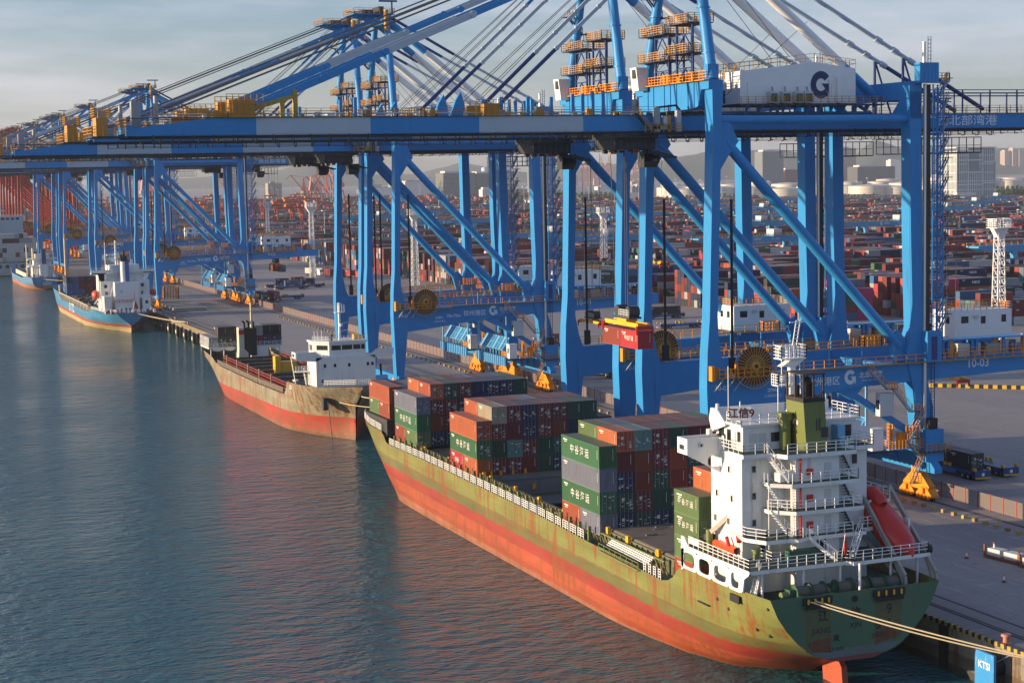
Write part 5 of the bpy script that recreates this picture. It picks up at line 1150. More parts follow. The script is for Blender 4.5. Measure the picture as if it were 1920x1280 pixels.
m=MB(); m.prism([(160,10.6),(164,10.6),(164,11.6),(161,12.3)],'x',18.3,21.6,0); m.tube((20.6,162,10.5),(20.4,162,14.6),.24,8,1); m.box(19.4,21.6,160.4,163.4,10.5,11.4,1); m.build('bow_crane',[LBLUE,BLACK],S2)
m=MB(); m.tube((3.4,169.5,11.0),(3.4,169.5,11.4),.6,12,0); m.tube((5,154,10.6),(9,153,10.6),.6,10,1); m.build('mooring_gear',[WHITEC,DARK],S2)
m=MB(); m.prism([(-.9,10.2),(.9,10.2),(.75,8.0),(.3,7.6),(-.3,7.6),(-.75,8.0)],'x',5.5,6.6); o=m.build('anchor',DARK,S2,(-.35,153.9,-1.2)); 
m=MB(); m.tube((6.0,152.6,8.2),(6.2,150.4,-.4),.09,6); m.build('anchor_chain',DARK,S2)
letter('正九',1.0,LETW,(1.84,172.8+3,8.9) if False else (1.95,168.2,9.9),'-x',S2,'name_lettering',.03,tilt=(R(90),0,R(-88)))
# stern accommodation, stack and deck containers
m=MB(); m.box(1.6,21.2,255,266,10.6,10.95,0)
for x in (2.2,5.6,9,14,17.4,20.6): m.box(x-.15,x+.15,255,255.3,7.6,10.6,0)
for x0 in (2.4,5.8,14.2,17.6): m.prism([(x0,10.6),(x0+3.1,10.6),(x0+2.7,10.1),(x0+1.5,9.9),(x0+.4,10.1)],'y',255.02,255.1,0)
m.rail([(1.7,255.1,10.95),(9,255.1,10.95)],1.1,1.2,.07,0,3); m.rail([(13,255.1,10.95),(21,255.1,10.95)],1.1,1.2,.07,0,3); m.rail([(1.7,255.1,10.95),(1.7,265.5,10.95)],1.1,1.2,.07,0,3)
m.box(12.6,16.6,252,255,7.6,10.9,0); m.build('stern_house',WHITE,S2)
m=MB(); m.prism([(8.6,7.6),(11.2,7.6),(11.2,9.6),(10.2,10.6),(10.2,16.2),(8.8,16.2),(8.8,10.6)],'y',251.0,253.6,0); m.box(8.76,10.2,250.96,251,14.4,15.6,1); m.build('funnel',[paint('pale_cream_paint',(.62,.58,.48),.5,.08,.6,rust=.1),RED],S2)
m=MB()
m.box(10.2,13.6,251.4,254,8.8,16.0,0)
for x in (10.6,11.8,13.0): m.tube((x,252.4,16.0),(x,252.4,17.4),.28,8,0); m.tube((x,252.4,17.3),(x-.6,252.1,17.9),.28,8,0)
m.build('exhaust_stack',SOOT,S2)
m=MB(); m.tube((12.4,251.8,11),(12.4,251.8,22.6),.3,8); m.beam((11.8,251.8,20.4),(13,251.8,20.4),.1,.4); m.build('stern_mast',paint('mast_cream',(.6,.52,.36),.5,.1),S2)
G2='containers on the stern of the grey ship'
for x,col in ((1.9,'pale grey'),(4.4,'charcoal'),(6.9,'charcoal')):
    for t in (0,1):
        if x<2 and t==1: continue
        container(col if t else ['pale grey','dark green','charcoal'][int((x-1.9)/2.5)],6.06,2.6,(x,256,10.96+2.6*t),'%s container, %s, left group on the grey ship stern, %s'%(col,['lower','upper'][t],['outer','middle','inner'][int((x-1.9)/2.5)]),G2,['wall',3][(t+1)%2])
container('pale grey',6.06,2.6,(1.95,262.3,10.96),'pale grey container at the port corner of the grey ship stern','container' and G2,'wall')
for k,x in enumerate((13.9,16.4,18.9)):
    for t in (0,1): container([['maroon','navy blue','navy blue'][k],['pale grey','charcoal','charcoal'][k]][t],6.06,2.6,(x,256,10.96+2.6*t),'%s container, %s, right group on the grey ship stern, %s'%([['maroon','navy blue','navy blue'][k],['pale grey','charcoal','charcoal'][k]][t],['lower','upper'][t],['inner','middle','outer'][k]),G2,[4,'wall'][t])
line((11.6,149.5,9.6),(9.6,115.0,13.2),.5,.09,'pale mooring line between the bows of the grey and the green ship'); line((8.0,151,8.2),(8.9,114.6,11.4),.4,.07,'lower mooring line between the grey bow and the green bow')
# ---------------------------------------------------------------- blue ship, stern towards the camera
SX3=10.3
S3=thing('cargo_ship','bright blue cargo ship with orange waterline and white bridge, SITC on its side','ship',(0,0,0))
H3=hull_mat('blue_ship_hull_paint',[(1.9,(.42,.33,.18)),(3.0,(.32,.07,.03)),(40,(.03,.20,.38))],0,.16,(.2,.13,.06),.2,y0=480,dull=(.2,.25,.25))
st3={440:[(2.6,0),(4,1.8),(5.5,3.6),(7.3,5.3),(9,6)],444:[(-3,0),(0,.25),(2,1.0),(4,3.4),(7.3,7.0)],452:[(-3,.3),(0,2.5),(2,5),(4,7.2),(7.5,9)],465:[(-3,2),(0,7),(2,9),(4,10.2),(7,10.7)],485:[(-3,7),(0,11),(2,11.2),(8,11.3)],560:[(-3,8),(0,11.2),(8,11.3)],580:[(-3,5),(0,9.5),(4,10.8),(9,11.3)],597:[(-3,1),(0,4.5),(4,7.5),(9,10)],607:[(-3,0),(0,.5),(4,2.5),(9,6)],613:[(5,0),(7,1.2),(9,3)]}
T3=[(440,7.4),(470,7.2),(475,6.0),(555,6.0),(560,6.6),(566,8.6),(613,9.6)]
top3=lambda y:interp(T3,y)
_,hb3=build_hull('hull',st3,top3,[440,442,444,448,452,458,465,472,475,485,500,530,555,560,566,572,580,588,597,602,607,613],SX3,[H3],S3,12,440)
m=MB()
for a,b,z in ((440,452,7),(452,470,6.9),(470,560,5.6),(566,590,8.2)): m.face([(SX3-hb3(a,z)+.2,a,z),(SX3+hb3(a,z)-.2,a,z),(SX3+hb3(b,z)-.2,b,z),(SX3-hb3(b,z)+.2,b,z)])
m.build('main_deck',DECK,S3)
m=MB(); y=472
CREAM=paint('stanchion_cream',(.62,.55,.4),.6,.15,.8,rust=.15)
while y<560: m.box(SX3-11.2,SX3-10.9,y,y+.7,6,8.3); m.box(SX3+10.9,SX3+11.2,y,y+.7,6,8.3); y+=4.3
m.box(SX3-11.2,SX3-10.9,472,561,8.2,8.45); m.box(SX3-11.2,SX3-10.6,562,563.6,7,11.5); m.build('side_stanchion',CREAM,S3)
m=MB(); m.box(SX3-9,SX3+9,474,560,5.6,7.2,0)
for k in range(60): x=rnd.uniform(-9,7);y=rnd.uniform(475,550); m.box(SX3+x,SX3+x+2,y,y+1.2,7.2,7.3+rnd.random(),rnd.choice((1,1,2)))
m.build('hatch_cover',[HATCH,DARK,GREY],S3)
hs=MB(); hs.box(6.2,15,450,458,7,18.0,0); hs.box(1.8,6.2,455,463,7,18.3,0); hs.box(15,19.6,455,463,7,18.3,0); hs.box(2.2,4.8,450,455,7,13.0,0); hs.box(16,19,449,455,7,12.0,0); hs.box(-1.2,21.8,456,460,20.9,21.3,0); hs.prism([(-1.4,22.3),(-1.4,21.0),(1.0,20.6),(1.9,18.2),(4.2,18.2),(4.2,21.2)],'y',456,456.3,0)
hs.box(1.2,3.4,456,462,12,21,0); hs.box(4.4,17.5,457,463,18,21,0); hs.prism([(21.8,22.3),(21.8,21.2),(19.8,20.6),(19.2,19),(17.8,19),(17.8,21.2)],'y',456,456.3,0); hs.box(4.8,16.5,458,463,21,24,0); hs.box(5.2,6.4,455,458,21,24.1,0); hs.box(-1.4,21.9,455.6,455.8,21.3,22.4,0)
HO3=hs.build('deckhouse',WHITE,S3)
for x,z,y in ((8.6,14.6,449.95),(3.6,16.4,454.95),(3.8,13.8,454.95),(17,16.5,454.95),(17,13.6,454.95),(17.4,10.5,448.95)):
    o=MB(); o.box(x-.5,x+.5,y-.05,y,z-.6,z+.6); o.build('window',PGREY if x==8.6 else GLASS,HO3)
m=MB(); m.tube((10.4,453.5,18),(10.4,453.5,25.6),1.75,20,0); m.tube((9.9,452.6,18.1),(9.9,452.6,25.4),1.0,16,1)
for x,h in ((9.4,2.4),(10.4,4.0),(11.2,2.0)): m.tube((x,453.5,25.6),(x-.2,453.5,25.6+h),.45,8,2)
m.build('funnel',[paint('funnel_blue',(.02,.10,.30),.4,.3,.5,rust=.2,rcol=(.01,.012,.015)),WHITEC,SOOT],S3)
m=MB(); m.tube((8.4,460,24),(8.4,460,33),.35,8,0)
for z in (26,27.4,28.8,30.2,31.6): m.beam((7.0,460,z),(9.8,460,z),.2,.2,0)
m.rail([(6,459,31),(11,459,31)],1.2,.8,.1,0,3); m.tube((4.5,460,24),(4.5,460,32.5),.15,6,0); m.beam((4.5,460,30.5),(2.8,460,32),.12,.12,0); m.beam((4.5,460,30.5),(6.2,460,32),.12,.12,0); m.tube((14,459,21),(14,459,26),.5,8,0); m.build('radar_mast',WHITE,S3)
m=MB(); m.rail([(SX3-5.2,440.4,7.4),(SX3+5.2,440.4,7.4)],1.1,1,.09,0,3); m.rail([(SX3-5.2,440.4,7.4),(SX3-9,452,7.3),(SX3-10.6,468,7.2)],1.1,1,.09,0,3); m.rail([(6,449,10.5),(13,449,10.5),(13,449,13)],1.1,1.5,.12,1,2); m.rail([(-1.2,456,22.3),(21.8,456,22.3)],.9,2,.09,0,2)
m.rail([(1.8,450,13),(6,450,13)],1.1,1,.09,0,3); m.rail([(15,449.4,11.9),(20,449.4,11.9)],1.1,1,.09,0,3)
for k in range(24): x=rnd.uniform(1,20);y=rnd.uniform(441,449); m.box(x,x+.8,y,y+.6,7,7.8+rnd.random()*1.2,rnd.choice((0,1,2)))
m.build('deckhouse_railing',[WHITEC,RED,DARK],S3)
m=MB()
for x in (5,7.5,14,17): m.stair((x,454,13),(x+1.6,454,18),.8,0,0)
m.beam((.6,458,9.6),(3.2,457,13.4),.5,.4,0); m.beam((.2,462,9.6),(2.6,461,13),.5,.4,0); m.build('deck_stair',WHITE,S3)
m=MB(); m.loft(boat_rows(Vector((.4,456,13.2)),Vector((0,1,0)),6,1.5,1.5,[(0,.1,.4,.6),(.06,.8,.8,.9),(.4,1,1,1.15),(.85,.8,.8,.9),(1,.1,.3,.3)]),0,True,True); tag(m.build('lifeboat',paint('lifeboat_orange',(.62,.08,.03),.4,.1)),'small orange lifeboat hanging at the port side of the blue ship bridge','lifeboat')
m=MB(); m.loft(boat_rows(Vector((21.0,455,13.2)),Vector((0,1,0)),6,1.4,1.4,[(0,.1,.4,.6),(.06,.8,.8,.9),(.4,1,1,1.15),(.85,.8,.8,.9),(1,.1,.3,.3)]),0,True,True); tag(m.build('lifeboat',LBR),'dark red lifeboat at the starboard side of the blue ship, beside crane 9-03','lifeboat')
m=MB(); m.beam((10.8,440.8,7.4),(11.6,440.2,11.6),.12,.12,0); m.prism([(11.4,9),(12.6,8.6),(12.9,9.4),(12,11.6),(11.6,11.4)],'y',440.2,440.3,1); m.build('flag',[WHITEC,RED],S3)
for i,ch in enumerate('SITC'): letter(ch,4.6,LETW,(SX3-11.36-.02*0,536-i*3.4 if False else 527-i*3.9+0,4.5),'-x',S3,'name_lettering',.12,sx=1.1)
G3='containers on the blue ship'
k=0
for r,x in enumerate((1.6,4.1,6.6,9.1,11.6)):
    for t in range(3):
        col=[['bright blue','steel blue','navy blue'],['steel blue','bright blue','steel blue'],['bright blue','rust red','maroon'],['maroon','rust red','navy blue'],['rust red','maroon','maroon']][r][t]
        container(col,12.19,2.6,(x,557,7.2+2.62*t),'%s container, %s tier, row %s from port, on the blue ship bow hold'%(col,['bottom','middle','top'][t],['one','two','three','four','five'][r]),G3,'wall')
m=MB(); m.tube((3.6,574,8),(3.6,574,31),.55,8); tag(m.build('foremast',paint('mast_tan',(.45,.36,.24),.5,.15)),None); bpy.data.objects['foremast'].parent=S3
line((12,440.2,7.2),(24,408,5.6),.5,.08,'long mooring line from the blue ship stern to the quay, upper of the pair'); line((13,440.2,7.0),(24,410,5.6),.3,.08,'lower mooring line of the pair from the blue ship stern to the quay')
# ---------------------------------------------------------------- small blue coaster beyond
SX4=11.0
S4=thing('coaster','small dull blue coaster with cream masts, beyond the bright blue ship','ship',(0,0,0))
H4=hull_mat('coaster_hull_paint',[(1.2,(.36,.16,.08)),(2.0,(.42,.14,.06)),(40,(.06,.22,.42))],0,.3,(.25,.12,.05),.2,y0=760,dull=(.25,.3,.3))
st4={727:[(.2,0),(1,4.4),(3,5.9),(6,6.6),(8,6.9)],732:[(-2,0),(0,3),(1,5.4),(3,6.9),(8,7.4)],745:[(-3,3),(0,7),(3,8),(8,8.2)],760:[(-3,6),(0,8.2),(8,8.4)],815:[(-3,6),(0,8.2),(8,8.4)],835:[(-3,2),(0,5),(3,6.4),(8,7.8)],850:[(-3,0),(0,.3),(3,1.2),(8,3.4)]}
_,hb4=build_hull('hull',st4,lambda y:interp([(727,6.4),(752,6.4),(756,5.0),(818,5.0),(824,7.2),(850,8.2)],y),[727,729,732,738,745,752,756,770,790,815,818,824,835,843,850],SX4,[H4],S4,9,727)
m=MB(); m.box(SX4-6.5,SX4+6.5,727.5,752,5.6,5.9,1); m.box(SX4-6,SX4+6,758,815,5,6.4,0); m.box(SX4-6.4,SX4-6.1,758,815,5,7.2,2); m.build('main_deck',[HATCH,DECK,CREAM],S4)
hs=MB(); hs.box(6,17,738,748,5.9,12); hs.box(4,18.5,736,749,11.4,11.7); hs.box(7,16,740,748,11.7,15.2); hs.box(4,19,738.5,745,15,15.3); hs.box(8,15,741,746,15.3,18); hs.box(9.4,13.4,734,738,5.9,12.4); HO4=hs.build('deckhouse',WHITE,S4)
m=MB(); m.box(10.6,12.8,736,739.5,12,20.5); m.build('funnel',paint('coaster_funnel_blue',(.02,.06,.18),.5,.15),S4)
m=MB()
for x,y,z in ((4,745,23),(5.6,745,14.5),(9.4,743,24)): m.tube((x,y,5.9),(x,y,z),.32,8)
m.beam((3.6,745,15.6),(8.6,745,15.6),.5,.7); m.tube((7,743,15),(7,743,21),.6,8); m.build('mast',CREAM,S4)
m=MB(); m.rail([(4,736,11.7),(18.5,736,11.7)],1.1,1.2,.1,0,3); m.rail([(4.5,728,6.4),(17.5,728,6.4)],1.1,1.2,.1,0,3); m.rail([(4,738.5,15.3),(19,738.5,15.3)],1.1,1.2,.1,0,3)
for k in range(26): x=rnd.uniform(5,17);y=rnd.uniform(729,737); m.box(x,x+.8,y,y+.6,5.9,6.5+rnd.random()*1.6,rnd.choice((0,1,2)))
m.build('deckhouse_railing',[WHITEC,DARK,GREY],S4)
for s,z in (('川',4.6),('CHUAN',3.6),('HAIKOU',2.7)): letter(s,1.2,LETW,(SX4+1,726.9,z),'-y',S4,'name_lettering',.03)
line((10,727,5.6),(23.5,700,5.6),.4,.1,'single line from the dull blue coaster stern to the quay')
# ---------------------------------------------------------------- large grey container ship cut by the left edge
S5=thing('container_ship','large pale grey container ship stacked with white boxes at the left edge','ship',(0,0,0))
H5=hull_mat('large_ship_grey_paint',[(.5,(.12,.1,.1)),(40,(.40,.42,.43))],0,.08,(.3,.25,.2),.1,y0=900)
st5={880:[(0.3,13),(2,15),(8,16.2),(12,16.4)],884:[(-3,12),(0,15),(8,16.4)],900:[(-3,15),(0,16.4),(8,16.5)],1020:[(-3,15),(0,16.4),(8,16.5)],1060:[(-3,1),(0,4),(10,9)]}
_,hb5=build_hull('hull',st5,lambda y:7.8 if y<1000 else 10,[880,884,890,900,960,1000,1020,1040,1060],7.0,[H5],S5,8,880)
m=MB(); m.box(-9,23,881,1040,7.6,7.8,0)
for k in range(7): m.box(-8.5+k*4.4,-6.3+k*4.4,879.86,879.98,4.6,6.6,0)
m.build('mooring_recess',DARK,S5)
hs=MB(); hs.box(-9,21,934,946,8,31.0,0); hs.box(-9.6,22,936,944,31,34.4,0); hs.box(-7.6,1.2,926,934,24,33,1); HO5=hs.build('deckhouse',[WHITEB,NAVY],S5)
for x in (-6,-3,0,3,6,9,12,15,18):
    o=MB(); o.box(x-1,x+1,935.9,935.95,32.2,33.6); o.build('window',GLASS,HO5)
m=MB(); m.tube((8,940,34.4),(8,940,42),.5,8); m.beam((5,940,38),(11,940,38),.4,.4); m.rail([(-9.6,936,34.4),(22,936,34.4)],1.2,2,.12,0,3); m.build('radar_mast',WHITEC,S5)
m=MB(); m.rail([(-9,880.5,7.8),(23,880.5,7.8)],2.6,3,.2,0,3); m.build('lashing_bridge',PGREY,S5)
for r in range(13):
    for t in range(6):
        if r>10 and t>4: continue
        q=rnd.random(); col='white' if q<.62 else ('pale grey' if q<.78 else rnd.choice(('navy blue','rust red','steel blue','charcoal')))
        if t==4 and 4<r<9: col='charcoal'
        REST.append((col,-8.8+r*2.48,882,8.2+t*2.8,2.42,12.19,2.75))
# ---------------------------------------------------------------- container yard
def on_x(v): return None
fr=Vector(ROT[2]); rr_=Vector(ROT[0]); dd_=Vector(ROT[1]); CP=Vector(CAMPOS); FPX=cam_d.lens/36*1920
def pix(p):
    q=Vector(p)-CP; z=q.dot(fr); return (960+FPX*q.dot(rr_)/z,640+FPX*q.dot(dd_)/z,z)
yr=random.Random(11)
YCOL=['rust red']*7+['maroon']*7+['brick red']*5+['navy blue']*5+['steel blue']*3+['orange red']*4+['green']*2+['dark green']*3+['charcoal']*3+['pale grey']*2+['white']*2+['grey blue']*2+['beige','teal','bright blue','bright red','magenta','olive green']
front=[]
def ymin(x):
    t=[(165,575),(190,345),(240,238),(330,150),(2000,150)]
    return interp(t,x)
bx=0; x=172.0
while x<1250:
    by=0; y=ymin(x+12)
    while y<1900:
        depth=8 if y<900 else 10
        px=pix((x+12,y,8))
        if -60<px[0]<1980:
            base=yr.choice((3,4,4,5,5,5))
            dom=yr.choice(YCOL)
            for bay in range(2):
                for row in range(depth):
                    h=max(0,min(5,base+yr.choice((-2,-1,-1,0,0,0,0,1))))
                    if yr.random()<.05: h=0
                    # two 20 foot boxes or one 40 foot box per slot
                    twin=yr.random()<.3
                    for t in range(h):
                        for k in range(2 if twin else 1):
                            col=dom if yr.random()<.35 else yr.choice(YCOL)
                            L=6.06 if twin else 12.19
                            e=(col,x+bay*12.6+k*6.15,y+row*2.62,QZ+t*2.6,L,2.44,2.6,(bx,by,bay,row,t,k,twin,h))
                            front.append(e)
        y+=depth*2.62+(7 if by%2 else 2.5); by+=1
    x+=36.5 if bx%2 else 31; bx+=1
# the boxes that show largest are objects, the rest one object
def show(e):
    px=pix((e[1]+e[4]/2,e[2],e[3]+1.3)); b=e[7]
    s=e[4]*FPX/px[2]
    if not(-20<px[0]<1940) or px[1]<300: s*=.05
    if b[3]>0: s*=.25
    return s
front.sort(key=show,reverse=True)
NY=118
TXT=['SITC','CHINA SHIPPING','Interasia','MAERSK','NBOS','ONE','SITC','NBOS']
WTX={'SITC':(2.0,.06),'CHINA SHIPPING':(1.15,.01),'Interasia':(1.4,.02),'MAERSK':(1.1,.02),'NBOS':(1.2,.03),'ONE':(1.9,.05)}
ORD=['first','second','third','fourth','fifth','sixth','seventh','eighth','ninth','tenth']
seen={}
for i,e in enumerate(front[:NY]):
    col,x,y,z,L,W,H,b=e
    t=None
    key=(b[0],b[1])
    text=None
    if i%3!=1 and L>7:
        w=TXT[i%8]; text=w
        if w=='ONE': col='magenta'
        if w=='Interasia': col='white'
        if w=='SITC': col=yr.choice(('navy blue','navy blue','rust red','steel blue'))
        if w=='CHINA SHIPPING': col='dark green'
        if w=='MAERSK': col='pale grey'
        if w=='NBOS': col='navy blue'
    lab='%s box%s, tier %d, %s row, %s bay of yard block %s %s'%(col,' lettered '+text if text else '',b[4]+1,ORD[b[3]] if b[3] else 'front',('left' if b[2]==0 else 'right')+((' near' if b[5]==0 else ' far') if b[6] else ''),'column '+ORD[min(b[0],9)],'strip '+ORD[min(b[1],9)])
    lab='%s box%s, tier %d, %s, %s bay, column %s, strip %s'%(col,' lettered '+text if text else '',b[4]+1,'front row' if b[3]==0 else 'row '+str(b[3]+1),('left' if b[2]==0 else 'right')+((' outer' if b[5]==0 else ' inner') if b[6] else ''),ORD[min(b[0],9)],ORD[min(b[1],9)])
    o=container(col,L,2.6,(x,y+2.44,z),lab,'containers stacked in the yard','wall' if yr.random()<.6 else yr.randint(1,9),rz=R(-90))
    if text:
        sz,bd=WTX[text]; letter(text,sz,LETW if col not in('white','pale grey') else NAVY,(2.47,L/2,1.35),'+x',o,'lettering',bd)
m=MB(); mk=sorted(CC); mats=[CM[k] for k in mk]; mi={k:i for i,k in enumerate(mk)}
for e in front[NY:]:
    px=pix((e[1]+6,e[2],e[3]))
    if not(-40<px[0]<1960): continue
    m.box(e[1],e[1]+e[4],e[2],e[2]+e[5],e[3],e[3]+e[6],mi[e[0]])
for e in REST: m.box(e[1],e[1]+e[4],e[2],e[2]+e[5],e[3],e[3]+e[6],mi[e[0]])
# far yard of the neighbouring terminal
for k in range(2600):
    y=yr.uniform(1900,3400); x=yr.uniform(150,1100); px=pix((x,y,8))
    if px[0]<-30 or px[0]>1400: continue
    h=yr.choice((1,2,2,3,4))
    m.box(x,x+12.2,y,y+7.5,QZ,QZ+2.6*h,mi[yr.choice(YCOL+['orange red']*6+['brick red']*6)])
tag(m.build('shipping_containers',mats),kind='stuff')
# ---------------------------------------------------------------- blue rail mounted yard cranes
RB_=paint('yard_crane_blue',(.07,.30,.52),.45,.12,.3); 
def yard_crane():
    t=thing('yard_crane','blue yard crane','crane')
    m=MB()
    for y in (-3.4,3.4):
        m.prism([(-17,17.2),(-11,15.2),(45,15.2),(51,17.2),(51,17.9),(-17,17.9)],'y',y-.75,y+.75)
    for x in (-16,50): m.box(x-.6,x+.6,-3.4,3.4,17,17.8)
    m.build('girder',RB_,t)
    m=MB()
    for y in (-4.3,4.3): m.rail([(-16.5,y,17.9),(50.5,y,17.9)],1.2,3,.14,0,2)
    m.build('girder_railing',YEL,t)
    for x in (0,34):
        for y in (-7,7):
            m=MB(); y2=y*.5; m.loft([[(x-.7,y-.7,.9),(x+.7,y-.7,.9),(x+.7,y+.7,.9),(x-.7,y+.7,.9)],[(x-.95,y*.75-.9,8),(x+.95,y*.75-.9,8),(x+.95,y*.75+.9,8),(x-.95,y*.75+.9,8)]],1,False,True)
            m.loft([[(x-.95,y*.75-.9,8),(x+.95,y*.75-.9,8),(x+.95,y*.75+.9,8),(x-.95,y*.75+.9,8)],[(x-1.2,y2-1.0,15.3),(x+1.2,y2-1.0,15.3),(x+1.2,y2+1.0,15.3),(x-1.2,y2+1.0,15.3)]],0,False,True); m.box(x-.6,x+.6,y-1.6,y+1.6,0,.9,2)
            m.build('leg',[RB_,WHITEC,ORNG],t)
    m=MB(); xt=yr.uniform(6,26); m.box(xt,xt+7,-4.5,4.5,17.9,18.6,0); m.box(xt+.6,xt+5,-3.6,3.6,18.6,21.2,1); m.rail([(xt,-4.5,18.6),(xt+7,-4.5,18.6)],1.2,1,.12,2); m.box(xt+5.2,xt+6.8,-3,-1,18.6,20.4,3)
    for k in range(4): m.tube((xt+1+k*1.6,-2,17.9),(xt+1.4+k*1.5,-1.4,11),.06,5,3)
    m.box(xt-2,xt+9,-1.2,1.2,10,10.7,2)
    m.build('trolley',[RB_,PGREY,YEL,DARK],t)
    mm=MB(); logo_G(mm,(10.5,-4.17,16.6),.85); mm.build('girder_logo',LETW,t); letter('北部湾港',1.0,LETW,(14.5,-4.17,16.6),'-y',t,'girder_lettering',.02); letter('40.5t  RMG',.9,LETW,(24,-4.17,16.6),'-y',t,'girder_lettering',.02)
    return t
yc0=yard_crane()
ypos=[(348,381),(306,539),(478,692),(252,611),(250,560) if False else (250,680),(305,985),(306,1190),(617,1103),(839,1114),(765,1486),(525,905),(420,755),(700,960),(560,1255),(400,1350),(900,1500),(470,1040),(680,1260),(1000,1300)]
for i,(x,y) in enumerate(ypos):
    o=yc0 if i==0 else copy_tree(yc0); o.location=(x,y,QZ); far=['nearest','second nearest','third nearest']
    q=pix((x+17,y,22)); side='left' if q[0]<640 else ('middle' if q[0]<1280 else 'right')
    tag(o,'blue and white yard crane over the stacks, number %d by distance, in the %s part'%(1+sum(1 for p in ypos if p[1]<y),side),'crane','blue yard cranes over the stacks')
# ---------------------------------------------------------------- light masts
def lattice_mast(x,y,H,label,w=1.5):
    t=thing('light_mast',label,'light mast',(x,y,QZ),0,'white lattice light masts')
    m=MB()
    for a in(-w,w):
        for b in(-w,w): m.beam((a,b,0),(a*.62,b*.62,H-3),.26,.26)
    z=0;k=0
    while z<H-4:
        f0=1-.38*z/H; z2=z+2.6; f1=1-.38*z2/H
        for s in(-1,1):
            m.beam((-w*f0,s*w*f0,z),(w*f1,s*w*f1,z2),.13,.13); m.beam((w*f0,s*w*f0,z),(-w*f1,s*w*f1,z2),.13,.13)
            m.beam((s*w*f0,-w*f0,z),(s*w*f1,w*f1,z2),.13,.13); m.beam((s*w*f0,-w*f0,z),(s*w*f0,w*f0,z),.12,.12); m.beam((-w*f0,s*w*f0,z),(w*f0,s*w*f0,z),.12,.12)
        z=z2
    m.build('mast_frame',WHITEC,t)
    m=MB(); m.box(-2.6,2.6,-2.6,2.6,H-3,H-2.8,0); m.prism([(-1,H-5.6),(1,H-5.6),(2.6,H-3),(-2.6,H-3)],'y',-.9,.9,0); m.rail([(-2.6,-2.6,H-2.8),(2.6,-2.6,H-2.8),(2.6,2.6,H-2.8),(-2.6,2.6,H-2.8)],2.4,1,.13,0,4,True)
    for k in range(8): a=2*math.pi*k/8; m.box(2.2*math.cos(a)-.4,2.2*math.cos(a)+.4,2.2*math.sin(a)-.3,2.2*math.sin(a)+.3,H-1.2,H-.4,1)
    m.build('lamp_platform',[WHITEC,PGREY],t)
lattice_mast(157.5,560.6,35,'white lattice light mast at the yard front, left of the black cable legs')
lattice_mast(243,541,34,'white lattice light mast seen between the two near cranes')
lattice_mast(217,210.8,35,'tallest looking white lattice light mast, near the right edge')
lattice_mast(134,655,38,'white lattice light mast beside the red trucks, left of crane 9-04',1.3)
lattice_mast(190,990,34,'slim white lattice light mast behind crane 9-03',1.2)
pp=MB(); pp.tube((0,0,0),(0,0,32),.3,6,0,.16); pp.box(-1.6,1.6,-1.6,1.6,32,32.8,0); pme=pp.mesh('light_pole',PGREY)
pr_=random.Random(5); k=0
while k<54:
    y=pr_.uniform(900,3600); x=pr_.uniform(140,1700); q=pix((x,y,30))
    if not(380<q[0]<1910): continue
    o=bpy.data.objects.new('light_pole',pme); COL.objects.link(o); o.location=(x,y,QZ); o.scale=(1,1,pr_.uniform(.8,1.15)); tag(o,'slender pale light pole standing in the distant yard','light pole','light poles in the distant yard'); k+=1
# ---------------------------------------------------------------- red cranes of the neighbouring terminal
RDC=paint('crane_red_paint',(.42,.05,.02),.5,.2,.3); RDO=paint('crane_orange_paint',(.55,.15,.03),.5,.2,.3)
m=MB()
for x in (0,24):
    for y in (-4,4): m.box(x-.6,x+.6,y-.6,y+.6,0,21,0)
    m.box(x-.6,x+.6,-6,6,.8,2.2,0); m.box(x-.5,x+.5,-4,4,15,16,0)
for y in (-3,3): m.box(-2,27,y-.7,y+.7,21,22.8,0)
m.box(8,13,-3.5,3.5,22.8,25,1); m.box(12,14,-3,3,18,21,1); rme=m.mesh('yard_crane',[RDC,RDO])
k=0
while k<44:
    y=pr_.uniform(1350,2900); x=pr_.uniform(120,330+ (y-1350)*.26); q=pix((x,y,20))
    if not(60<q[0]<700): continue
    o=bpy.data.objects.new('yard_crane',rme); COL.objects.link(o); o.location=(x,y,QZ); o.scale=(pr_.uniform(.85,1.15),1,pr_.uniform(.9,1.15)); tag(o,'small red rubber tyred yard crane in the hazy distant terminal','crane','red yard cranes of the neighbouring terminal'); k+=1
m=MB(); m.box(0,160,-3,3,0,.5,0)
def luffing(x,y,a,s,lab,mat):
    t=thing('harbour_crane',lab,'crane',(x,y,QZ),a,'red luffing harbour cranes on the far quay'); t.scale=(s,s,s)
    m=MB()
    for u in (-6,6):
        for v in(-6,6): m.beam((u,v,0),(u*.5,v*.5,18),1.4,1.4)
    m.box(-4,4,-4,4,17,19); m.tube((0,0,19),(0,0,24),2.4,10); m.build('portal',mat,t)
    m=MB(); m.box(-6,5,-3.5,3.5,24,31); m.prism([(-4,31),(3,31),(-1,52)],'y',-2,2); m.build('cabin',mat,t)
    m=MB(); m.beam((4,0,30),(26,0,56),2.2,2.2); m.beam((-1,0,52),(26,0,56),.8,.8); m.beam((26,0,56),(36,0,47),1.4,1.4); m.build('jib',mat,t)
for i,(u,v,a,s) in enumerate(((440,372,2.6,.9),(578,372,2.8,1),(592,370,.4,1),(605,370,2.6,.95),(620,369,2.5,1.),(634,368,1.7,1.05),(646,368,2.3,1.25),(278,374,.5,1),(292,374,2.7,1.1),(312,373,.6,1.0),(330,373,2.6,1.05))):
    # spread along the far quay, about 3.6 km off
    z=3600; px=(u-960)/FPX*z
    p=CP+rr_*px+fr*z
    luffing(p.x,p.y,a+math.pi/2*0,s,'reddish luffing harbour crane on the far quay, number %d from the left'%(1+sorted([440,578,592,605,620,634,646,278,292,312,330]).index(u)),RDC)
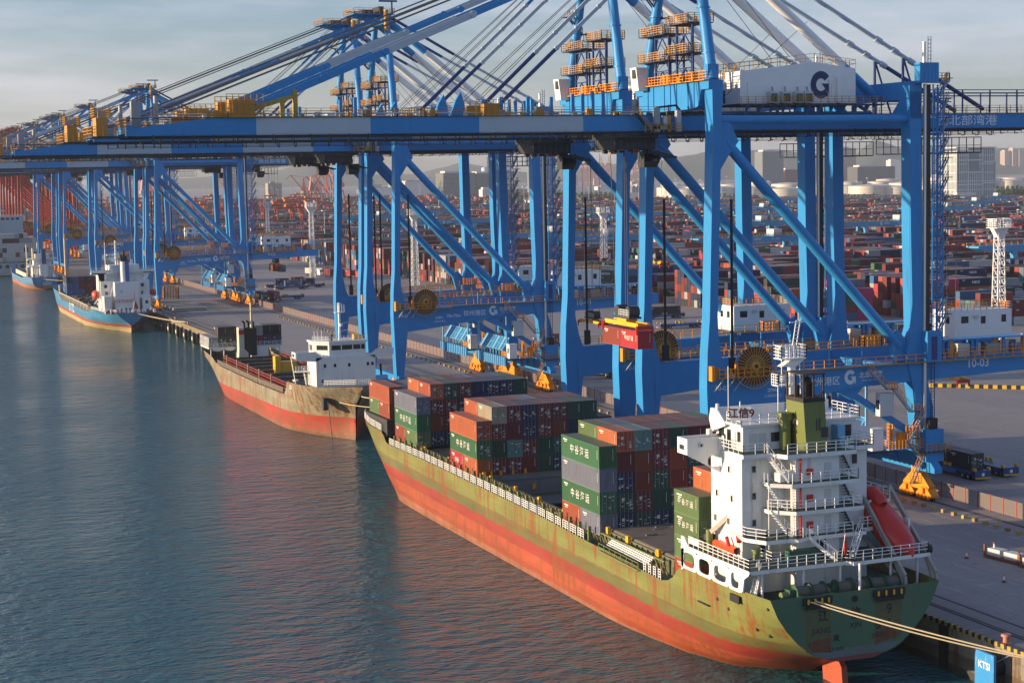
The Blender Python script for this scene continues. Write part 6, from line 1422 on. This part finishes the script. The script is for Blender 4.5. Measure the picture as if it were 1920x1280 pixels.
RSTS=[(990,'first'),(1030,'second'),(1075,'third'),(1120,'fourth'),(1170,'last')]
swap={BLUE.name:RDC,WHITEB.name:RDC,BLUED.name:RDC,WHITEC.name:RDO,LBLUE.name:RDC}
for yq,nm in RSTS:
    o=copy_tree(CRANES['8-01']); o.location=(26.7-2,yq,QZ); tag(o,'red ship to shore crane beyond the blue row, %s of its group'%nm,'crane','red ship to shore cranes at the far end')
    for c in o.children:
        for sl in getattr(c,'material_slots',[]):
            if sl.material and sl.material.name in swap: mm=swap[sl.material.name]; sl.link='OBJECT'; sl.material=mm
# ---------------------------------------------------------------- things standing on the quay
def scr():
    m=bpy.data.materials.new('fence_mesh_screen'); m.use_nodes=True; nt=m.node_tree; N=nt.nodes; L=nt.links; b=N['Principled BSDF']; b.inputs['Base Color'].default_value=(.26,.21,.185,1); b.inputs['Roughness'].default_value=.7; b.inputs['Alpha'].default_value=.42
    return m
FX=65.45
F=thing('fence','long see through mesh fence on red posts, landside of the crane rail','fence',(FX,0,QZ))
m=MB(); 
y=-60
while y<660: m.box(-.02,.02,y+.06,y+2.94,.15,2.4); y+=3.0
m.build('mesh_panel',scr(),F)
PM=MB(); PM.box(-.07,.07,-.07,.07,0,2.55); pme2=PM.mesh('post',paint('fence_post_red',(.42,.05,.04),.5,.2))
ys_=[-60+3*k+.7*0 for k in range(241)]
for y in ys_[10:110]:
    o=bpy.data.objects.new('post',pme2); COL.objects.link(o); o.parent=F; o.location=(0,y,0)
m=MB()
for y in ys_[:10]+ys_[110:]: m.box(-.07,.07,y-.07,y+.07,0,2.55)
tag(m.build('post',bpy.data.materials['fence_post_red'],F),kind='stuff')
# yellow concrete blocks
m=MB(); m.loft([[(-.3,-.3,0),(.3,-.3,0),(.3,.3,0),(-.3,.3,0)],[(-.3,-.3,.42),(.3,-.3,.42),(.3,.3,.42),(-.3,.3,.42)],[(-.24,-.24,.5),(.24,-.24,.5),(.24,.24,.5),(-.24,.24,.5)]],0,False,True); m.face([(-.24,-.24,.5),(.24,-.24,.5),(.24,.24,.5),(-.24,.24,.5)])
bme=m.mesh('bollard_block',paint('block_yellow',(.36,.24,.06),.7,.3,1.5,rnd_var=.25))
y=-25.6
while y<420:
    o=bpy.data.objects.new('bollard_block',bme); COL.objects.link(o); o.location=(59.1,y,QZ); o.rotation_euler=(0,0,rnd.uniform(-.15,.15)); tag(o,'small yellow concrete block in the long row beside the landside crane rail','barrier block','yellow blocks along the landside rail'); y+=2.46 if y<60 else 4.0
# mooring bollards at the edge
m=MB(); m.tube((0,0,0),(0,0,.75),.34,14,0,.30); m.tube((0,0,.75),(0,0,1.0),.55,14,0,.5); m.tube((0,0,-.0),(0,0,.08),.6,14,0); bm_=m.mesh('mooring_bollard',paint('bollard_faded_red',(.45,.18,.13),.6,.25,2,rust=.15))
for i,y in enumerate((-49.8,-66,118,142,404,428,452)):
    o=bpy.data.objects.new('mooring_bollard',bm_); COL.objects.link(o); o.location=(24.05,y,QZ); tag(o,['faded red mooring bollard on the quay edge near the blue fender panel','faded red mooring bollard holding the two pale stern lines','red mooring bollard on the edge between the green and grey bows','red mooring bollard on the edge by the grey bow','red mooring bollard taking the blue ship stern lines','red mooring bollard beyond the line bundle of the blue ship','red mooring bollard right under the blue ship stern'][i],'bollard','mooring bollards on the quay edge')
# fenders
Fd=thing('fender','worn blue fender panel with faded white letters hanging on the quay wall','fender',(0,0,0))
m=MB(); m.box(21.2,21.5,-51.6,-48.4,-.6,4.5); m.build('fender_panel',paint('fender_blue',(.03,.25,.60),.5,.2,.8,rust=.25,rcol=(.45,.45,.40),streak=(1.5,1.5,.3)),Fd)
m=MB(); m.tube((21.5,-50,2.8),(23.2,-50,2.8),.95,18); m.build('rubber_cone',BLACK,Fd); letter('KTSI',1.05,LETW,(21.17,-50,3.1),'-x',Fd,'lettering',.02)
m=MB(); m.tube((21.6,-49.6,3.6),(23.1,-47.6,5.0),.04,5); m.tube((21.6,-50.8,3.4),(23.1,-52.6,4.9),.04,5); m.build('chain',GREY,Fd)
m=MB(); m.box(22.85,23.2,-40.9,-39.6,-.5,4.9); o=m.build('fender',BLACK); tag(o,'black vertical rubber fender strip on the quay wall beside the green stern','fender')
for i,y in enumerate((373.6,388.2,403.3,418.2,433.8,447.5,461)):
    t=thing('quay_pile','cream quay pile with black fender, number %d counted from the grey ship stern'%(i+1),'pile',(23.2,y,0),0,'piles and fenders of the open quay')
    m=MB(); m.box(-.7,.6,-1.0,1.0,-4,3.3); m.build('pile',CREAM,t)
    m=MB(); m.box(-1.6,-.7,-5.4,-2.0,.2,3.9); m.build('fender',BLACK,t)
    m=MB(); m.box(-1.72,-1.6,-4.6,-2.9,1.4,2.6); m.build('fender_plate',CREAM,t)
# automated carriers with containers
def agv(x,y,rz,boxes,label,body='navy'):
    t=thing('container_truck',label,'truck',(x,y,QZ),rz,'flat carriers and trucks on the apron')
    m=MB(); m.box(-1.5,1.5,-7.4,7.4,.95,1.5,0); m.box(-1.1,1.1,-7.0,7.0,.6,.95,1); m.box(-1.5,1.5,-7.6,-6.9,.5,1.6,0); m.box(-1.5,1.5,6.9,7.6,.5,1.6,0); m.box(-1.52,-1.44,-2.4,2.4,.55,1.3,2); m.box(1.44,1.52,-2.4,2.4,.55,1.3,2)
    m.build('chassis',[AGVB,DARK,paint_agvpanel],t)
    for e in (-1,1):
        for yy in (-5.6,-4.2,4.2,5.6):
            m=MB(); m.tube((e*1.0,yy,.55),(e*1.45,yy,.55),.55,14,0); m.tube((e*1.46,yy,.55),(e*1.48,yy,.55),.25,10,1); m.build('wheel',[BLACK,GREY],t)
    m=MB()
    for e in (-1,1):
        for yy in (-7.2,-.6,.6,7.2): m.box(e*1.32-.14,e*1.32+.14,yy-.35,yy+.35,1.5,2.05)
    m.box(-1.45,1.45,-7.72,-7.6,.35,.55); m.box(-1.45,1.45,7.6,7.72,.35,.55); m.build('corner_guide',SPRY,t)
    m=MB(); m.tube((0,-7.62,1.0),(0,-7.66,1.0),.28,16); m.build('emblem',LETW,t)
    for i,(col,L,dy,lab) in enumerate(boxes):
        c,s=math.cos(rz),math.sin(rz)
        lx,ly=-1.22,dy; o=container(col,L,2.6,(x+lx*c-ly*s,y+lx*s+ly*c,QZ+1.55),lab,'containers carried on trucks','wall' if i else rnd.randint(1,9),rz=rz)
AGVB=paint('carrier_blue',(.025,.06,.17),.45,.15); paint_agvpanel=paint('carrier_panel_blue',(.06,.16,.36),.45,.1)
agv(79.4,37.4,0,[('charcoal',6.06,-6.1,'charcoal container at the rear of the carrier behind crane 10-03'),('maroon',6.06,.1,'maroon container at the front of the carrier behind crane 10-03')],'dark blue carrier with maroon and charcoal containers beside crane 10-03')
agv(85.2,38.0,0,[],'empty dark blue flat carrier at the right edge beside the loaded one')
agv(86.6,192,0,[('charcoal',12.19,-6.1,'dark container on the carrier seen under the beam of crane 10-02')],'dark carrier seen through the portal of crane 10-02')
agv(86.4,222,0,[('dark green',12.19,-6.1,'dark green container on a carrier left of the crane 10-02 leg')],'dark carrier with a green container under crane 10-01')
agv(101.8,266,0,[('brick red',6.06,-6.0,'brick red container on the yellowish trailer right of crane 10-01')],'trailer with one brick red container right of crane 10-01')
agv(101.3,586,R(90),[('navy blue',6.06,-3,'navy box on the rear left carrier of the four on the apron')],'rear left carrier of the group on the open apron')
agv(111.5,578,R(90),[('navy blue',6.06,-3,'navy box on the right carrier of the four, lettered side forward')],'right hand carrier of the group on the open apron')
agv(101.6,569,R(90),[('steel blue',6.06,-3,'steel blue box on the nearest carrier of the four on the apron')],'nearest carrier of the group on the open apron')
agv(110,592,R(90),[('maroon',6.06,-3,'maroon box on the farthest carrier of the four on the apron')],'farthest carrier of the group on the open apron')
agv(71.9,499,0,[('charcoal',12.19,-6.1,'charcoal box on the carrier beside crane 9-03')],'left carrier parked beside crane 9-03'); agv(77.2,501,0,[('magenta',12.19,-6.1,'dark magenta box on the carrier beside crane 9-03')],'right carrier with a magenta box beside crane 9-03')
agv(84,508,R(90),[],'empty carrier passing behind crane 9-03')
agv(172,334,R(90),[('charcoal',12.19,-6.1,'charcoal reefer box on the carrier crossing the far apron')],'carrier with a long charcoal box crossing the far apron'); agv(161,299,R(90),[],'empty flat carrier on the far apron beyond crane 10-02')
# road trucks with a cab
def lorry(x,y,rz,col,label,cabc):
    t=thing('lorry',label,'lorry',(x,y,QZ),rz,'road lorries at the yard front')
    m=MB(); m.box(-1.2,1.2,-6.5,4.5,.9,1.3,0); m.build('chassis',DARK,t)
    m=MB(); m.prism([(4.6,.6),(6.9,.6),(6.9,2.0),(6.4,3.4),(4.6,3.5)],'x',-1.2,1.2,0); m.box(-1.1,1.1,6.55,6.92,2.1,3.1,1); m.build('cab',[cabc,GLASS],t)
    m=MB()
    for e in(-1,1):
        for yy in(-5,-3.7,3,5.6): m.tube((e*.85,yy,.5),(e*1.2,yy,.5),.5,12)
    m.build('wheels',BLACK,t)
    c,s=math.cos(rz),math.sin(rz); lx,ly=-1.22,-6.3; container(col,6.06,2.6,(x+lx*c-ly*s,y+lx*s+ly*c,QZ+1.35),label.replace('lorry','container on the lorry'),'containers carried on trucks','wall',rz=rz)
lorry(138,668,R(200),'white','pale lorry, leftmost of the row at the yard front',WHITEC); lorry(142,663,R(200),'pale grey','second pale lorry beside the leftmost one',WHITEC)
lorry(143,650,R(195),'bright red','bright red lorry in the middle of the row',RED); lorry(147.5,648,R(195),'brick red','red lorry beside the bright red one',RED); lorry(149,634,R(195),'bright red','rightmost red lorry by the black cable leg',RED)
# spreaders hanging from the cranes, and the lifted pair of containers
def spreader(x,y,z,zt,label,par,rz=0,L=12.2):
    """hung on ropes below the trolley"""
    t=par; ox,oy=par.location.x,par.location.y; bx=x-ox; by=y-oy; bz=z-QZ
    m=MB()
    for e in(-.75,.75): m.beam((bx+e,by-L/2+.4,bz+.6),(bx+e,by+L/2-.4,bz+.6),.5,.6,0)
    m.box(bx-.9,bx+.9,by-1.6,by+1.6,bz+.3,bz+1.3,0)
    for e in(-1,1): m.box(bx-1.22,bx+1.22,by+e*(L/2-.25)-.25,by+e*(L/2-.25)+.25,bz,bz+.55,1)
    for e in(-1,1):
        for f in(-1,1): m.box(bx+f*1.25-.12,bx+f*1.25+.12,by+e*(L/2-.2)-.12,by+e*(L/2-.2)+.12,bz-.7,bz+.5,1)
    m.box(bx-1.0,bx+1.0,by-2.8,by+2.8,bz+1.3,bz+1.6,2)
    m.rail([(bx-1,by-2.6,bz+1.6),(bx-1,by+.6,bz+1.6)],1.0,.5,.08,3)
    for e in(-1.9,1.9): m.tube((bx-.8,by+e,bz+2.3),(bx+.8,by+e,bz+2.3),.85,14,2)
    o=m.build('spreader',[SPRY,RED,DARK,PGREY],t)
    m=MB()
    for e in(-.8,.8):
        for f in(-2.1,2.1): m.tube((bx+e,by+f,bz+2.4),(bx+e*1.4,by+f*1.3,zt),.05,5)
    m.build('hoist_rope',WIRE,t)
C3=CRANES['10-03']; spreader(19.1,32.4,32.3,54.2,'',C3)
container('bright red',6.06,2.6,(17.9,26.3,29.55),'red container hanging under crane 10-03, nearer of the lifted pair','containers hanging from crane 10-03','wall',text=('中远海运',.75,(-.03,3,1.4),'-x'))
container('brick red',6.06,2.6,(17.9,32.44,29.55),'brick red container hanging under crane 10-03, farther of the lifted pair','containers hanging from crane 10-03','wall')
spreader(94.5,62.2,17.0,54,'',CRANES['10-02']); spreader(79,181.2,19.0,54,'',CRANES['10-01']); spreader(108,207.4,31,54,'',CRANES['9-04']); spreader(76,490,20,54,'',CRANES['9-03'])
container('rust red',6.06,2.6,(73.5,485,18.0),'rust red container hanging under the rear beam of crane 9-03','containers hanging from crane 9-03','wall'); container('steel blue',6.06,2.6,(76.4,485,17.6),'steel blue container hanging under the rear beam of crane 9-03','containers hanging from crane 9-03','wall')
# flat racks, slabs, cage, cones, people, barrier
def rack(x,y,label):
    t=thing('container_rack',label,'rack',(x,y,QZ)); rz=R(8); t.rotation_euler=(0,0,rz)
    m=MB(); m.box(-.9,.9,-3,3,.1,.4)
    for u in(-.8,.8):
        for v in(-2.9,2.9): m.box(u-.1,u+.1,v-.1,v+.1,.1,1.7)
    m.build('frame',paint('rack_rust',(.22,.07,.03),.7,.3,1),t); m=MB(); m.box(-.7,.7,-2.6,-.3,.4,1.25); m.box(-.7,.7,.4,2.5,.4,1.25); m.build('load',PGREY,t)
rack(47.9,-18,'rusty steel rack with grey boxes on the apron at the right edge'); rack(48.3,-24.5,'second rusty rack, cut off by the right edge')
for i,(x,y) in enumerate(((40.5,-27.5),(47.6,-16.0),(44.2,-14.9))):
    t=thing('traffic_cone',['lowest traffic cone on the apron, below the rusty rack','traffic cone standing on the rusty rack','lone traffic cone on the open apron left of the rack'][i],'traffic cone',(x,y,QZ+(1.0 if i==1 else 0)),0,'traffic cones on the apron')
    m=MB(); m.box(-.25,.25,-.25,.25,0,.06); m.build('base',BLACK,t)
    m=MB(); m.tube((0,0,.06),(0,0,.95),.17,12,0,.04); m.tube((0,0,.3),(0,0,.75),.135,12,1,.075); m.build('cone',[RED,WHITEC],t)
m=MB()
G_='concrete slabs laid on the far quay'
sr=random.Random(3)
SLC=paint('slab_pale',(.40,.37,.33),.8,.2,.8); 
for i in range(6):
    for j in range(2):
        m=MB(); m.box(0,13,0,3.0,0,.28,1); m.box(.1,12.9,.1,2.9,.28,.75,0); m.box(.2,12.8,.2,2.8,1.0,1.35,0); m.box(.5,12,.3,2.7,.75,1.0,1)
        o=m.build('hatch_slab',[SLC,DARK]); o.location=(30+j*2.0,466+i*8+j*.0,QZ); o.rotation_euler=(0,0,R(sr.uniform(-2,2)))
        if j: bpy.data.objects.remove(o); continue
        tag(o,'pale flat hatch slab on the quay under crane 9-03, row %d from the nearest'%(i+1),'slab',G_)
t=thing('steel_cage','orange steel cage standing on the quay behind the pale slabs','cage',(42.3,541,QZ))
m=MB(); m.rail([(-3,-3,0),(3,-3,0),(3,3,0),(-3,3,0)],5,1.2,.22,0,5,True); m.build('frame',paint('cage_orange',(.40,.19,.05),.6,.2),t)
m=MB(); y0=0
for k in range(40): m.box(0+k*1.0,k*1.0+1.0,-.4,.4,0,.8,k%2)
o=m.build('barrier',[paint('barrier_yellow',(.62,.40,.03),.6,.2),BLACK]); o.location=(141,134,QZ); o.rotation_euler=(0,0,R(-42)); tag(o,'long black and yellow striped concrete barrier on the apron at right','barrier')
def person(x,y,rz,label,shirt,step=.22,H=1.72):
    """standing or walking figure grown from a skeleton"""
    J=[(0,0,.95),(0,0,1.2),(0,0,1.43),(0,.02,1.53),(0,.03,1.66)]
    V=list(J); E=[(0,1),(1,2),(2,3),(3,4)]; Rr=[.15,.14,.15,.06,.105]
    for e in(-1,1):
        n=len(V); V+= [(e*.1,0,.9),(e*.11,e*step*.5+.03,.5),(e*.11,e*step,.07),(e*.11,e*step+.15,.04)]; Rr+=[.105,.075,.05,.045]; E+=[(0,n),(n,n+1),(n+1,n+2),(n+2,n+3)]
        n=len(V); V+= [(e*.2,0,1.4),(e*.25,-e*step*.3,1.12),(e*.25,-e*step*.5+.08,.86),(e*.25,-e*step*.5+.1,.76)]; Rr+=[.07,.052,.04,.035]; E+=[(2,n),(n,n+1),(n+1,n+2),(n+2,n+3)]
    me=bpy.data.meshes.new('person'); me.from_pydata(V,E,[]); o=bpy.data.objects.new('person',me); COL.objects.link(o)
    sk=o.modifiers.new('skin','SKIN'); 
    for v,r in zip(me.skin_vertices[0].data,Rr): v.radius=(r,r)
    me.skin_vertices[0].data[0].use_root=True; sb=o.modifiers.new('sub','SUBSURF'); sb.levels=1; sb.render_levels=1
    dg=bpy.context.evaluated_depsgraph_get(); dg.update(); nm=bpy.data.meshes.new_from_object(o.evaluated_get(dg)); o.modifiers.clear(); o.data=nm
    for mt in (PANTS,SKIN,shirt): nm.materials.append(mt)
    for p in nm.polygons:
        z=p.center.z; p.material_index=1 if z>1.49 or(abs(p.center.x)>.2 and z<.86) else (2 if z>.93 else 0); p.use_smooth=True
    o.location=(x,y,QZ); o.rotation_euler=(0,0,rz); tag(o,label,'person')
    m=MB(); m.loft([[ (.115*c*f,.03+.125*s*f,z) for c,s in [(math.cos(2*math.pi*k/12),math.sin(2*math.pi*k/12)) for k in range(12)]] for z,f in((1.67,1.15),(1.68,.95),(1.74,.85),(1.79,.5),(1.805,.05))],0,True,True); m.build('hard_hat',WHITEC,o)
PANTS=paint('work_trousers',(.03,.04,.08),.8,.2); SKIN=paint('skin',(.36,.2,.13),.6,.1); SHB=paint('shirt_dark',(.05,.05,.07),.8,.2); SHW=paint('shirt_pale',(.5,.5,.48),.8,.2)
person(74.5,397,R(60),'person in a dark top walking on the apron behind the fence','' or SHB); person(66.9,368,R(20),'person in a pale top standing just behind the fence',SHW)
# ---------------------------------------------------------------- distance: buildings, tanks, hills, trees
def at(u,v,z): # point on a plane of depth z metres in front of the camera, used only to place distant buildings
    p=CP+rr_*((u-960)/FPX*z)+dd_*((v-640)/FPX*z)+fr*z; return p
FAC=paint('facade_white',(.62,.61,.57),.6,.06,.1)
def facade(col,gl,sx,sz,name,mort=.22):
    m=bpy.data.materials.new(name); m.use_nodes=True; nt=m.node_tree;N=nt.nodes;L=nt.links;b=N['Principled BSDF']; b.inputs['Roughness'].default_value=.5
    tc=N.new('ShaderNodeTexCoord'); sp=N.new('ShaderNodeSeparateXYZ'); L.new(tc.outputs['Object'],sp.inputs[0])
    ad=N.new('ShaderNodeMath'); ad.operation='ADD'; L.new(sp.outputs[0],ad.inputs[0]); L.new(sp.outputs[1],ad.inputs[1]); cb=N.new('ShaderNodeCombineXYZ'); L.new(ad.outputs[0],cb.inputs[0]); L.new(sp.outputs[2],cb.inputs[1])
    br=N.new('ShaderNodeTexBrick'); br.offset=0; br.inputs['Scale'].default_value=1; br.inputs['Brick Width'].default_value=sx; br.inputs['Row Height'].default_value=sz; br.inputs['Mortar Size'].default_value=mort*min(sx,sz); br.inputs['Mortar Smooth'].default_value=0
    br.inputs['Color1'].default_value=gl+(1,); br.inputs['Color2'].default_value=tuple(c*1.5 for c in gl)+(1,); br.inputs['Mortar'].default_value=col+(1,); L.new(cb.outputs[0],br.inputs['Vector']); L.new(br.outputs[0],b.inputs['Base Color']); return m
# the white framed office block
p=at(1818,0,2650); ox,oy=p.x,p.y
OB=thing('office_building','white framed glass office block with stepped volumes, right of the background','building',(ox,oy,QZ),0)
m=MB(); m.box(-36,10,-20,20,0,72); m.box(10,36,-16,16,0,76); m.build('tower_block',facade((.62,.62,.6),(.13,.17,.18),3.4,13,'office_facade_frame',.16),OB)
m=MB()
for z in (0,20,39,57,71): m.box(-37,11,-20.8,-20,z,z+1.6)
for x in (-36.8,-16,9.6): m.box(x,x+1.2,-20.9,-20.1,0,72.5)
m.box(-37,37,-20,20,76,77.5); m.box(16,39,-17,16,54,56); m.box(12,39,-17,16,22,24); m.box(37,39,-16,16,24,54); m.box(-42,-8,-30,-20,0,9); m.build('frame_band',FAC,OB)
m=MB(); m.box(-16,4,-20.5,-20.2,40,68); m.build('glass_recess',facade((.16,.2,.2),(.10,.15,.16),2,4,'office_glass'),OB)
def block(u,v0,v1,u1,z,mat,label,d=30,name='building',roof=None):
    a=at(u,v1,z); b=at(u1,v1,z); t=at((u+u1)/2,v0,z); h=t.z-QZ; w=(b-a).length
    T=thing(name,label,'building',(a.x,a.y,QZ),math.atan2(b.y-a.y,b.x-a.x)*0-R(21)*0)
    m=MB(); m.box(0,w,0,d,0,h); m.build('wall',mat,T)
    m=MB(); m.box(w*.1,w*.6,d*.2,d*.8,h,h+ (roof or 4)); m.build('roof_structure',FAC if roof is None else CONC,T)
GLF=facade((.20,.22,.24),(.06,.08,.09),2.5,4,'grey_tower_facade'); PKF=facade((.45,.35,.28),(.13,.10,.09),4,4,'pink_tower_facade',.3); NET=facade((.16,.17,.15),(.10,.11,.10),6,5,'netted_facade',.1); RBF=facade((.25,.10,.08),(.10,.05,.05),5,6,'redbrown_facade'); DKF=facade((.10,.10,.11),(.05,.05,.06),4,5,'dark_facade')
block(1430,284,350,1475,4300,GLF,'grey tower block with a roof sign, left of crane 10-03 landside leg',40); block(1581,278,352,1609,4700,PKF,'pinkish gridded tower behind the near crane legs',40); block(1472,318,350,1512,4400,RBF,'low red brown block beside the grey tower',40); block(1608,312,348,1690,4600,DKF,'long low dark block right of the pinkish tower',50)
block(832,324,370,896,3600,NET,'tall netted building site seen under crane 10-01',50); block(893,325,368,940,3650,NET,'second netted building beside the building site',50); block(905,355,377,932,3300,FAC,'small white office in front of the netted buildings',20); block(1000,268,362,1046,4300,GLF,'tall glass tower behind the crane 10-01 lift',40)
block(1884,283,312,1896,9000,PKF,'leftmost of the far pink apartment towers',40); block(1899,279,312,1908,9000,PKF,'middle far pink apartment tower',40); block(1911,281,312,1922,9000,PKF,'rightmost far pink apartment tower cut by the edge',40); block(1670,300,318,1694,8500,FAC,'far pale apartment slab above the tanks',40)
block(760,340,372,820,3900,FAC,'long pale warehouse with a low roof behind the container yard',60,roof=2); block(700,352,372,752,4200,FAC,'pale shed in the haze left of the netted site',60,roof=2)
BR_=random.Random(21)
for k in range(34):
    u=BR_.uniform(500,1915); z=BR_.uniform(3600,7000); w=BR_.uniform(6,26); q=at(u,0,z); v=640-(CP.z-QZ)*-1*FPX/z
    p=at(u,400,z); h=BR_.choice((10,14,18,26,40)); T=thing('building','small hazy building in the distant port district','building',(p.x,p.y,QZ),0,'hazy distant buildings'); m=MB(); wd=BR_.uniform(20,70); m.box(0,wd,0,25,0,h); m.build('wall',BR_.choice((FAC,GLF,PKF,DKF,CONC)),T); m=MB(); m.box(wd*.2,wd*.5,5,18,h,h+3); m.build('roof_structure',CONC,T)
# storage tanks
TK=bpy.data.materials.new('tank_banded_white'); TK.use_nodes=True; nt=TK.node_tree;N=nt.nodes;L=nt.links;b=N['Principled BSDF']; tc=N.new('ShaderNodeTexCoord'); sp=N.new('ShaderNodeSeparateXYZ'); L.new(tc.outputs['Object'],sp.inputs[0]); wv=N.new('ShaderNodeMath'); wv.operation='FRACT'; ml=N.new('ShaderNodeMath'); ml.operation='MULTIPLY'; ml.inputs[1].default_value=4; L.new(sp.outputs[2],ml.inputs[0]); L.new(ml.outputs[0],wv.inputs[0]); rp=N.new('ShaderNodeValToRGB'); rp.color_ramp.elements[0].position=.0; rp.color_ramp.elements[1].position=.12; rp.color_ramp.elements[0].color=(.3,.27,.22,1); rp.color_ramp.elements[1].color=(.66,.60,.50,1); L.new(wv.outputs[0],rp.inputs[0]); L.new(rp.outputs[0],b.inputs['Base Color'])
m=MB(); m.tube((0,0,0),(0,0,1),1,40,0,cap=False); m.tube((0,0,1),(0,0,1.12),1.0,40,0,.12); m.rail([(math.cos(a)*1.0,math.sin(a)*1.0,1.0) for a in [2*math.pi*k/20 for k in range(21)]],.05,.4,.006,0,1); tme=m.mesh('storage_tank',TK)
tr=random.Random(9); k=0
rows=[(1255,1560,2900,5),(1230,1560,3300,6),(1600,1760,2750,3),(1560,1780,3100,4),(1500,1920,3700,7),(1640,1920,4300,6),(1240,1500,3900,5)]
for u0,u1,z,n in rows:
    for i in range(n):
        u=u0+(u1-u0)*(i+.5)/n; p=at(u,370,z); r=tr.uniform(26,36); h=tr.uniform(17,22)
        if 1765<u<1890 and z<3000: continue
        o=bpy.data.objects.new('storage_tank',tme); COL.objects.link(o); o.location=(p.x,p.y,QZ); o.scale=(r,r,h); tag(o,'large round white storage tank in the tank farm behind the yard','storage tank','storage tanks behind the yard'); k+=1
for i,u in enumerate((910,928,943)):
    p=at(u,340,4600); m=MB(); m.tube((0,0,0),(0,0,68),10,24,0); m.tube((0,0,68),(0,0,71),10,24,0,2); o=m.build('silo',PGREY); o.location=(p.x,p.y,QZ); tag(o,['left','middle','right'][i]+' tall pale silo of the hazy trio above the netted buildings','silo','hazy silos')
# far yellow and red shipyard cranes
m=MB()
for x in (-14,14):
    for y in(-8,8): m.beam((x,y,0),(x*.8,y,70),3,3,1)
m.box(-16,16,-8,8,52,57,1); m.box(-60,70,-4,4,70,76,0); m.beam((0,0,76),(0,0,100),4,4,0); m.beam((0,0,100),(60,0,76),1.6,1.6,0); m.beam((0,0,100),(-50,0,76),1.6,1.6,0); gme=m.mesh('gantry_crane',[paint('far_crane_yellow',(.55,.33,.07),.6,.1),RDC])
for i,u in enumerate((1098,1112,1128,1142,1185,1196)):
    p=at(u,345,6800+i*60); o=bpy.data.objects.new('gantry_crane',gme); COL.objects.link(o); o.location=(p.x,p.y,QZ); o.scale=(1,1,1.15); o.rotation_euler=(0,0,R(60)); tag(o,'far hazy yellow and red quay crane, number %d from the left'%(i+1),'crane','far hazy yellow and red cranes')
# hills
def hills(z,u0,u1,prof,name,seed):
    r=random.Random(seed); m=MB(); n=90; rows=[]
    ph=[(r.uniform(.5,1),r.uniform(0,6),k) for k in (3,7,13,29,53)]
    for j,dz in enumerate((-700,-450,-250,0,400,900)):
        f=(0,.35,.7,1,.6,0)[j]; row=[]
        for i in range(n+1):
            u=u0+(u1-u0)*i/n; p=at(u,340,z+dz); hh=interp(prof,u)*f*(1+.18*sum(a/k*math.sin(k*i/n*6.28+b+j*.7) for a,b,k in ph)*3*(.4 if j==3 else 1)); row.append((p.x,p.y,max(0,hh)+QZ-1 if f else QZ-1))
        rows.append(row)
    m.loft(rows,0,True); tag(m.build(name,HILL),kind='structure')
HILL=paint('hill_woodland',(.045,.07,.035),.9,.35,.01)
hills(9500,1180,2050,[(1180,30),(1240,110),(1330,165),(1400,150),(1450,150),(1540,120),(1600,120),(1636,215),(1690,150),(1730,150),(1800,130),(1880,150),(2050,140)],'hills',2)
hills(10500,300,1180,[(300,60),(520,90),(580,140),(640,90),(700,70),(780,60),(860,120),(1000,60),(1180,100)],'hills',4)
# belts of trees behind the yard
LEAF=paint('tree_belt_leaves',(.035,.065,.022),.8,.5,.05)
m=MB(); q_=random.Random(31)
for u0,u1,z,hh in ((1690,1770,2500,16),(1868,1925,2450,20),(1230,1420,2750,12),(1080,1180,3200,14),(940,1060,3500,14),(1560,1640,2600,10)):
    for k in range(900):
        u=q_.uniform(u0,u1); zz=z+q_.uniform(-50,50); p=at(u,370,zz); h=q_.random()**.6*hh*(.6+.4*math.sin(u*.35)**2); s=q_.uniform(1.2,2.8)
        a=Vector((q_.uniform(-1,1),q_.uniform(-1,1),q_.uniform(-.4,1))).normalized(); b=a.orthogonal().normalized(); c=a.cross(b); pc=Vector((p.x,p.y,QZ+h)); m.face([pc+b*s,pc+c*s,pc-b*s,pc-c*s])
tag(m.build('woodland',LEAF),kind='stuff')
# ---------------------------------------------------------------- haze in the air
HZ=MB(); HZ.box(-6000,14000,-1200,12500,-8,620)
hm=bpy.data.materials.new('air_haze'); hm.use_nodes=True; nt=hm.node_tree; nt.nodes.clear(); ho=nt.nodes.new('ShaderNodeOutputMaterial'); pv=nt.nodes.new('ShaderNodeVolumePrincipled'); pv.inputs['Color'].default_value=(.82,.89,1,1); pv.inputs['Density'].default_value=.00006; pv.inputs['Anisotropy'].default_value=.2; nt.links.new(pv.outputs[0],ho.inputs['Volume'])
tag(HZ.build('haze',hm),kind='stuff')
